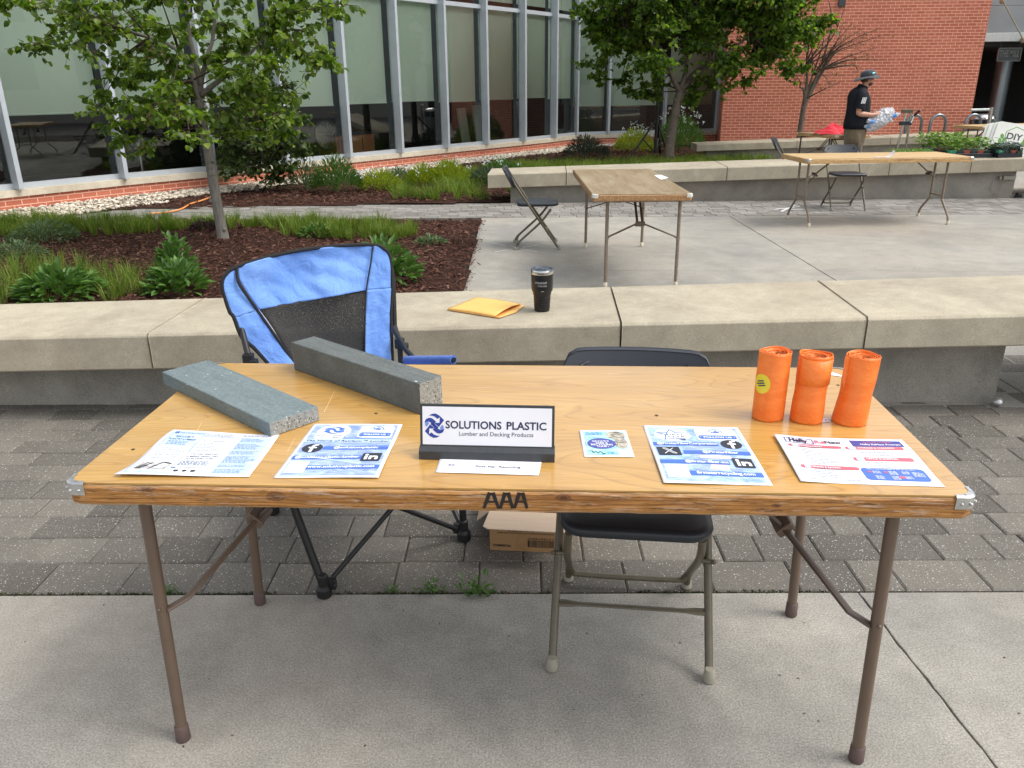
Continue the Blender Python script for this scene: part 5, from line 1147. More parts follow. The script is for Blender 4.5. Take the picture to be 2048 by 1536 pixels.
b = MB(); b.add([sp(-.1395, .006, 1), (sp(.1395, .006, 1)), sp(.1395, .0895, 1), sp(-.1395, .0895, 1)], [(0, 1, 2, 3)]); b.build('white_panel', M['paper'], t)
b = MB(); text_to(b, 'SOLUTIONS', lambda x, y: sp(x, y, 2), .0235, .121, bold=.022, x=-.0895, y=.0425); text_to(b, 'PLASTIC', lambda x, y: sp(x, y, 2), .0235, .0855, bold=.022, x=.0425, y=.0425); b.build('lettering', M['pr_navy'], t)
b = MB(); text_to(b, 'Lumber and Decking Products', lambda x, y: sp(x, y, 2), .0128, .160, bold=.004, x=-.060, y=.0270); b.build('small_lettering', M['pr_grey'], t)
lx, lz, ls = -.1135, .0475, .0215
A = [(-.55, .98), (-.20, 1.22), (.15, 1.25), (.50, 1.05), (.75, .85), (1.0, .62), (.72, .22), (.40, -.12), (.22, .0), (.38, .22), (.62, .98), (.30, .62), (-.05, .95), (-.35, 1.0)]
A1 = [(-.55, 1.02), (-.25, 1.2), (.1, 1.25), (.45, 1.08), (.72, .84), (.98, .58), (.45, -.12), (.2, .06), (.02, .28), (.52, .30), (.55, .86), (.30, .70), (.05, .92), (-.25, 1.02)]
A2 = [(-.98, .38), (-.85, .66), (-.55, .80), (-.25, .76), (.0, .56), (.18, .40), (.0, .26), (.14, .06), (.40, -.16), (.26, -.36), (-.02, .0), (-.36, .30), (-.62, .44), (-.82, .28), (-.88, .0)]
A3 = [(-.95, .30), (-.80, .40), (-.62, .42), (-.55, .18), (-.80, -.12), (-.92, .05)]
b = MB()
for P in (A1, A2):
    for fl in (1, -1): b.add([sp(lx+fl*x*ls, lz+fl*y*ls, 2) for x, y in P], [tuple(range(len(P)))])
b.build('logo_arrows', M['pr_navy2'], t); b = MB()
for fl in (1, -1): b.add([sp(lx+fl*x*ls, lz+fl*y*ls, 3) for x, y in A3], [tuple(range(len(A3)))])
b.build('logo_accent', M['pr_lblue'], t)

# ---- orange rolls
def roll(c, h, r, lean, seed, label, flare=0.0, ell_=1.0, seam=None, sticker=False):
    t = thing('bag_roll', label, 'roll', (c[0], c[1], ZT), 0, 'three orange bag rolls'); R = random.Random(seed)
    turns = 11; n = 30; N = turns*n; b = MB(); vs = []; zs = [0, .004]+[h*q/26 for q in range(1, 26)]+[h-.003, h]
    for j, z in enumerate(zs):
        for k in range(N+1):
            a = 2*pi*k/n; rr = min(r*(.14+.86*(k/(N-n))**.85), r*1.0) + .0007*max(0, (k-N+n)/n); rr *= 1+(.030*sin(3*a+int(k/n)*1.9)+.018*sin(5*a+int(k/n)*2.7))*(k < N-2*n)*min(1, k/n)
            outer = max(0, (k-N+n)/n)
            wob = 1+.035*sin(2*a+seed)+.02*sin(3*a+z*20+seed*2)+.012*mnoise.noise(V((cos(a)*2, sin(a)*2, z*14+seed)))
            wst = 1-.05*math.exp(-((z-h*.45)/.022)**2)*(seed != 1)+.022*mnoise.noise(V((a*1.3, z*160+a, seed)))*math.exp(-((z-h*(.5 if seed != 3 else .42))/.03)**2)+.008*mnoise.noise(V((a*2+seed, z*50, 4)))
            fl = flare*max(0, (1-z/(h*.42)))**1.5*max(0, cos(a-pi))*outer
            rr2 = rr*wob*wst*(1+fl); zt = z-((.012*max(0, 1-rr/r)+.0022*(1+sin(int(k/n)*2.3+.5*sin(a)))*(k < N-n))*(z > h*.97)*(1-.6*sin(a+seed+k*.03))) + (.0018*sin(a*2+seed*3+k*.05) if z > h*.99 else 0)
            if j == 0: zt = 0
            if j == 0 or j == 1: rr2 *= .97 if j == 0 else 1
            vs.append((rr2*cos(a)*ell_+lean[0]*z, rr2*sin(a)+lean[1]*z, zt))
    m = N+1; b.add(vs, [(j*m+k, j*m+k+1, (j+1)*m+k+1, (j+1)*m+k) for j in range(len(zs)-1) for k in range(N)])
    ro = b.build('rolled_film', M['orange'], t, smooth=True, solid=.0012)
    b = MB(); b.lathe([(.001, h-.014), (r*.9, h-.010), (r*.9, h-.012), (.001, h-.016)], (lean[0]*h, lean[1]*h, 0), 24); b.build('inner_layers', M['orange'], t)
    return t
def on_roll(t, r, lean, seed, pts, name, mat, k=1, ell_=1.0):
    b = MB()
    for P in pts:
        vs = [];
        for (a, z) in P:
            wob = 1+.035*sin(2*a+seed)+.02*sin(3*a+z*20+seed*2); rr = r*wob+.0012+.0005*k; vs.append((rr*cos(a)*ell_+lean[0]*z, rr*sin(a)+lean[1]*z, z))
        c = V((0, 0, 0))
        for q in vs: c += V(q)
        n = len(vs); b.add(vs, [tuple(range(n))])
    return b.build(name, M[mat], t)
r1 = roll((.606, .392), .168, .0355, (.02, .0), 1, 'orange roll with a yellow round sticker, leftmost of the three rolls')
r2 = roll((.694, .378), .166, .036, (.03, .0), 2, 'middle orange roll of the three, with a folded collar', ell_=.98)
r3 = roll((.795, .370), .167, .0355, (.05, .0), 3, 'rightmost orange roll, its outer film flaring out at the lower left', flare=.30)
# sticker as a curved patch
b = MB(); n = 24
def rp(a, z, e=.0018): 
    wob = 1+.035*sin(2*a+1)+.02*sin(3*a+z*20+2); return ((.0355*wob+e)*cos(a)+.02*z, (.0355*wob+e)*sin(a), z)
a0 = radians(-142); vs = [rp(a0, .094)]
for j in (1, 2, 3):
    for k in range(n): vs.append(rp(a0+j/3*.56*cos(2*pi*k/n), .094+j/3*.024*sin(2*pi*k/n)))
b.add(vs, [(0, 1+k, 1+(k+1) % n) for k in range(n)]+[(1+j*n+k, 1+(j+1)*n+k, 1+(j+1)*n+(k+1) % n, 1+j*n+(k+1) % n) for j in (0, 1) for k in range(n)])
b.build('sticker', M['sticker'], r1)
b = MB()
for (z, a_, c_) in ((.100, -.30, .12), (.094, -.34, .20), (.088, -.2, .25)): b.add([rp(a0+a_+i*(c_-a_)/5, z+dz+.012*(a_+i*(c_-a_)/5), .0024) for dz in (0, .0032) for i in range(6)], [(i, i+1, 7+i, 6+i) for i in range(5)])
b.build('sticker_print', M['pr_navy'], r1)
b = MB(); b.add([rp(radians(-118)+da, z, .0016) for z in (.004, .05, .1, .163) for da in (0, .05)], [(0, 1, 3, 2), (2, 3, 5, 4), (4, 5, 7, 6)]); b.build('film_edge', M['orange'], r1)
b = MB(); b.add([((.037+.0022)*cos(a)*.98+.03*z, (.037+.0022)*sin(a), z) for z in (.098, .130, .160) for a in [radians(-165+12*k) for k in range(14)]], [(j*14+k, j*14+k+1, (j+1)*14+k+1, (j+1)*14+k) for j in range(2) for k in range(13)]); b.build('collar', M['orange'], r2, smooth=True, solid=.0012)
b = MB(); b.add([V((-.0335+.05*z, -.012, z))+V(o) for z, o in ((.163, (0, 0, 0)), (.168, (-.012, 0, 0)), (.13, (-.011, 0, 0)), (.10, (-.006, 0, 0)), (.085, (0, 0, 0)))], [(0, 1, 2, 3, 4)]); b.build('loose_flap', M['orange'], r3, solid=.0012)

# ================================================================== ON THE NEAR BENCH, UNDER THE TABLE
zb_ = lambda x: .462+.019*x
q = [G(895, 621, .455), G(952, 599, .455), G(1056, 617, .455), G(1006, 641, .455)]
t = thing('envelope', 'yellow padded manila envelope with its flap open on the near stone bench', 'envelope', (0, 0, 0))
def ev(u, v, z=0): p = q[0].lerp(q[1], v).lerp(q[3].lerp(q[2], v), u); return V((p.x, p.y, zb_(p.x)+.003+z))
b = MB(); b.grid(lambda u, v: ev(u*.86, v, .007+.010*sin(pi*v)*u+.004*sin(pi*u)), 14, 10); b.build('front_sheet', M['manila'], t, smooth=True, solid=.001)
b = MB(); b.grid(lambda u, v: ev(u*(1.0-.07*abs(2*v-1)), v, .001), 14, 10); b.build('back_sheet', M['manila_in'], t, smooth=True, solid=.001)
b = MB()
for v in (0, 1): b.grid(lambda u, w_, v=v: ev(u*.86, v, .001+.007*w_+.004*sin(pi*u)*w_), 14, 1)
b.grid(lambda v, w_: ev(0, v, .001+.006*w_), 8, 1); b.build('side_fold', M['manila'], t)
b = MB(); b.grid(lambda u, v: ev(.88+.12*u*(1-.5*abs(2*v-1)), v, .003), 4, 10); b.build('flap', M['manila'], t, smooth=True, solid=.001)
tb = G(1084, 621, .463); t = thing('tumbler', 'black insulated tumbler with a steel rim on the near stone bench', 'tumbler', (tb.x, tb.y, zb_(tb.x)), 0)
prof = [(.030, 0), (.036, .002), (.037, .008)]
for k in range(5): z = .016+k*.012; rr = .0375+.0048*z/.08; prof += [(rr, z), (rr, z+.0075), (rr-.0016, z+.0085), (rr-.0016, z+.0108)]
prof += [(.0435, .082), (.0445, .092), (.0505, .104), (.0515, .11), (.0525, .183)]
b = MB(); b.lathe(prof, n=48); b.build('body', M['tumbler'], t, smooth=2)
b = MB(); b.lathe([(.0527, .1835), (.0533, .1845), (.0535, .203), (.0515, .206), (.0505, .200), (.050, .190), (.001, .189)], n=48); b.build('steel_rim', M['brushed'], t, smooth=2)
b = MB(); b.lathe([(.0505, .203), (.0545, .204), (.0545, .208), (.046, .208), (.044, .202), (.001, .202)], n=40); b.box((-.015, 0, .2045), (.022, .03, .005)); b.build('lid', M['lid'], t, smooth=2)
b = MB()
def cyl(x, y): a = -pi/2+(-.05)+x/.0525; return V((.0530*cos(a), .0530*sin(a), y))
text_to(b, 'ONEGROUP', cyl, .0135, .060, bold=.01, x=-.034, y=.143); text_to(b, 'STERLING', cyl, .0105, .045, bold=.006, x=-.019, y=.129)
b.add([cyl(x, y) for x, y in ((-.002, .104), (.004, .1065), (.012, .105), (.012, .107), (.004, .1085), (-.002, .106))], [tuple(range(6))]); b.build('engraving', M['silver_ink'], t)

t = thing('cardboard_box', 'open brown cardboard box printed COMMERCIAL under the table', 'box', (.02, .93, 0), -0.045)
W_, D_, H_ = .275, .33, .150; b = MB(); x0 = -.138
for (a, c, e, f) in (((x0, 0), (x0+W_, 0), 0, 0), ((x0+W_, 0), (x0+W_, D_), 0, 0), ((x0+W_, D_), (x0, D_), 0, 0), ((x0, D_), (x0, 0), 0, 0)):
    b.quad((a[0], a[1], .002), (c[0], c[1], .002), (c[0], c[1], H_), (a[0], a[1], H_))
b.quad((x0, 0, .003), (x0+W_, 0, .003), (x0+W_, D_, .003), (x0, D_, .003)); b.build('carton', M['card'], t, solid=.004)
b = MB(); b.add([(x0, -.003, H_+.003), (x0+W_, -.003, H_+.003), (x0+W_+.006, -.088, H_-.012), (x0+W_-.012, -.092, H_-.016), (x0+.004, -.092, H_-.013), (x0-.012, -.082, H_-.010)], [(0, 1, 2, 3, 4, 5)]); b.build('front_flap', M['card_in'], t, solid=.003)
b = MB(); b.add([(x0+W_, 0, H_), (x0+W_, D_, H_), (x0+W_+.09, D_-.02, H_+.03), (x0+W_+.09, .02, H_+.03)], [(0, 1, 2, 3)]); b.add([(x0, D_, H_), (x0+W_, D_, H_), (x0+W_, D_+.05, H_+.10), (x0, D_+.05, H_+.10)], [(0, 1, 2, 3)]); b.add([(x0, 0, H_), (x0, D_, H_), (x0-.05, D_-.02, H_-.06), (x0-.05, .04, H_-.06)], [(0, 1, 2, 3)]); b.build('side_flaps', M['card_in'], t, solid=.003)
b = MB(); fr = lambda x, y: V((x, -.0032, y))
text_to(b, 'COMMERCIAL', fr, .0125, .062, bold=.03, x=x0+.010, y=.018); text_to(b, 'NON-RECYCLED PLASTICS COLLECTION PROGRAM', fr, .0062, .190, bold=.02, x=x0+.026, y=.070); text_to(b, 'ENERGYBAG', fr, .016, .09, bold=.03, x=x0+.06, y=.079); text_to(b, 'OVE8-5747-0 C', fr, .0115, .092, bold=.01, x=x0+.128, y=.048)
b.build('printed_words', M['ink'], t)
b = MB(); R = random.Random(6); x = x0+.130
for (xa, xb, za, zb2) in ((.128, .222, .044, .0455), (.128, .222, .020, .0215), (.128, .1295, .020, .0455), (.2205, .222, .020, .0455)): b.quad(fr(x0+xa, za), fr(x0+xb, za), fr(x0+xb, zb2), fr(x0+xa, zb2))
while x < x0+.219: w_ = R.choice((.0009, .0018, .0027)); b.quad(fr(x, .022), fr(x+w_, .022), fr(x+w_, .044), fr(x, .044)); x += w_+R.choice((.0012, .002, .003))
b.build('barcode', M['ink'], t)
b = MB(); b.quad((x0+.088, -.0028, .003), (x0+.128, -.0028, .003), (x0+.126, -.0028, .06), (x0+.09, -.0028, .06)); b.build('tape', plain('tan_tape', (.33, .19, .085), .3), t)

# slips on the far tables, chalk crosses, red bundle
def slip(name, label, pts, z, cat='slip'):
    b = MB(); P = [G(x, y, z) for x, y in pts]; b.add([p+V((0, 0, .002)) for p in P], [tuple(range(len(P)))]); tag(b.build(name, M['paper'], solid=.001), label, cat)
slip('paper_slip', 'white slip lying on the weathered plaza table', [(1308, 351), (1322, 350), (1337, 356), (1322, 360)], .732)
b = MB(); P = [D(x, y, 7.75) for x, y in ((1786, 300), (1783, 306), (1776, 312), (1768, 316))]; P2 = [D(x, y, 7.72) for x, y in ((1790, 301), (1789, 308), (1781, 315), (1768, 318))]
P += [V((P[-1].x-.12, 7.72, .734))]; P2 += [V((P2[-1].x-.10, 7.66, .734))]
P = [V((p.x, p.y, max(p.z, .733))) for p in P]; P2 = [V((p.x, p.y, max(p.z, .733))) for p in P2]
for i in range(4): b.add([P[i], P2[i], P2[i+1], P[i+1]], [(0, 1, 2, 3)])
tag(b.build('paper_strip', M['paper'], solid=.001), 'curled white paper strip on the pale table with curved legs', 'slip')
b = MB()
for (a, c, w_) in (((986, 486), (1075, 504), .012), ((990, 504), (1075, 490), .012)):
    p0, p1 = G(*a, .003), G(*c, .003); n = 14; d = (p1-p0).normalized(); n_ = V((-d.y, d.x, 0))*w_
    for i in range(n): 
        if random.Random(i+int(w_*1e4)).random() < .85: b.add([p0.lerp(p1, i/n)-n_*.5, p0.lerp(p1, (i+.95)/n)-n_*.5, p0.lerp(p1, (i+.95)/n)+n_*.5, p0.lerp(p1, i/n)+n_*.5], [(0, 1, 2, 3)])
tag(b.build('chalk_cross', M['chalk']), 'white chalk cross on the plaza under the sideways chair', 'chalk mark')
b = MB()
for (a, c) in (((1548, 419), (1600, 413)), ((1562, 423), (1590, 410)), ((1575, 418), (1606, 420))):
    p0, p1 = G(*a, .008), G(*c, .008); d = (p1-p0).normalized(); n_ = V((-d.y, d.x, 0))*.02; b.add([p0-n_, p1-n_*.6, p1+n_*.6, p0+n_], [(0, 1, 2, 3)])
tag(b.build('chalk_star', M['chalk']), 'white chalk star on the paver path by the pale table', 'chalk mark')
b = MB(); c = G(1662, 262, .75); 
def bun(u, v):
    a = 2*pi*u; h = 1-v; r = (.30*(v**.7))*(1+.25*sin(3*a+1)+.12*sin(7*a)); x = r*cos(a)*1.0; y = r*sin(a)*.55; z = .14*(h**1.2)*(1+.2*sin(2*a))+.02*mnoise.noise(V((a*2, v*5, 1)))
    return V((x-.03, y, max(0, z)+.015*abs(mnoise.noise(V((x*14, y*14, z*14))))))
b.grid(bun, 40, 14); o = b.build('cloth_bundle', M['red_cloth'], smooth=True); o.location = (4.53, 12.05, .733); tag(o, 'crumpled red cloth bundle on the small brown table', 'cloth')
b = MB(); b.tube(smooth_path([G(x, y, .02) for x, y in ((300, 427), (335, 424), (362, 418), (380, 408), (400, 402), (425, 393), (437, 389))], 6), .010, 6); tag(b.build('extension_cord', M['cord']), 'orange extension cord crossing the path and the mulch behind the near tree', 'cord')
# ================================================================== MIDDLE AND FAR OBJECTS
# ---- loudspeaker on a tripod stand in front of the hall
ts = thing('speaker_stand', 'black tripod speaker stand in the far planting bed', 'stand')
base = G(1310, 300, 0); base = V((base.x-.05, 16.5, 0)); cx = D(1313, 250, 16.5).x
b = MB(); b.tube([(cx, 16.5, .10), (cx, 16.5, 1.35)], .034, 12); b.tube([(cx, 16.5, 1.3), (cx, 16.5, 2.15)], .024, 12); b.build('pole', M['black_metal'], ts)
hubz = .80
b = MB(); b.tube([(cx, 16.5, hubz-.05), (cx, 16.5, hubz+.07)], .035, 12); b.ball((cx+.05, 16.45, hubz+.03), .025); b.build('collar', M['black_metal'], ts)
b = MB(); b.tube([(cx, 16.5, .10), (cx, 16.5, .16)], .028, 10); b.build('sleeve', M['white_metal'], ts)
for fp in (D(1257, 317, 16.2), D(1338, 306, 16.6), D(1322, 290, 17.3)):
    fp = V((fp.x, fp.y, .01)); b = MB(); b.tube([(cx, 16.5, hubz), fp], .027, 10, flat=.7); lg = b.build('leg', M['black_metal'], ts)
    b = MB(); b.ball(fp, .028, 8, 6); b.build('foot', M['black_metal'], lg)
    m_ = V((cx, 16.5, hubz)).lerp(fp, .5); b = MB(); b.tube([(cx, 16.5, .12), m_], .015, 8); b.build('brace', M['black_metal'], ts)
t = thing('loudspeaker', 'black loudspeaker box up on the tripod stand, half hidden by the tree crown', 'speaker', (cx, 16.5, 2.0), .15)
b = MB(); b.add([(-.19, -.16, 0), (.19, -.16, 0), (.13, .17, 0), (-.13, .17, 0), (-.19, -.16, .62), (.19, -.16, .62), (.13, .17, .62), (-.13, .17, .62)], [(0, 3, 2, 1), (4, 5, 6, 7), (0, 1, 5, 4), (1, 2, 6, 5), (2, 3, 7, 6), (3, 0, 4, 7)]); b.build('cabinet', M['black_plastic'], t, bevel=.015)
b = MB(); b.box((0, -.166, .31), (.32, .012, .56)); b.build('grille', M['black_cloth'], t, bevel=.004); b = MB(); b.tube([(-.12, 0, .62), (-.12, 0, .65), (.12, 0, .65), (.12, 0, .62)], .012, 6); b.build('handle', M['black_metal'], t)

# ---- hand truck
hp = lambda x, y: D(x, y, 12.6)
t = thing('hand_truck', 'silver hand truck with a dark crossbar standing behind the far bench', 'hand truck')
def px_(x, y, Y=12.6): return D(x, y, Y)
b = MB(); lo = px_(1795, 292); d = (px_(1813, 226)-lo).normalized(); b.tube([lo-d*.55, px_(1813, 226)], .017, 10); lo2 = px_(1813, 292); d2 = (px_(1825, 222)-lo2).normalized(); b.tube([lo2-d2*.55, px_(1823, 222)], .017, 10); b.build('frame_tube', M['brushed'], t)
b = MB(); lo3 = px_(1811, 292, 12.75); b.tube([lo3-d2*.5, px_(1822, 228, 12.75)], .012, 8); b.build('centre_tube', M['brushed'], t)
b = MB(); a, c = px_(1805, 222), px_(1824, 222); b.box((a+c)/2, ((c-a).length+.03, .05, .055)); b.build('grip_bar', M['bronze_paint'], t, bevel=.008)
b = MB(); a, c = px_(1799, 247), px_(1823, 246); b.box((a+c)/2, ((c-a).length, .05, .06)); b.build('cross_plate', M['black_plastic'], t, bevel=.004)
b = MB(); b.tube([px_(1822, 246, 12.5), px_(1828, 232, 12.5), px_(1832, 229, 12.5)], .014, 8); b.build('handle_arm', M['brushed'], t)
b = MB(); b.tube([px_(1829, 231, 12.5), px_(1841, 219.5, 12.4)], .022, 10); b.build('handle_grip', plain('dark_red_grip', (.10, .02, .02), .6), t)
for xx in (lo-d*.62, lo2-d2*.62):
    b = MB(); b.lathe([(.02, -.025), (.10, -.03), (.12, -.015), (.12, .015), (.10, .03), (.02, .025)], (xx.x, xx.y+.12, .12), 20, Matrix.Rotation(pi/2, 3, 'Y')); b.build('wheel', M['black_metal'], t, smooth=2)
b = MB(); b.bb(lo.x-.12, lo2.x+.06, 12.25, 12.58, .01, .02); b.build('toe_plate', M['brushed'], t)

# ---- bike racks
RK = None
for i, (pxx, w_, lab) in enumerate(((1829, 30, 'grey steel bike rack hoop partly behind the hand truck'), (1877, 34, 'grey steel bike rack hoop alone against the brick wall'), (1947, 32, 'grey steel bike rack hoop in front of the steel litter bin'))):
    Y = 17.4; c = D(pxx, 240, Y); top = D(pxx, 230, Y).z
    if RK is None:
        RK = thing('bike_rack', lab, 'bike rack', (c.x, Y, 0), .15, 'bike rack hoops by the brick wall'); hw = .175
        b = MB(); b.tube([(-hw, 0, 0), (-hw, 0, top-hw)]+[(-hw*cos(a), 0, top-hw+hw*sin(a)) for a in [k*pi/12 for k in range(1, 12)]]+[(hw, 0, top-hw), (hw, 0, 0)], .030, 12); b.build('hoop', M['col_metal'], RK, smooth=2)
        b = MB(); b.box((0, 0, top-.52), (.30, .012, .20)); b.build('panel', M['fascia'], RK, bevel=.004)
        b = MB(); b.tube([(-.08+.05*cos(a), -.012, top-.50+.06*sin(a)) for a in [.6+k*.45 for k in range(11)]], .012, 6); b.tube([(.05, -.012, top-.44), (.10, -.012, top-.48), (.05, -.012, top-.52), (.10, -.012, top-.57)], .012, 6); b.build('panel_emblem', M['white_metal'], RK)
    else: dup(RK, (c.x, Y, 0), .15, lab)
# ---- litter bin
t = thing('litter_bin', 'round domed steel litter bin at the corner of the brick wall', 'bin', (D(1963, 240, 19.0).x, 19.0, 0)); zt = D(1963, 228, 19.0).z
b = MB(); b.lathe([(.27, 0), (.28, .02), (.28, zt-.32), (.275, zt-.30)], n=32); b.build('drum', M['col_metal'], t, smooth=2)
b = MB(); b.lathe([(.285, zt-.12), (.30, zt-.10), (.27, zt-.04), (.16, zt+.01), (.001, zt+.02)], n=32); b.build('dome', M['brushed'], t, smooth=2)
b = MB(); b.lathe([(.255, zt-.31), (.255, zt-.11)], n=32); b.build('opening', M['dark_win'], t, smooth=2)
for k in range(4): a = k*pi/2+.5; b = MB(); b.box((.27*cos(a), .27*sin(a), zt-.21), (.05, .05, .22), rotz(a)); b.build('strut', M['col_metal'], t)
b = MB(); p0 = D(1942, 220, 18.6); p1 = D(1983, 219, 18.6); t = thing('rail_post', 'pale steel handrail with a short post behind the litter bin', 'handrail')
b.tube([p0, p1], .03, 10); b.build('rail', M['fascia_lt'], t, smooth=2); b = MB(); b.tube([(p1.x, 18.6, 0), (p1.x, 18.6, p1.z+.05)], .05, 12); b.build('post', M['brushed'], t, smooth=2)
# ---- café chairs in the dark entrance
CF = None
for i, (xx, yy, a, lab) in enumerate(((12.55, 20.6, .4, 'dark café chair with chrome arms just right of the metal column'), (13.15, 20.9, -.5, 'dark café chair with chrome arms at the right edge of the entrance'))):
    if CF is None:
        CF = thing('cafe_chair', lab, 'chair', (xx, yy, 0), a, 'café chairs in the entrance')
        b = MB(); b.lathe([(.001, .43), (.20, .43), (.22, .45), (.20, .46), (.001, .46)], n=20); b.build('seat', M['black_plastic'], CF)
        b = MB(); b.grid(lambda u, v: V((.22*cos(pi*u), .20*sin(pi*u), .62+.25*v)), 12, 3); b.build('backrest', M['black_plastic'], CF, solid=.012)
        for (lx_, ly_) in ((.17, .17), (-.17, .17), (.17, -.17), (-.17, -.17)): b = MB(); b.tube([(lx_*.8, ly_*.8, .45), (lx_*1.2, ly_*1.2, 0)], .011, 8); b.build('leg', M['brushed'], CF)
        for s_ in (-1, 1): b = MB(); b.tube(smooth_path([(s_*.24, .15, .46), (s_*.25, .12, .70), (s_*.25, -.10, .70), (s_*.24, -.18, .55), (s_*.22, -.16, .45)], 5), .012, 8); b.build('arm', M['brushed'], CF)
    else: dup(CF, (xx, yy, 0), a, lab)

# ---- stacked event boards leaning at the end of the far bench
zb2 = .386+.0205*(6.1+.77)
ang = radians(14)
def board_pt(k):
    off = V((-.055*k, .05*k, .012*k)); return off
BT = None
P00 = D(1971, 317, 10.25); P01 = D(1998, 242, 10.45)
ex = V((cos(.0), .0, -.10)).normalized(); ey = (P01-P00).normalized(); hb = (P01-P00).length; wb = .60
ex = min(((D(2048, 250, 10.45+q*.01)-P01) for q in range(-60, 60)), key=lambda v: abs(v.normalized().dot(ey))).normalized(); ex = (ex-ey*ex.dot(ey)).normalized()
for k in range(4):
    if k == 0: t = thing('event_board', 'front white DIY Home board leaning by the seedling trays', 'board')
    else: t = thing('event_board', 'blank white board in the leaning stack behind the DIY Home board', 'board', group='white boards stacked behind the front one')
    o_ = V((-.030*k-.02*(k > 1), .030*k, -.010*k)); b = MB(); n_ = ex.cross(ey).normalized()*.004
    q = [P00+o_, P00+ex*wb+o_, P00+ex*wb+ey*hb+o_, P00+ey*hb+o_]
    cut = V((0, 0, 0)); pts = [q[0], q[1], q[2], q[3]+ex*.03, q[3]-ey*.015]
    b.add([p-n_ for p in pts]+[p+n_ for p in pts], [(4, 3, 2, 1, 0), (5, 6, 7, 8, 9)]+[(i, (i+1) % 5, 5+(i+1) % 5, 5+i) for i in range(5)]); b.build('sheet', M['signboard'], t)
    if k == 0:
        nn = ex.cross(ey).normalized(); nn = nn if nn.y < 0 else -nn
        def bp(x, y, e=.006): return P00+ex*x+ey*y+nn*e
        def bxy(px, py):
            d = ray(px, py); k_ = (P00+nn*.006-O).dot(nn)/d.dot(nn); v = O+d*k_-P00; return v.dot(ex), v.dot(ey)
        iD = lambda px, py: (lambda v: ((v.dot(ex)), v.dot(ey)))(D(px, py, 10.3)-P00)
        b = MB(); (xa, ya), (xb, yb3), (xc, yc) = bxy(2012, 277), bxy(2044, 279), bxy(2016, 264); text_to(b, 'DIY', bp, (yc-ya)*1.35, xb-xa, bold=.02, x=xa, y=ya); (xa, ya), (xb, yb3), (xc, yc) = bxy(2010, 286.5), bxy(2037, 288.5), bxy(2012, 280); text_to(b, 'HOME', bp, (yc-ya)*1.35, xb-xa, bold=.015, x=xa, y=ya); b.build('words', M['sign_dark'], t)
        b = MB(); (xa, ya), (xb, yb3), (xc, yc) = bxy(1992, 301), bxy(2047, 303), bxy(1995, 291); text_to(b, 'Gardening', bp, (yc-ya)*1.5, xb-xa, bold=.004, shear=.45, x=xa, y=ya); b.build('script_word', M['sign_dark'], t)
        def ln(b, P, w_, e=.005):
            for i in range(len(P)-1):
                a = V((P[i][0], P[i][1], 0)); c = V((P[i+1][0], P[i+1][1], 0)); d = (c-a).normalized(); n2 = V((-d.y, d.x, 0))*w_/2; b.add([bp(p.x, p.y, e) for p in (a-n2, c-n2, c+n2, a+n2)], [(0, 1, 2, 3)])
        b = MB(); ln(b, [bxy(*q) for q in ((2005, 291), (2013, 263), (2034, 254), (2058, 265), (2054, 293))], .009); ln(b, [bxy(*q) for q in ((2000, 290.5), (2056, 293.5))], .005); b.build('house_outline', M['sign_green'], t)
        b = MB()
        for (lx, ly, sx_) in [bxy(*q[:2])+(q[2],) for q in ((2008, 274, -1), (2003, 283, -1), (2004, 280, 1), (2040, 288, 1), (2046, 280, 1))]: 
            b.add([bp(lx+sx_*x*.05, ly+y*.05) for x, y in ((0, -.6), (.7, -.4), (1, .4), (.7, 1), (.1, .5))], [(0, 1, 2, 3, 4)])
        b.build('leaf_emblem', M['sign_green'], t)

# ================================================================== PLANTS
def leaves(name, C, Dr, N, L, Wd, mat, parent=None):
    """leaf-sized two-quad blades: C base, Dr direction, N rough normal (all n x 3)"""
    C, Dr, N = map(np.asarray, (C, Dr, N)); n = len(C); L = np.asarray(L)[:, None]*np.ones((n, 1)); Wd = np.asarray(Wd)[:, None]*np.ones((n, 1))
    Dr = Dr/np.linalg.norm(Dr, axis=1, keepdims=True); S = np.cross(Dr, N); S /= (np.linalg.norm(S, axis=1, keepdims=True)+1e-9); U = np.cross(S, Dr)
    b_ = C; t_ = C+Dr*L-U*L*.12; l1 = C+Dr*L*.30+S*Wd*.5+U*Wd*.15; l2 = C+Dr*L*.68+S*Wd*.42+U*Wd*.08; r1 = C+Dr*L*.30-S*Wd*.5+U*Wd*.15; r2 = C+Dr*L*.68-S*Wd*.42+U*Wd*.08
    v = np.stack([b_, l1, l2, t_, r2, r1], 1).reshape(-1, 3); k = np.arange(n)[:, None]*6
    f = np.concatenate([k+np.array([[0, 1, 2, 3]]), k+np.array([[0, 3, 4, 5]])], 0)
    return npmesh(name, v, f, mat, parent)
def rvec(R, n): v = R.normal(size=(n, 3)); return v/np.linalg.norm(v, axis=1, keepdims=True)
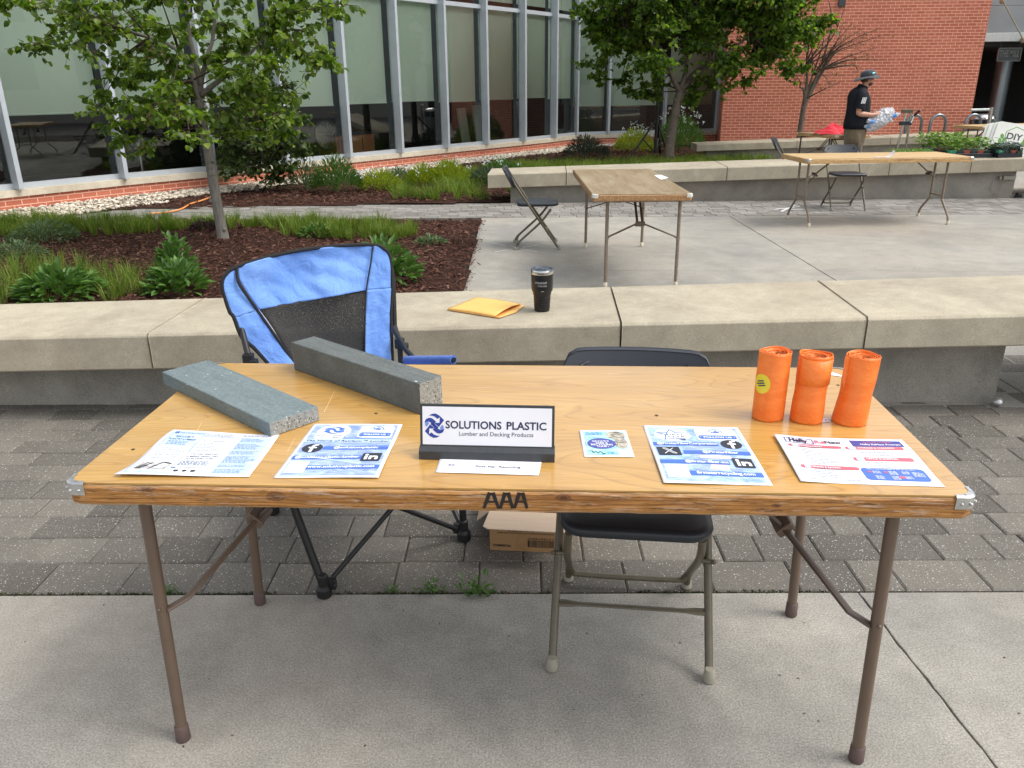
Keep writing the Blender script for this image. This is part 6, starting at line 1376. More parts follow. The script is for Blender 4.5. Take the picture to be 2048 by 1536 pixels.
def tree(label, trunk, trunk_r, boughs, root_pts, mats, R, twigs, tl_, nl, leafL, leafW, crown_scale=1.0, droop=.55, cat='tree', name='tree', br_r=.018, pods=0, dens=None):
    t = thing(name, label, cat, (trunk[0].x, trunk[0].y, 0)); o = t.location.copy()
    sh = lambda p: V(p)-V((o.x, o.y, 0))
    b = MB(); pts = smooth_path([sh(p) for p in trunk], 6); m = len(pts)
    r0, r1 = trunk_r; b.tube(pts, [r0+(r1-r0)*(i/(m-1))**.8+(.25*r0*math.exp(-i*.7)) for i in range(m)], 14)
    for kk in range(4):
        i = int(m*(.15+.2*kk)); b.ball(pts[i]+V((r0*.7*(-1)**kk, -r0*.6, 0)), r0*.35, 8, 6)
    b.build('trunk', M[mats[0]], t, smooth=True)
    bb = MB(); tw = MB(); C, Dd, Nn = [], [], []; PC = []
    Rn = random.Random(R.randint(0, 1 << 30))
    for bi, (bx, by, bz, rad) in enumerate(boughs):
        e = V((bx, by, bz)); st = min(root_pts, key=lambda p: (p-e).length+abs(Rn.gauss(0, .25)))
        mid = st.lerp(e, .45)+V((Rn.gauss(0, .08), Rn.gauss(0, .08), .12*(e-st).length*Rn.uniform(0, 1)))
        path = smooth_path([sh(st), sh(mid), sh(e)], 5); L0 = (e-st).length; k_ = len(path)
        bb.tube(path, [max(.0035, br_r*(1-.85*i/(k_-1))*min(1.2, .4+L0*.4)) for i in range(k_)], 6, caps=False)
        nt_ = int(twigs*(rad/.3)**1.5*(dens[bi] if dens else 1))
        for q in range(nt_):
            s_ = path[int(k_*Rn.uniform(.45, .999))] if Rn.random() < .6 else path[-1]
            d = V((Rn.gauss(0, 1), Rn.gauss(0, 1), Rn.gauss(.0, .55))).normalized(); tip = s_+d*rad*Rn.uniform(.35, 1.15)
            md = s_.lerp(tip, .5)+V((Rn.gauss(0, .03), Rn.gauss(0, .03), .05*rad)); tw.tube([s_, md, tip], [.0035, .0025, .0015], 4, caps=False)
            for j in range(nl):
                u = Rn.uniform(.15, 1.05); p = s_.lerp(md, u*2) if u < .5 else md.lerp(tip, u*2-1)
                dd = V((Rn.gauss(d.x*.6, .6), Rn.gauss(d.y*.6, .6), Rn.gauss(-droop, .5))).normalized()
                C.append(p+V((Rn.gauss(0, .012), Rn.gauss(0, .012), 0))); Dd.append(dd); Nn.append((Rn.gauss(0, .6), Rn.gauss(0, .6), 1))
            if pods and Rn.random() < pods: PC.append(tip)
    bb.add(tw.v, tw.f); bb.build('branches', M[mats[1]], t, smooth=True)
    n = len(C); RR = np.random.RandomState(n % 1000); leaves('crown', C, Dd, Nn, leafL*RR.uniform(.6, 1.2, n), leafW*RR.uniform(.65, 1.15, n), M[mats[2]], t)
    if PC:
        c2, d2, n2 = [], [], []
        for p in PC:
            for _ in range(9): c2.append(p+V((Rn.gauss(0, .03), Rn.gauss(0, .03), Rn.gauss(-.02, .03)))); d2.append((Rn.gauss(0, 1), Rn.gauss(0, 1), Rn.gauss(0, 1))); n2.append((0, 1, .3))
        leaves('dried_blossoms', c2, d2, n2, np.full(len(c2), .025), np.full(len(c2), .012), M['seedpod'], t)
    return t
# near tree
R = random.Random(21)
trk = [V((-3.32, 6.74, -.02)), D(440, 440, 6.74), D(429, 380, 6.73), D(418, 310, 6.72), D(405, 250, 6.70), D(398, 200, 6.70)]
c0 = D(400, 210, 6.7); fork = D(398, 200, 6.7)
targets = [(55, 95), (90, 78), (120, 30), (140, 92), (190, 105), (160, 60), (235, 70), (255, 120), (210, 30), (300, 95), (290, 40), (335, 60), (350, 115), (330, 150), (385, 140), (380, 60), (400, 20), (440, 50), (430, 110), (470, 20), (480, 80), (470, 140), (520, 60), (515, 120), (560, 90), (570, 30), (600, 110), (630, 118), (655, 125), (610, 60), (590, 10), (645, 15), (680, 8),
           (250, 170), (205, 180), (190, 225), (215, 250), (235, 285), (270, 250), (280, 300), (250, 215), (300, 200), (330, 215), (350, 245), (380, 275), (385, 240), (420, 200), (440, 240), (470, 190), (500, 220), (530, 190), (550, 230), (575, 190), (590, 240), (540, 270), (480, 260), (575, 265), (500, 165), (345, 175), (290, 150), (20, 5), (50, 8), (150, 0), (250, -5), (330, 0), (360, -20), (520, -10), (460, -40), (400, -60), (300, -60), (220, -50), (560, -50), (620, -45), (120, -50), (180, -110), (300, -130), (420, -140), (520, -120), (620, -110), (700, -60), (360, -200), (470, -210), (250, -180)]
bo = []
for (x, y) in targets:
    edge = abs(x-380)/330; Y = 6.7+R.gauss(0, .55)*(1.15-.6*min(1, edge)); p = D(x, y, Y); bo.append((p.x, p.y, p.z, R.uniform(.17, .26)))
roots = [D(398, 200, 6.7), D(402, 170, 6.72), D(385, 160, 6.65), D(420, 120, 6.75), D(415, 90, 6.8), D(360, 110, 6.6), D(300, 75, 6.6), D(380, 40, 6.7), D(430, 30, 6.8), D(480, 130, 6.75), D(405, 255, 6.7), D(370, -30, 6.7), D(450, -60, 6.8), D(250, 60, 6.55), D(540, 60, 6.8)]
T = tree('slender tree with heart shaped green leaves and a smooth grey trunk in the near bed', trk, (.060, .040), bo, roots, ('bark', 'twig', 'leaf1'), R, 20, .3, 8, .072, .060, pods=.05, br_r=.012)
b = MB(); off = V((-3.32, 6.74, 0))
for P in ([D(398, 215, 6.7), D(402, 170, 6.72), D(412, 120, 6.75), D(425, 80, 6.8), D(432, 20, 6.8), D(450, -60, 6.8)], [D(400, 210, 6.7), D(388, 160, 6.66), D(372, 120, 6.6), D(340, 90, 6.6), D(300, 75, 6.6), D(250, 60, 6.55)], [D(402, 170, 6.72), D(390, 120, 6.7), D(378, 60, 6.7), D(370, -30, 6.7)], [D(402, 190, 6.7), D(440, 160, 6.72), D(480, 130, 6.75), D(540, 60, 6.8)], [D(396, 250, 6.7), D(380, 225, 6.65), D(360, 195, 6.6), D(320, 165, 6.55)]):
    pp = smooth_path([q-off for q in P], 5); b.tube(pp, [.030-.020*i/(len(pp)-1) for i in range(len(pp))], 8)
b.build('limbs', M['bark'], T, smooth=True)
# far tree
R = random.Random(8); trk = [V((2.40, 15.19, -.02)), D(1340, 290, 15.2), D(1348, 240, 15.2), D(1356, 200, 15.2), D(1361, 182, 15.2)]
bo = []; roots = [D(1361, 182, 15.2), D(1340, 150, 15.0), D(1375, 140, 15.2), D(1395, 150, 15.3), D(1420, 120, 15.3), D(1330, 110, 15.1), D(1370, 90, 15.2), D(1450, 110, 15.0), D(1300, 80, 15.3), D(1400, 50, 15.2), D(1500, 70, 15.1), D(1350, 30, 15.2), D(1250, 70, 15.2), D(1450, 20, 15.2)]
for k in range(420):
    if len(bo) > 125: break
    x = R.uniform(1155, 1665); y = R.uniform(-190, 175); u = (x-1400)
    low = {1155: 20, 1190: 130, 1230: 160, 1260: 150, 1300: 175, 1340: 130, 1400: 125, 1450: 160, 1500: 165, 1560: 120, 1600: 135, 1640: 85, 1670: 30}
    ks = sorted(low); yl = next((low[a]+(low[c]-low[a])*(x-a)/(c-a) for a, c in zip(ks, ks[1:]) if a <= x <= c), 20)
    if y > yl-22: continue
    if y < -60 and abs(u)/255 > sqrt(max(0, 1-((y+60)/140)**2)): continue
    Y = 15.3+R.gauss(0, .8)*(1.1-.6*min(1, abs(u)/250)); p = D(x, y, Y); bo.append((p.x, p.y, p.z, R.uniform(.34, .5)))
for (x, y) in ((1175, 128), (1195, 150), (1205, 95), (1185, 60), (1240, 165), (1262, 180), (1280, 190), (1310, 190), (1165, 20), (1420, 170), (1445, 178), (1490, 165), (1520, 150), (1580, 140), (1600, 135), (1380, 200), (1400, 190), (1620, 80), (1650, 40), (1535, 110), (1565, 145)): p = D(x, y, 15.2+R.gauss(0, .3)); bo.append((p.x, p.y, p.z, .26))
T = tree('broad dense green tree with a leaning brown trunk by the far bench', trk, (.10, .075), bo, roots, ('bark2', 'twig', 'leaf2'), R, 18, .45, 9, .098, .080, br_r=.026)
b = MB(); off = V((2.40, 15.19, 0))
for P in ([D(1361, 185, 15.2), D(1345, 155, 15.0), D(1330, 110, 15.1), D(1300, 80, 15.3), D(1250, 70, 15.2)], [D(1360, 180, 15.2), D(1372, 140, 15.2), D(1370, 90, 15.2), D(1350, 30, 15.2)], [D(1361, 182, 15.2), D(1395, 150, 15.3), D(1450, 110, 15.0), D(1500, 70, 15.1)], [D(1361, 182, 15.2), D(1385, 150, 15.4), D(1420, 115, 15.3), D(1400, 50, 15.2), D(1450, -40, 15.2)]):
    pp = smooth_path([q-off for q in P], 5); b.tube(pp, [.055-.035*i/(len(pp)-1) for i in range(len(pp))], 8)
b.build('limbs', M['bark2'], T, smooth=True)
# nearly bare tree
R = random.Random(5); Y = 17.2; trk = [V((D(1600, 262, Y).x, Y, -.02)), D(1600, 262, Y), D(1606, 225, Y), D(1611, 198, Y)]
bo = []; roots = [D(1611, 198, Y), D(1600, 175, Y), D(1618, 170, Y), D(1625, 150, Y), D(1640, 140, Y), D(1612, 130, Y)]
for (x, y) in ((1590, 150), (1598, 120), (1610, 100), (1620, 80), (1630, 60), (1645, 70), (1650, 45), (1665, 35), (1670, 60), (1685, 50), (1690, 75), (1705, 45), (1720, 60), (1735, 70), (1745, 62), (1760, 72), (1750, 95), (1735, 110), (1760, 120), (1720, 90), (1700, 110), (1690, 130), (1675, 150), (1660, 165), (1650, 110), (1640, 95), (1665, 95), (1610, 150), (1580, 165), (1645, 180), (1715, 140), (1630, 20), (1690, 15), (1655, -10), (1680, 165), (1665, 125)):
    p = D(x, y, Y+R.gauss(0, .35)); bo.append((p.x, p.y, p.z, .26))
T3 = tree('small nearly bare tree with thin fanning branches in front of the brick wall', trk, (.062, .055), bo, roots, ('bark2', 'twig', 'leaf_sparse'), R, 9, .3, 1, .045, .03, br_r=.024, pods=.04)

b = MB(); off = V((D(1600, 262, 17.2).x, 17.2, 0)); tp = D(1611, 198, 17.2)
for q in roots[1:]+[D(1655, 110, 17.1), D(1680, 90, 17.3)]:
    m_ = tp.lerp(q, .5)+V((.02, 0, .06)); pp = smooth_path([tp-V((0, 0, .1))-off, m_-off, q-off], 5); b.tube(pp, [.04-.024*i/(len(pp)-1) for i in range(len(pp))], 8)
b.build('limbs', M['bark2'], T3, smooth=True)
# big shrub by the glass
R = random.Random(31); p0 = D(515, 384, 10.95); p0.z = 0; bo = []
for (x, y) in ((450, 230), (470, 190), (500, 170), (535, 165), (565, 175), (585, 200), (600, 230), (590, 265), (570, 300), (600, 300), (545, 320), (500, 310), (465, 300), (445, 270), (480, 250), (520, 230), (550, 250), (520, 280), (490, 330), (470, 345), (560, 340), (580, 330), (455, 335), (530, 200), (500, 215), (560, 215), (445, 310)):
    p = D(x, y, 10.95+R.gauss(0, .3)); bo.append((p.x, p.y, p.z, R.uniform(.26, .34)))
sroot = [D(515+dx, 378, 10.95+dy) for dx, dy in ((-14, 0), (0, .1), (10, -.05), (20, .05), (-5, -.1))]+[D(500, 340, 10.95), D(530, 335, 10.95), D(515, 310, 11)]
tree('rounded leafy shrub with many bare stems at its foot in front of the glass', [p0, p0+V((0, 0, .05)), p0+V((.02, 0, .10))], (.03, .02), bo, sroot, ('bark2', 'bark2', 'leaf_shrub'), R, 20, .3, 10, .075, .062, droop=.2, cat='shrub', name='shrub', br_r=.022)

def clump(name, label, cat, loc, rad, hgt, n, L, W_, mat, seed, up=.6, group=None, flowers=0, flmat='flower', inner=.0):
    R = np.random.RandomState(seed); t = thing(name, label, cat, (loc[0], loc[1], 0.015), 0, group)
    th = R.uniform(0, 2*np.pi, n); rr = rad*np.sqrt(R.uniform(inner, 1, n)); zz = hgt*(1-(rr/rad)**2*.75)*R.uniform(.12, 1, n)**.7
    C = np.stack([rr*np.cos(th)*.85, rr*np.sin(th)*.85, zz*.85], 1); Dd = np.stack([np.cos(th)*(rr/rad+.25), np.sin(th)*(rr/rad+.25), up*(.35+R.uniform(0, 1, n))*(.4+zz/hgt)], 1)+R.normal(0, .25, (n, 3))
    N = np.stack([-np.cos(th)*.3, -np.sin(th)*.3, np.ones(n)], 1)+R.normal(0, .25, (n, 3)); leaves('foliage', C, Dd, N, L*R.uniform(.6, 1.15, n), W_*R.uniform(.7, 1.1, n), M[mat], t)
    b = MB(); ns = 16
    for k in range(ns): a = 2*pi*k/ns+.3*k; q = rad*.6*((k*7) % 5)/5; b.tube([(0.02*cos(a), .02*sin(a), 0), (q*cos(a)*.6, q*sin(a)*.6, hgt*.4), (q*cos(a), q*sin(a), hgt*.75)], [.004, .003, .002], 4, caps=False)
    b.build('stems', M[mat], t)
    if flowers:
        a = R.uniform(0, 2*np.pi, flowers); q = rad*np.sqrt(R.uniform(0, 1, flowers)); z = hgt*(1.02-(q/rad)**2*.45)+R.normal(0, .02, flowers)
        c = np.stack([q*np.cos(a), q*np.sin(a), z], 1); c = np.repeat(c, 6, 0)+R.normal(0, .012, (flowers*6, 3)); leaves('flower_heads', c, R.normal(size=(len(c), 3)), R.normal(size=(len(c), 3)), np.full(len(c), .022), np.full(len(c), .016), M[flmat], t)
    return t
GH = 'broad leaved herb clumps in the near bed'
clump('leafy_herb', 'broad leaved green clump near the bench, leftmost, half in grass', 'plant', (-3.60, 4.30), .31, .24, 340, .115, .048, 'leaf_herb', 1, .8, GH)
clump('leafy_herb', 'tall stacked leafy herb in bare mulch left of the blue chair', 'plant', (-2.80, 4.50), .24, .25, 300, .10, .042, 'leaf_herb', 2, .9, GH)
clump('leafy_herb', 'upright leafy herb standing just behind the lower herb left of the blue chair', 'plant', (-3.00, 4.95), .16, .42, 260, .085, .036, 'leaf_herb', 3, 1.1, GH)
clump('leafy_herb', 'green leafy clump peeking out right behind the blue chair back', 'plant', (-1.25, 4.85), .30, .38, 420, .10, .042, 'leaf_herb', 4, .9, GH)
clump('feathery_herb', 'grey green feathery mound at the far left of the near bed', 'plant', (-5.15, 6.60), .38, .26, 900, .06, .012, 'leaf_grey', 5, .7)
clump('feathery_herb', 'low grey green tuft at the left frame edge beside the mound', 'plant', (-4.85, 5.70), .30, .20, 500, .06, .012, 'leaf_grey', 6, .7)
clump('feathery_herb', 'small grey green sprig alone in mulch near the plaza edge', 'plant', (-1.12, 6.50), .17, .09, 220, .05, .016, 'leaf_grey', 7, .5)
clump('feathery_herb', 'small light green clump in mulch in front of the sedge strip', 'plant', (-2.38, 6.95), .22, .14, 260, .06, .02, 'leaf_herb', 8, .6)
clump('dark_herb', 'dark purple low plant left of the near tree foot', 'plant', (-3.72, 7.30), .20, .14, 260, .05, .025, 'leaf_purple', 9, .5)
clump('lavender', 'dark grey green lavender mound behind the far bench', 'plant', (.80, 16.5), .55, .52, 1500, .10, .014, 'leaf_lav', 10, 1.6)
clump('spurge', 'yellow green feathery plant with pale flowers left of the speaker stand', 'plant', (1.98, 17.9), .52, .62, 1500, .10, .012, 'leaf_yellow', 11, 1.8, flowers=36)
clump('blue_star', 'taller green plant with pale blue flowers behind the far tree trunk', 'plant', (3.05, 18.3), .66, .98, 2200, .11, .016, 'leaf_herb', 12, 1.8, flowers=70)
clump('needle_plant', 'tall dark green needle leaved clump right of the big shrub', 'plant', (-3.15, 10.75), .42, .62, 1700, .09, .012, 'leaf_herb', 13, 2.0)
clump('needle_plant', 'thinner needle leaved clump between the big shrub and the taller one', 'plant', (-3.68, 11.0), .36, .55, 900, .08, .012, 'leaf_grey', 14, 2.0)
clump('spurge', 'yellow green clump right of the needle leaved plants', 'plant', (-2.55, 11.0), .36, .34, 900, .08, .014, 'leaf_yellow', 15, 1.2, flowers=14)
clump('spurge', 'brightest yellow clump in the middle of the far bed', 'plant', (-1.55, 11.5), .36, .44, 1300, .09, .013, 'leaf_yellow', 16, 1.8, flowers=12)
clump('spurge', 'yellow tinged clump left of the brightest one by the plinth', 'plant', (-1.95, 11.5), .30, .38, 900, .08, .013, 'leaf_yellow', 18, 1.8, flowers=8)
clump('feathery_herb', 'small blue green mound on the pebbles below the brick plinth', 'plant', (-2.55, 12.5), .26, .24, 400, .06, .016, 'leaf_grey', 17, .9)
clump('feathery_herb', 'green plant with white flowers right of the yellow clumps', 'plant', (-.75, 12.3), .42, .36, 1200, .09, .016, 'leaf_herb', 19, 1.5, flowers=26)
clump('lavender', 'dull green mound left of the far bench end', 'plant', (-.95, 11.6), .40, .30, 700, .08, .014, 'leaf_lav', 20, 1.2)

# sedge and lawn
def sedge(name, label, tufts, seed):
    R = np.random.RandomState(seed); vs = []; 
    for (x, y, rad, h, n) in tufts:
        a = R.uniform(0, 2*np.pi, n); q = rad*.35*np.sqrt(R.uniform(0, 1, n)); b0 = np.stack([x+q*np.cos(a), y+q*np.sin(a), np.full(n, .01)], 1)
        a2 = a+R.normal(0, .6, n); hh = h*R.uniform(.55, 1.15, n); out = rad*R.uniform(.2, 1.2, n)
        mid = b0+np.stack([np.cos(a2)*out*.35, np.sin(a2)*out*.35, hh*.62], 1); tip = b0+np.stack([np.cos(a2)*out, np.sin(a2)*out, hh*R.uniform(.75, 1.05, n)], 1)
        s = np.stack([-np.sin(a2+R.normal(0, .8, n)), np.cos(a2), np.zeros(n)], 1)*(.0019+.00014*(y-6))
        vs.append(np.stack([b0-s, b0+s, mid-s*.8, mid+s*.8, tip], 1).reshape(-1, 3))
    v = np.concatenate(vs); n = len(v)//5; k = np.arange(n)[:, None]*5
    f = np.concatenate([k+np.array([[0, 1, 3]]), k+np.array([[0, 3, 2]]), k+np.array([[2, 3, 4]])], 0)
    return tag(npmesh(name, v, f, M['grass']), label, 'grass', kind='stuff')
R = random.Random(44)
def gp(*pts): return [tuple(G(x, y, 0)[:2]) for x, y in pts]
A_ = [(-8.3, 6.75), (-6.6, 6.7), (-5.2, 6.95), (-4.2, 7.05), (-3.7, 7.35), (-3.1, 7.35), (-2.75, 6.95), (-2.0, 6.75), (-1.35, 6.72), (-1.25, 7.0), (-1.75, 7.55), (-3, 7.75), (-8.3, 7.85)]
tf = [(x, y, R.uniform(.07, .13), R.uniform(.12, .22), 46) for x, y in scatter(A_, 600, R)]
tf += [(x, y, R.uniform(.08, .14), R.uniform(.14, .25), 34) for x, y in scatter([(-4.9, 4.0), (-3.1, 4.1), (-2.95, 4.7), (-3.3, 5.15), (-4.3, 5.3), (-5.3, 5.4)], 130, R)]
sedge('sedge_grass', 'fine green sedge grass growing in strips over the near mulch bed', tf, 2)
B_ = [(-2.1, 9.9), (-1.5, 9.75), (-.85, 9.75), (-.55, 10.2), (-.3, 11.2), (-.5, 12.6), (-1.6, 12.9), (-2.6, 11.6)]
tf = [(x, y, R.uniform(.10, .18), R.uniform(.14, .27), 44) for x, y in scatter(B_, 260, R) if mnoise.noise(V((x*1.9, y*1.9, 5))) > -.05]
C_ = [(-.6, 12.4), (.3, 11.4), (3.0, 11.3), (3.4, 13.0), (3.6, 15.5), (2.8, 15.7), (1.4, 15.3), (-.3, 14.7), (-1.2, 14.0)]
tf += [(x, y, R.uniform(.12, .2), R.uniform(.12, .22), 30) for x, y in scatter(C_, 900, R)]
tf += [(x, y, .15, .2, 34) for x, y in scatter([(3.0, 15.9), (3.2, 15.4), (4.4, 15.2), (4.6, 15.5)], 22, R)]
sedge('lawn_grass', 'green grass behind the far bench and in the far bed', tf, 3)
# weeds in the slab joint
for i, (x, y, s_, lab) in enumerate(((-.145, .685, .072, 'bushy weed in the slab joint under the table centre'), (-.285, .69, .05, 'small weed in the slab joint just left of the bushy one'), (-.41, .69, .03, 'tiny yellowish weed in the slab joint near the camp chair foot'), (-1.115, .655, .035, 'small weed in the slab joint by the left table leg'))):
    R_ = np.random.RandomState(60+i); n = 60; th = R_.uniform(0, 6.28, n); C = np.stack([R_.normal(0, s_*.35, n), R_.normal(0, s_*.2, n), np.abs(R_.normal(0, s_*.4, n))], 1)
    o = leaves('weed', C, np.stack([np.cos(th), np.sin(th), R_.uniform(0, 1.2, n)], 1), R_.normal(size=(n, 3))+np.array([0, 0, 1.]), np.full(n, s_*.4), np.full(n, s_*.11), M['leaf_herb']); o.location = (x, y, -.004); tag(o, lab, 'weed', 'weeds in the slab joint')
# moss along the joint
R_ = np.random.RandomState(77); n = 2600; xs = R_.uniform(-2.4, 1.3, n); keep = np.array([mnoise.noise(V((x*2.2, 1, 1))) > -.12 for x in xs]); xs = xs[keep]; n = len(xs)
C = np.stack([xs, .70+.042*xs-.005+R_.normal(0, .0035, n), R_.uniform(-.012, -.001, n)], 1)
tag(leaves('joint_moss', C, R_.normal(size=(n, 3))+np.array([0, 0, .6]), R_.normal(size=(n, 3)), np.full(n, .009), np.full(n, .006), m_isl('moss', [(0, (.015, .02, .006)), (1, (.06, .07, .02))])), 'dark green moss and debris along the joint between slab and pavers', 'moss', kind='stuff')

# ---- seedling trays on the far bench
def tray(label, cx_, cy_, w_, d_, pots, kind, seed, hgt, ang=0.0):
    z = .386+.0205*(cx_+.77)+.001; t = thing('seedling_tray', label, 'tray', (cx_, cy_, z), ang, 'seedling trays on the far bench'); R = random.Random(seed)
    b = MB(); b.bb(-w_/2, w_/2, -d_/2, d_/2, 0, .006)
    for (x0, x1, y0, y1) in ((-w_/2, w_/2, -d_/2, -d_/2+.008), (-w_/2, w_/2, d_/2-.008, d_/2), (-w_/2, -w_/2+.008, -d_/2+.008, d_/2-.008), (w_/2-.008, w_/2, -d_/2+.008, d_/2-.008)): b.bb(x0, x1, y0, y1, .006, .055)
    b.tube([(-w_/2, -d_/2, .055), (w_/2, -d_/2, .055), (w_/2, d_/2, .055), (-w_/2, d_/2, .055), (-w_/2, -d_/2, .055)], .006, 6); b.build('tray_body', M['black_plastic'], t)
    nx, ny = pots; cols = ['pot_green', 'pot_dark', 'pot_red', 'pot_dark', 'pot_red', 'pot_dark']; C, Dd, Nn = [], [], []
    for i in range(nx):
        for j in range(ny):
            x = -w_/2+w_*(i+.5)/nx; y = -d_/2+d_*(j+.5)/ny; s_ = min(w_/nx, d_/ny)*.46
            if hgt > .08:
                b = MB(); b.add([(x+sx*s_*k, y+sy*s_*k, zz) for (k, zz) in ((.72, .007), (1.0, .085), (1.06, .085), (1.06, .095)) for sx, sy in ((-1, -1), (1, -1), (1, 1), (-1, 1))], [(L_*4+q, L_*4+(q+1) % 4, L_*4+4+(q+1) % 4, L_*4+4+q) for L_ in range(3) for q in range(4)]+[(12, 13, 14, 15)]); b.build('pot', M[cols[i % len(cols)] if j == 0 else 'pot_dark'], t)
            nl = 34 if hgt > .08 else 14
            for _ in range(nl):
                a = R.uniform(0, 6.28); q = R.uniform(0, s_*1.5); C.append((x+q*cos(a), y+q*sin(a), .06+hgt*R.uniform(.25, 1))); Dd.append((cos(a), sin(a), R.uniform(-.4, .7))); Nn.append((R.gauss(0, .3), R.gauss(0, .3), 1))
    n = len(C); RR = np.random.RandomState(seed); leaves('seedlings', C, Dd, Nn, RR.uniform(.035, .075, n)*(1 if hgt > .08 else .6), RR.uniform(.02, .042, n)*(1 if hgt > .08 else .5), M[kind], t)
tray('low flat tray of small pale seedlings just behind the pale table', 4.95, 10.15, .50, .28, (8, 4), 'seedling', 3, .07, .06)
tray('black tray of bushy seedlings in green and red pots', 5.72, 10.22, .56, .34, (6, 2), 'seedling', 4, .20, .06)
tray('tray of bushy green seedlings behind the row of coloured pots', 5.55, 10.60, .60, .30, (6, 3), 'seedling', 6, .24, .06)
tray('black tray of grey green kale seedlings beside the DIY Home board', 6.20, 10.14, .32, .30, (4, 3), 'kale', 5, .10, .04)

# ================================================================== THE STANDING MAN (faces +x), built about his own origin
px0, py0 = 4.66, 11.5
Pm = thing('person', 'man in a wide brimmed hat, black polo shirt and khakis holding a clear bag', 'person', (px0, py0, 0))
import bmesh
def skin(name, chain, mat, parent, sub=2):
    """chain: {key: (pos, radius or (rx, ry), parent key)}; one continuous skinned surface"""
    keys = list(chain); me = bpy.data.meshes.new(name); idx = {k: i for i, k in enumerate(keys)}
    me.from_pydata([chain[k][0] for k in keys], [(idx[chain[k][2]], idx[k]) for k in keys if chain[k][2]], [])
    o = bpy.data.objects.new(name, me); COL.objects.link(o); o.parent = parent
    md = o.modifiers.new('skin', 'SKIN'); md.use_smooth_shade = True; sv = me.skin_vertices[0].data
    for k in keys: r = chain[k][1]; sv[idx[k]].radius = (r, r) if isinstance(r, (int, float)) else r
    for k in keys: sv[idx[k]].use_root = chain[k][2] is None
    s_ = o.modifiers.new('sub', 'SUBSURF'); s_.levels = sub; s_.render_levels = sub; me.materials.append(mat); return o
ch = {'pelvis': ((0, 0, .86), .12, None), 'belly': ((.01, 0, 1.0), .125, 'pelvis'), 'chest': ((0, 0, 1.22), .125, 'belly'), 'neck0': ((.02, 0, 1.38), .055, 'chest'), 'neck': ((.05, 0, 1.435), .050, 'neck0'),
      'jaw': ((.085, 0, 1.485), .066, 'neck'), 'head': ((.075, 0, 1.545), .078, 'jaw'), 'crown': ((.065, 0, 1.595), .066, 'head'), 'chin': ((.135, 0, 1.462), .026, 'jaw'), 'nose': ((.165, 0, 1.525), .013, 'head')}
for s_, nm in ((-1, 'r'), (1, 'l')):
    ch[nm+'sh'] = ((-.02, s_*.165, 1.34), .058, 'chest'); ch[nm+'ua'] = ((-.045, s_*.20, 1.20), .050, nm+'sh'); ch[nm+'el'] = ((-.07 if s_ < 0 else .0, s_*.215, 1.055), .044, nm+'ua')
    w_ = (.155, -.185, 1.035) if s_ < 0 else (.20, .10, 1.045); fa = tuple((a+c)/2 for a, c in zip(ch[nm+'el'][0], w_)); ch[nm+'fa'] = (fa, .042, nm+'el'); ch[nm+'wr'] = (w_, .027, nm+'fa')
    pm = (w_[0]+.05, w_[1]-s_*.012, w_[2]+.010); ch[nm+'pa'] = (pm, (.038, .020), nm+'wr')
    for f in range(4):
        o_ = (f-1.5)*.019; k1 = (pm[0]+.040, pm[1]+o_*.3, pm[2]+o_+.004); k2 = (pm[0]+.065, pm[1]-s_*.010+o_*.2, pm[2]+o_-.008); k3 = (pm[0]+.068-.004*f, pm[1]-s_*.028, pm[2]+o_-.018)
        ch[nm+'f%da' % f] = (k1, .0095, nm+'pa'); ch[nm+'f%db' % f] = (k2, .0088, nm+'f%da' % f); ch[nm+'f%dc' % f] = (k3, .0075, nm+'f%db' % f)
    ch[nm+'t1'] = ((pm[0]+.005, pm[1]-s_*.018, pm[2]+.040), .0105, nm+'pa'); ch[nm+'t2'] = ((pm[0]+.035, pm[1]-s_*.028, pm[2]+.045), .009, nm+'t1')
    ch[nm+'hp'] = ((0, s_*.085, .80), .085, 'pelvis'); ch[nm+'kn'] = ((.02, s_*.095, .43), .055, nm+'hp'); ch[nm+'an'] = ((-.02, s_*.10, .09), .036, nm+'kn'); ch[nm+'to'] = ((.13, s_*.11, .045), .030, nm+'an')
skin('body', ch, M['skin'], Pm)
def loft(name, rings, mat, parent, n=24, solid=0, caps=True, smooth=True):
    """rings: (cx, cy, cz, rx, ry, tilt)"""
    b = MB(); vs = []
    for (cx_, cy_, cz_, rx, ry, tl_) in rings:
        for k in range(n): a = 2*pi*k/n; vs.append((cx_+rx*cos(a), cy_+ry*sin(a), cz_+tl_*rx*cos(a)))
    m = len(rings); fs = [(i*n+k, i*n+(k+1) % n, (i+1)*n+(k+1) % n, (i+1)*n+k) for i in range(m-1) for k in range(n)]
    if caps: fs += [tuple(range(n))[::-1], tuple((m-1)*n+k for k in range(n))]
    b.add(vs, fs); return b.build(name, mat, parent, smooth=smooth, solid=solid)
loft('polo_shirt', [(-.005, 0, .835, .175, .190, 0), (-.005, 0, .90, .178, .195, 0), (.0, 0, 1.0, .172, .190, 0), (.0, 0, 1.10, .165, .195, 0), (-.005, 0, 1.22, .162, .205, 0), (-.02, 0, 1.30, .150, .205, .02), (-.025, 0, 1.36, .118, .185, -.05), (-.015, 0, 1.395, .085, .115, -.15), (.005, 0, 1.415, .068, .075, -.25)], M['shirt'], Pm)
b = MB(); b.tube(smooth_path([(-.02, -.12, 1.35), (-.035, -.185, 1.315), (-.05, -.215, 1.20), (-.065, -.222, 1.125)], 5), [.078]*5+[.076]*5+[.076]*5+[.078], 16, caps=True); b.build('sleeve', M['shirt'], Pm, smooth=True)
b = MB(); b.tube(smooth_path([(-.02, .12, 1.35), (-.025, .185, 1.315), (-.02, .215, 1.20), (-.005, .222, 1.13)], 5), .076, 16, caps=True); b.build('sleeve', M['shirt'], Pm, smooth=True)
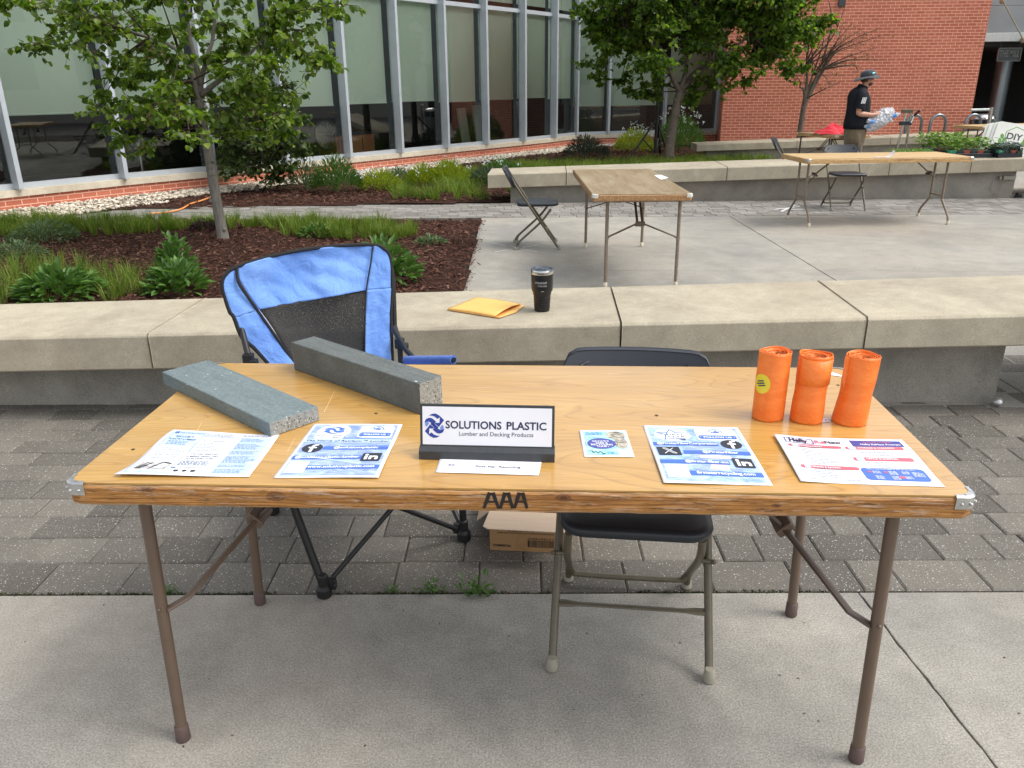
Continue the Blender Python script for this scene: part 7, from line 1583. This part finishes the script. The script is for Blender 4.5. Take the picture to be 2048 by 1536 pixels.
loft('collar', [(.008, 0, 1.395, .078, .088, -.2), (.02, 0, 1.425, .070, .074, -.35), (.03, 0, 1.445, .064, .066, -.4)], M['shirt'], Pm, caps=False, solid=.006)
b = MB()
for k in range(3): b.add([(-.078+k*.022+.018*u, -.2995+.0*u, z) for z, u in ((1.20, 0), (1.285, 1))]+[(-.078+k*.022+.014+.018*u, -.2995, z) for z, u in ((1.285, 1), (1.20, 0))], [(0, 1, 2, 3)])
for i, v in enumerate(b.v): b.v[i] = (v[0], -.2975+(.0 if v[2] < 1.25 else .005), v[2])
b.build('sleeve_stripes', M['white'], Pm)
loft('trousers', [(0, 0, .60, .13, .185, 0), (0, 0, .70, .150, .185, 0), (-.005, 0, .80, .160, .182, 0), (-.005, 0, .875, .158, .172, 0), (-.005, 0, .89, .150, .165, 0)], M['khaki'], Pm)
for s_ in (-1, 1):
    b = MB(); b.tube([(0, s_*.085, .78), (.01, s_*.092, .6), (.02, s_*.095, .42), (-.01, s_*.10, .2), (-.015, s_*.10, .07)], [.10, .092, .075, .068, .072], 16); b.build('trouser_leg', M['khaki'], Pm, smooth=True)
    b = MB(); b.ball((.05, s_*.108, .04), .05, 14, 10, 2.6, .95, .8); b.build('shoe', M['black_plastic'], Pm, smooth=True)
b = MB(); b.ball((.10, 0, 1.472), .062, 16, 12, .95, .98, .62); b.ball((.045, 0, 1.545), .076, 16, 12, .9, 1.04, .9); b.build('beard_and_hair', M['beard'], Pm, smooth=True)
b = MB()
for s_ in (-1, 1): b.ball((.070, s_*.078, 1.515), .018, 10, 8, .8, .45, 1.3)
b.build('ear', M['skin'], Pm, smooth=True)
b = MB()
for s_ in (-1, 1): b.ball((.140, s_*.028, 1.536), .009, 8, 6)
b.build('eye', M['white'], Pm, smooth=True)
b = MB(); b.ball((.150, 0, 1.488), .016, 10, 6, .7, 1.3, .35); b.build('mouth', plain('lips', (.35, .12, .10), .5), Pm)
b = MB()
for s_ in (-1, 1): b.tube([(.152+.0*k, s_*.032+.020*cos(a), 1.536+.016*sin(a)) for k, a in enumerate([i*.53 for i in range(13)])], .0022, 5, caps=False); b.tube([(.15, s_*.05, 1.54), (.07, s_*.082, 1.535)], .0022, 5)
b.build('spectacles', M['black_metal'], Pm)
Ht = bpy.data.objects.new('sun_hat', None); 
b = MB(); n = 36; vs = []; rings = [(.088, .002, 0), (.112, .0, .004), (.150, -.012, .008), (.175, -.028, .010), (.175, -.030, .010)]
def hatp(r, z, a, rip): x = r*cos(a)*1.05; y = r*sin(a)*.98; zz = z+rip*sin(a*3+1)+.16*x*1.0; return (.065+x, y, 1.570+zz)
for (r, z, rp_) in rings:
    for k in range(n): vs.append(hatp(r, z, 2*pi*k/n, rp_))
b.add(vs, [(i*n+k, i*n+(k+1) % n, (i+1)*n+(k+1) % n, (i+1)*n+k) for i in range(4) for k in range(n)])
hb_ = b.build('sun_hat', M['hat'], Pm, smooth=True, solid=.004)
b = MB(); vs = []
for (r, z) in ((.092, -.002), (.092, .03), (.088, .062), (.072, .083), (.04, .094), (.001, .097)):
    for k in range(n): vs.append(hatp(r, z, 2*pi*k/n, 0))
b.add(vs, [(i*n+k, i*n+(k+1) % n, (i+1)*n+(k+1) % n, (i+1)*n+k) for i in range(5) for k in range(n)]); b.build('hat_crown', M['hat'], hb_, smooth=True)
b = MB()
for s_ in (-1, 1): b.ball((.158, s_*.036, 1.615), .027, 12, 8, .35, 1.1, .75)
b.ball((.118, -.085, 1.612), .022, 12, 8, 1.0, .3, .8); b.build('mirror_sunglasses', M['mirror_lens'], hb_, smooth=True)
b = MB(); b.tube(smooth_path([(.118, .0, 1.46), (.160, .0, 1.40), (.165, -.02, 1.30), (.162, 0, 1.25)], 4), .0025, 5); b.build('lanyard', M['beard'], Pm)

# clear bag with bottles, held in both hands
bg_ = thing('plastic_bag', 'crumpled clear plastic bag with blue labelled bottles held by the man', 'bag', (px0+.29, py0-.10, .97))
b = MB()
def bagp(u, v):
    a = 2*pi*u; ph = pi*v; x = sin(ph)*cos(a); y = sin(ph)*sin(a); z = cos(ph)
    d = .045*mnoise.noise(V((x*2, y*2, z*2)))+.034*abs(mnoise.noise(V((x*6, y*6, z*6))))
    r = 1+d*3.0; X = x*.235*r; Z = z*.115*r; ang = .62; return V((X*cos(ang)-Z*sin(ang), y*.13*r, X*sin(ang)+Z*cos(ang)))
b.grid(bagp, 48, 30); b.build('film', M['bag'], bg_)
b = MB()
def creases(u, v): return bagp(u, v)*.93
b.grid(creases, 24, 16); b.build('inner_film', M['bag'], bg_)
for k, (x, y, z, a, c_) in enumerate(((-.13, -.09, -.03, .6, 1), (-.16, -.05, -.09, .3, 1), (.10, -.05, .02, .9, 0), (.02, .02, -.03, .2, 0), (.20, -.02, .05, 0, 1))):
    Mx = Matrix.Rotation(1.2+a, 3, 'Y'); b = MB(); b.lathe([(.001, -.08), (.03, -.08), (.032, -.03), (.030, .0), (.032, .05), (.012, .085), (.012, .10), (.001, .10)], (x, y, z), 14, Mx); bo_ = b.build('bottle', M['bottle'], bg_, smooth=2)
    b = MB(); b.lathe([(.0325, -.03), (.0325, .03)], (x, y, z), 14, Mx); b.build('label', M['bluelabel'], bo_)
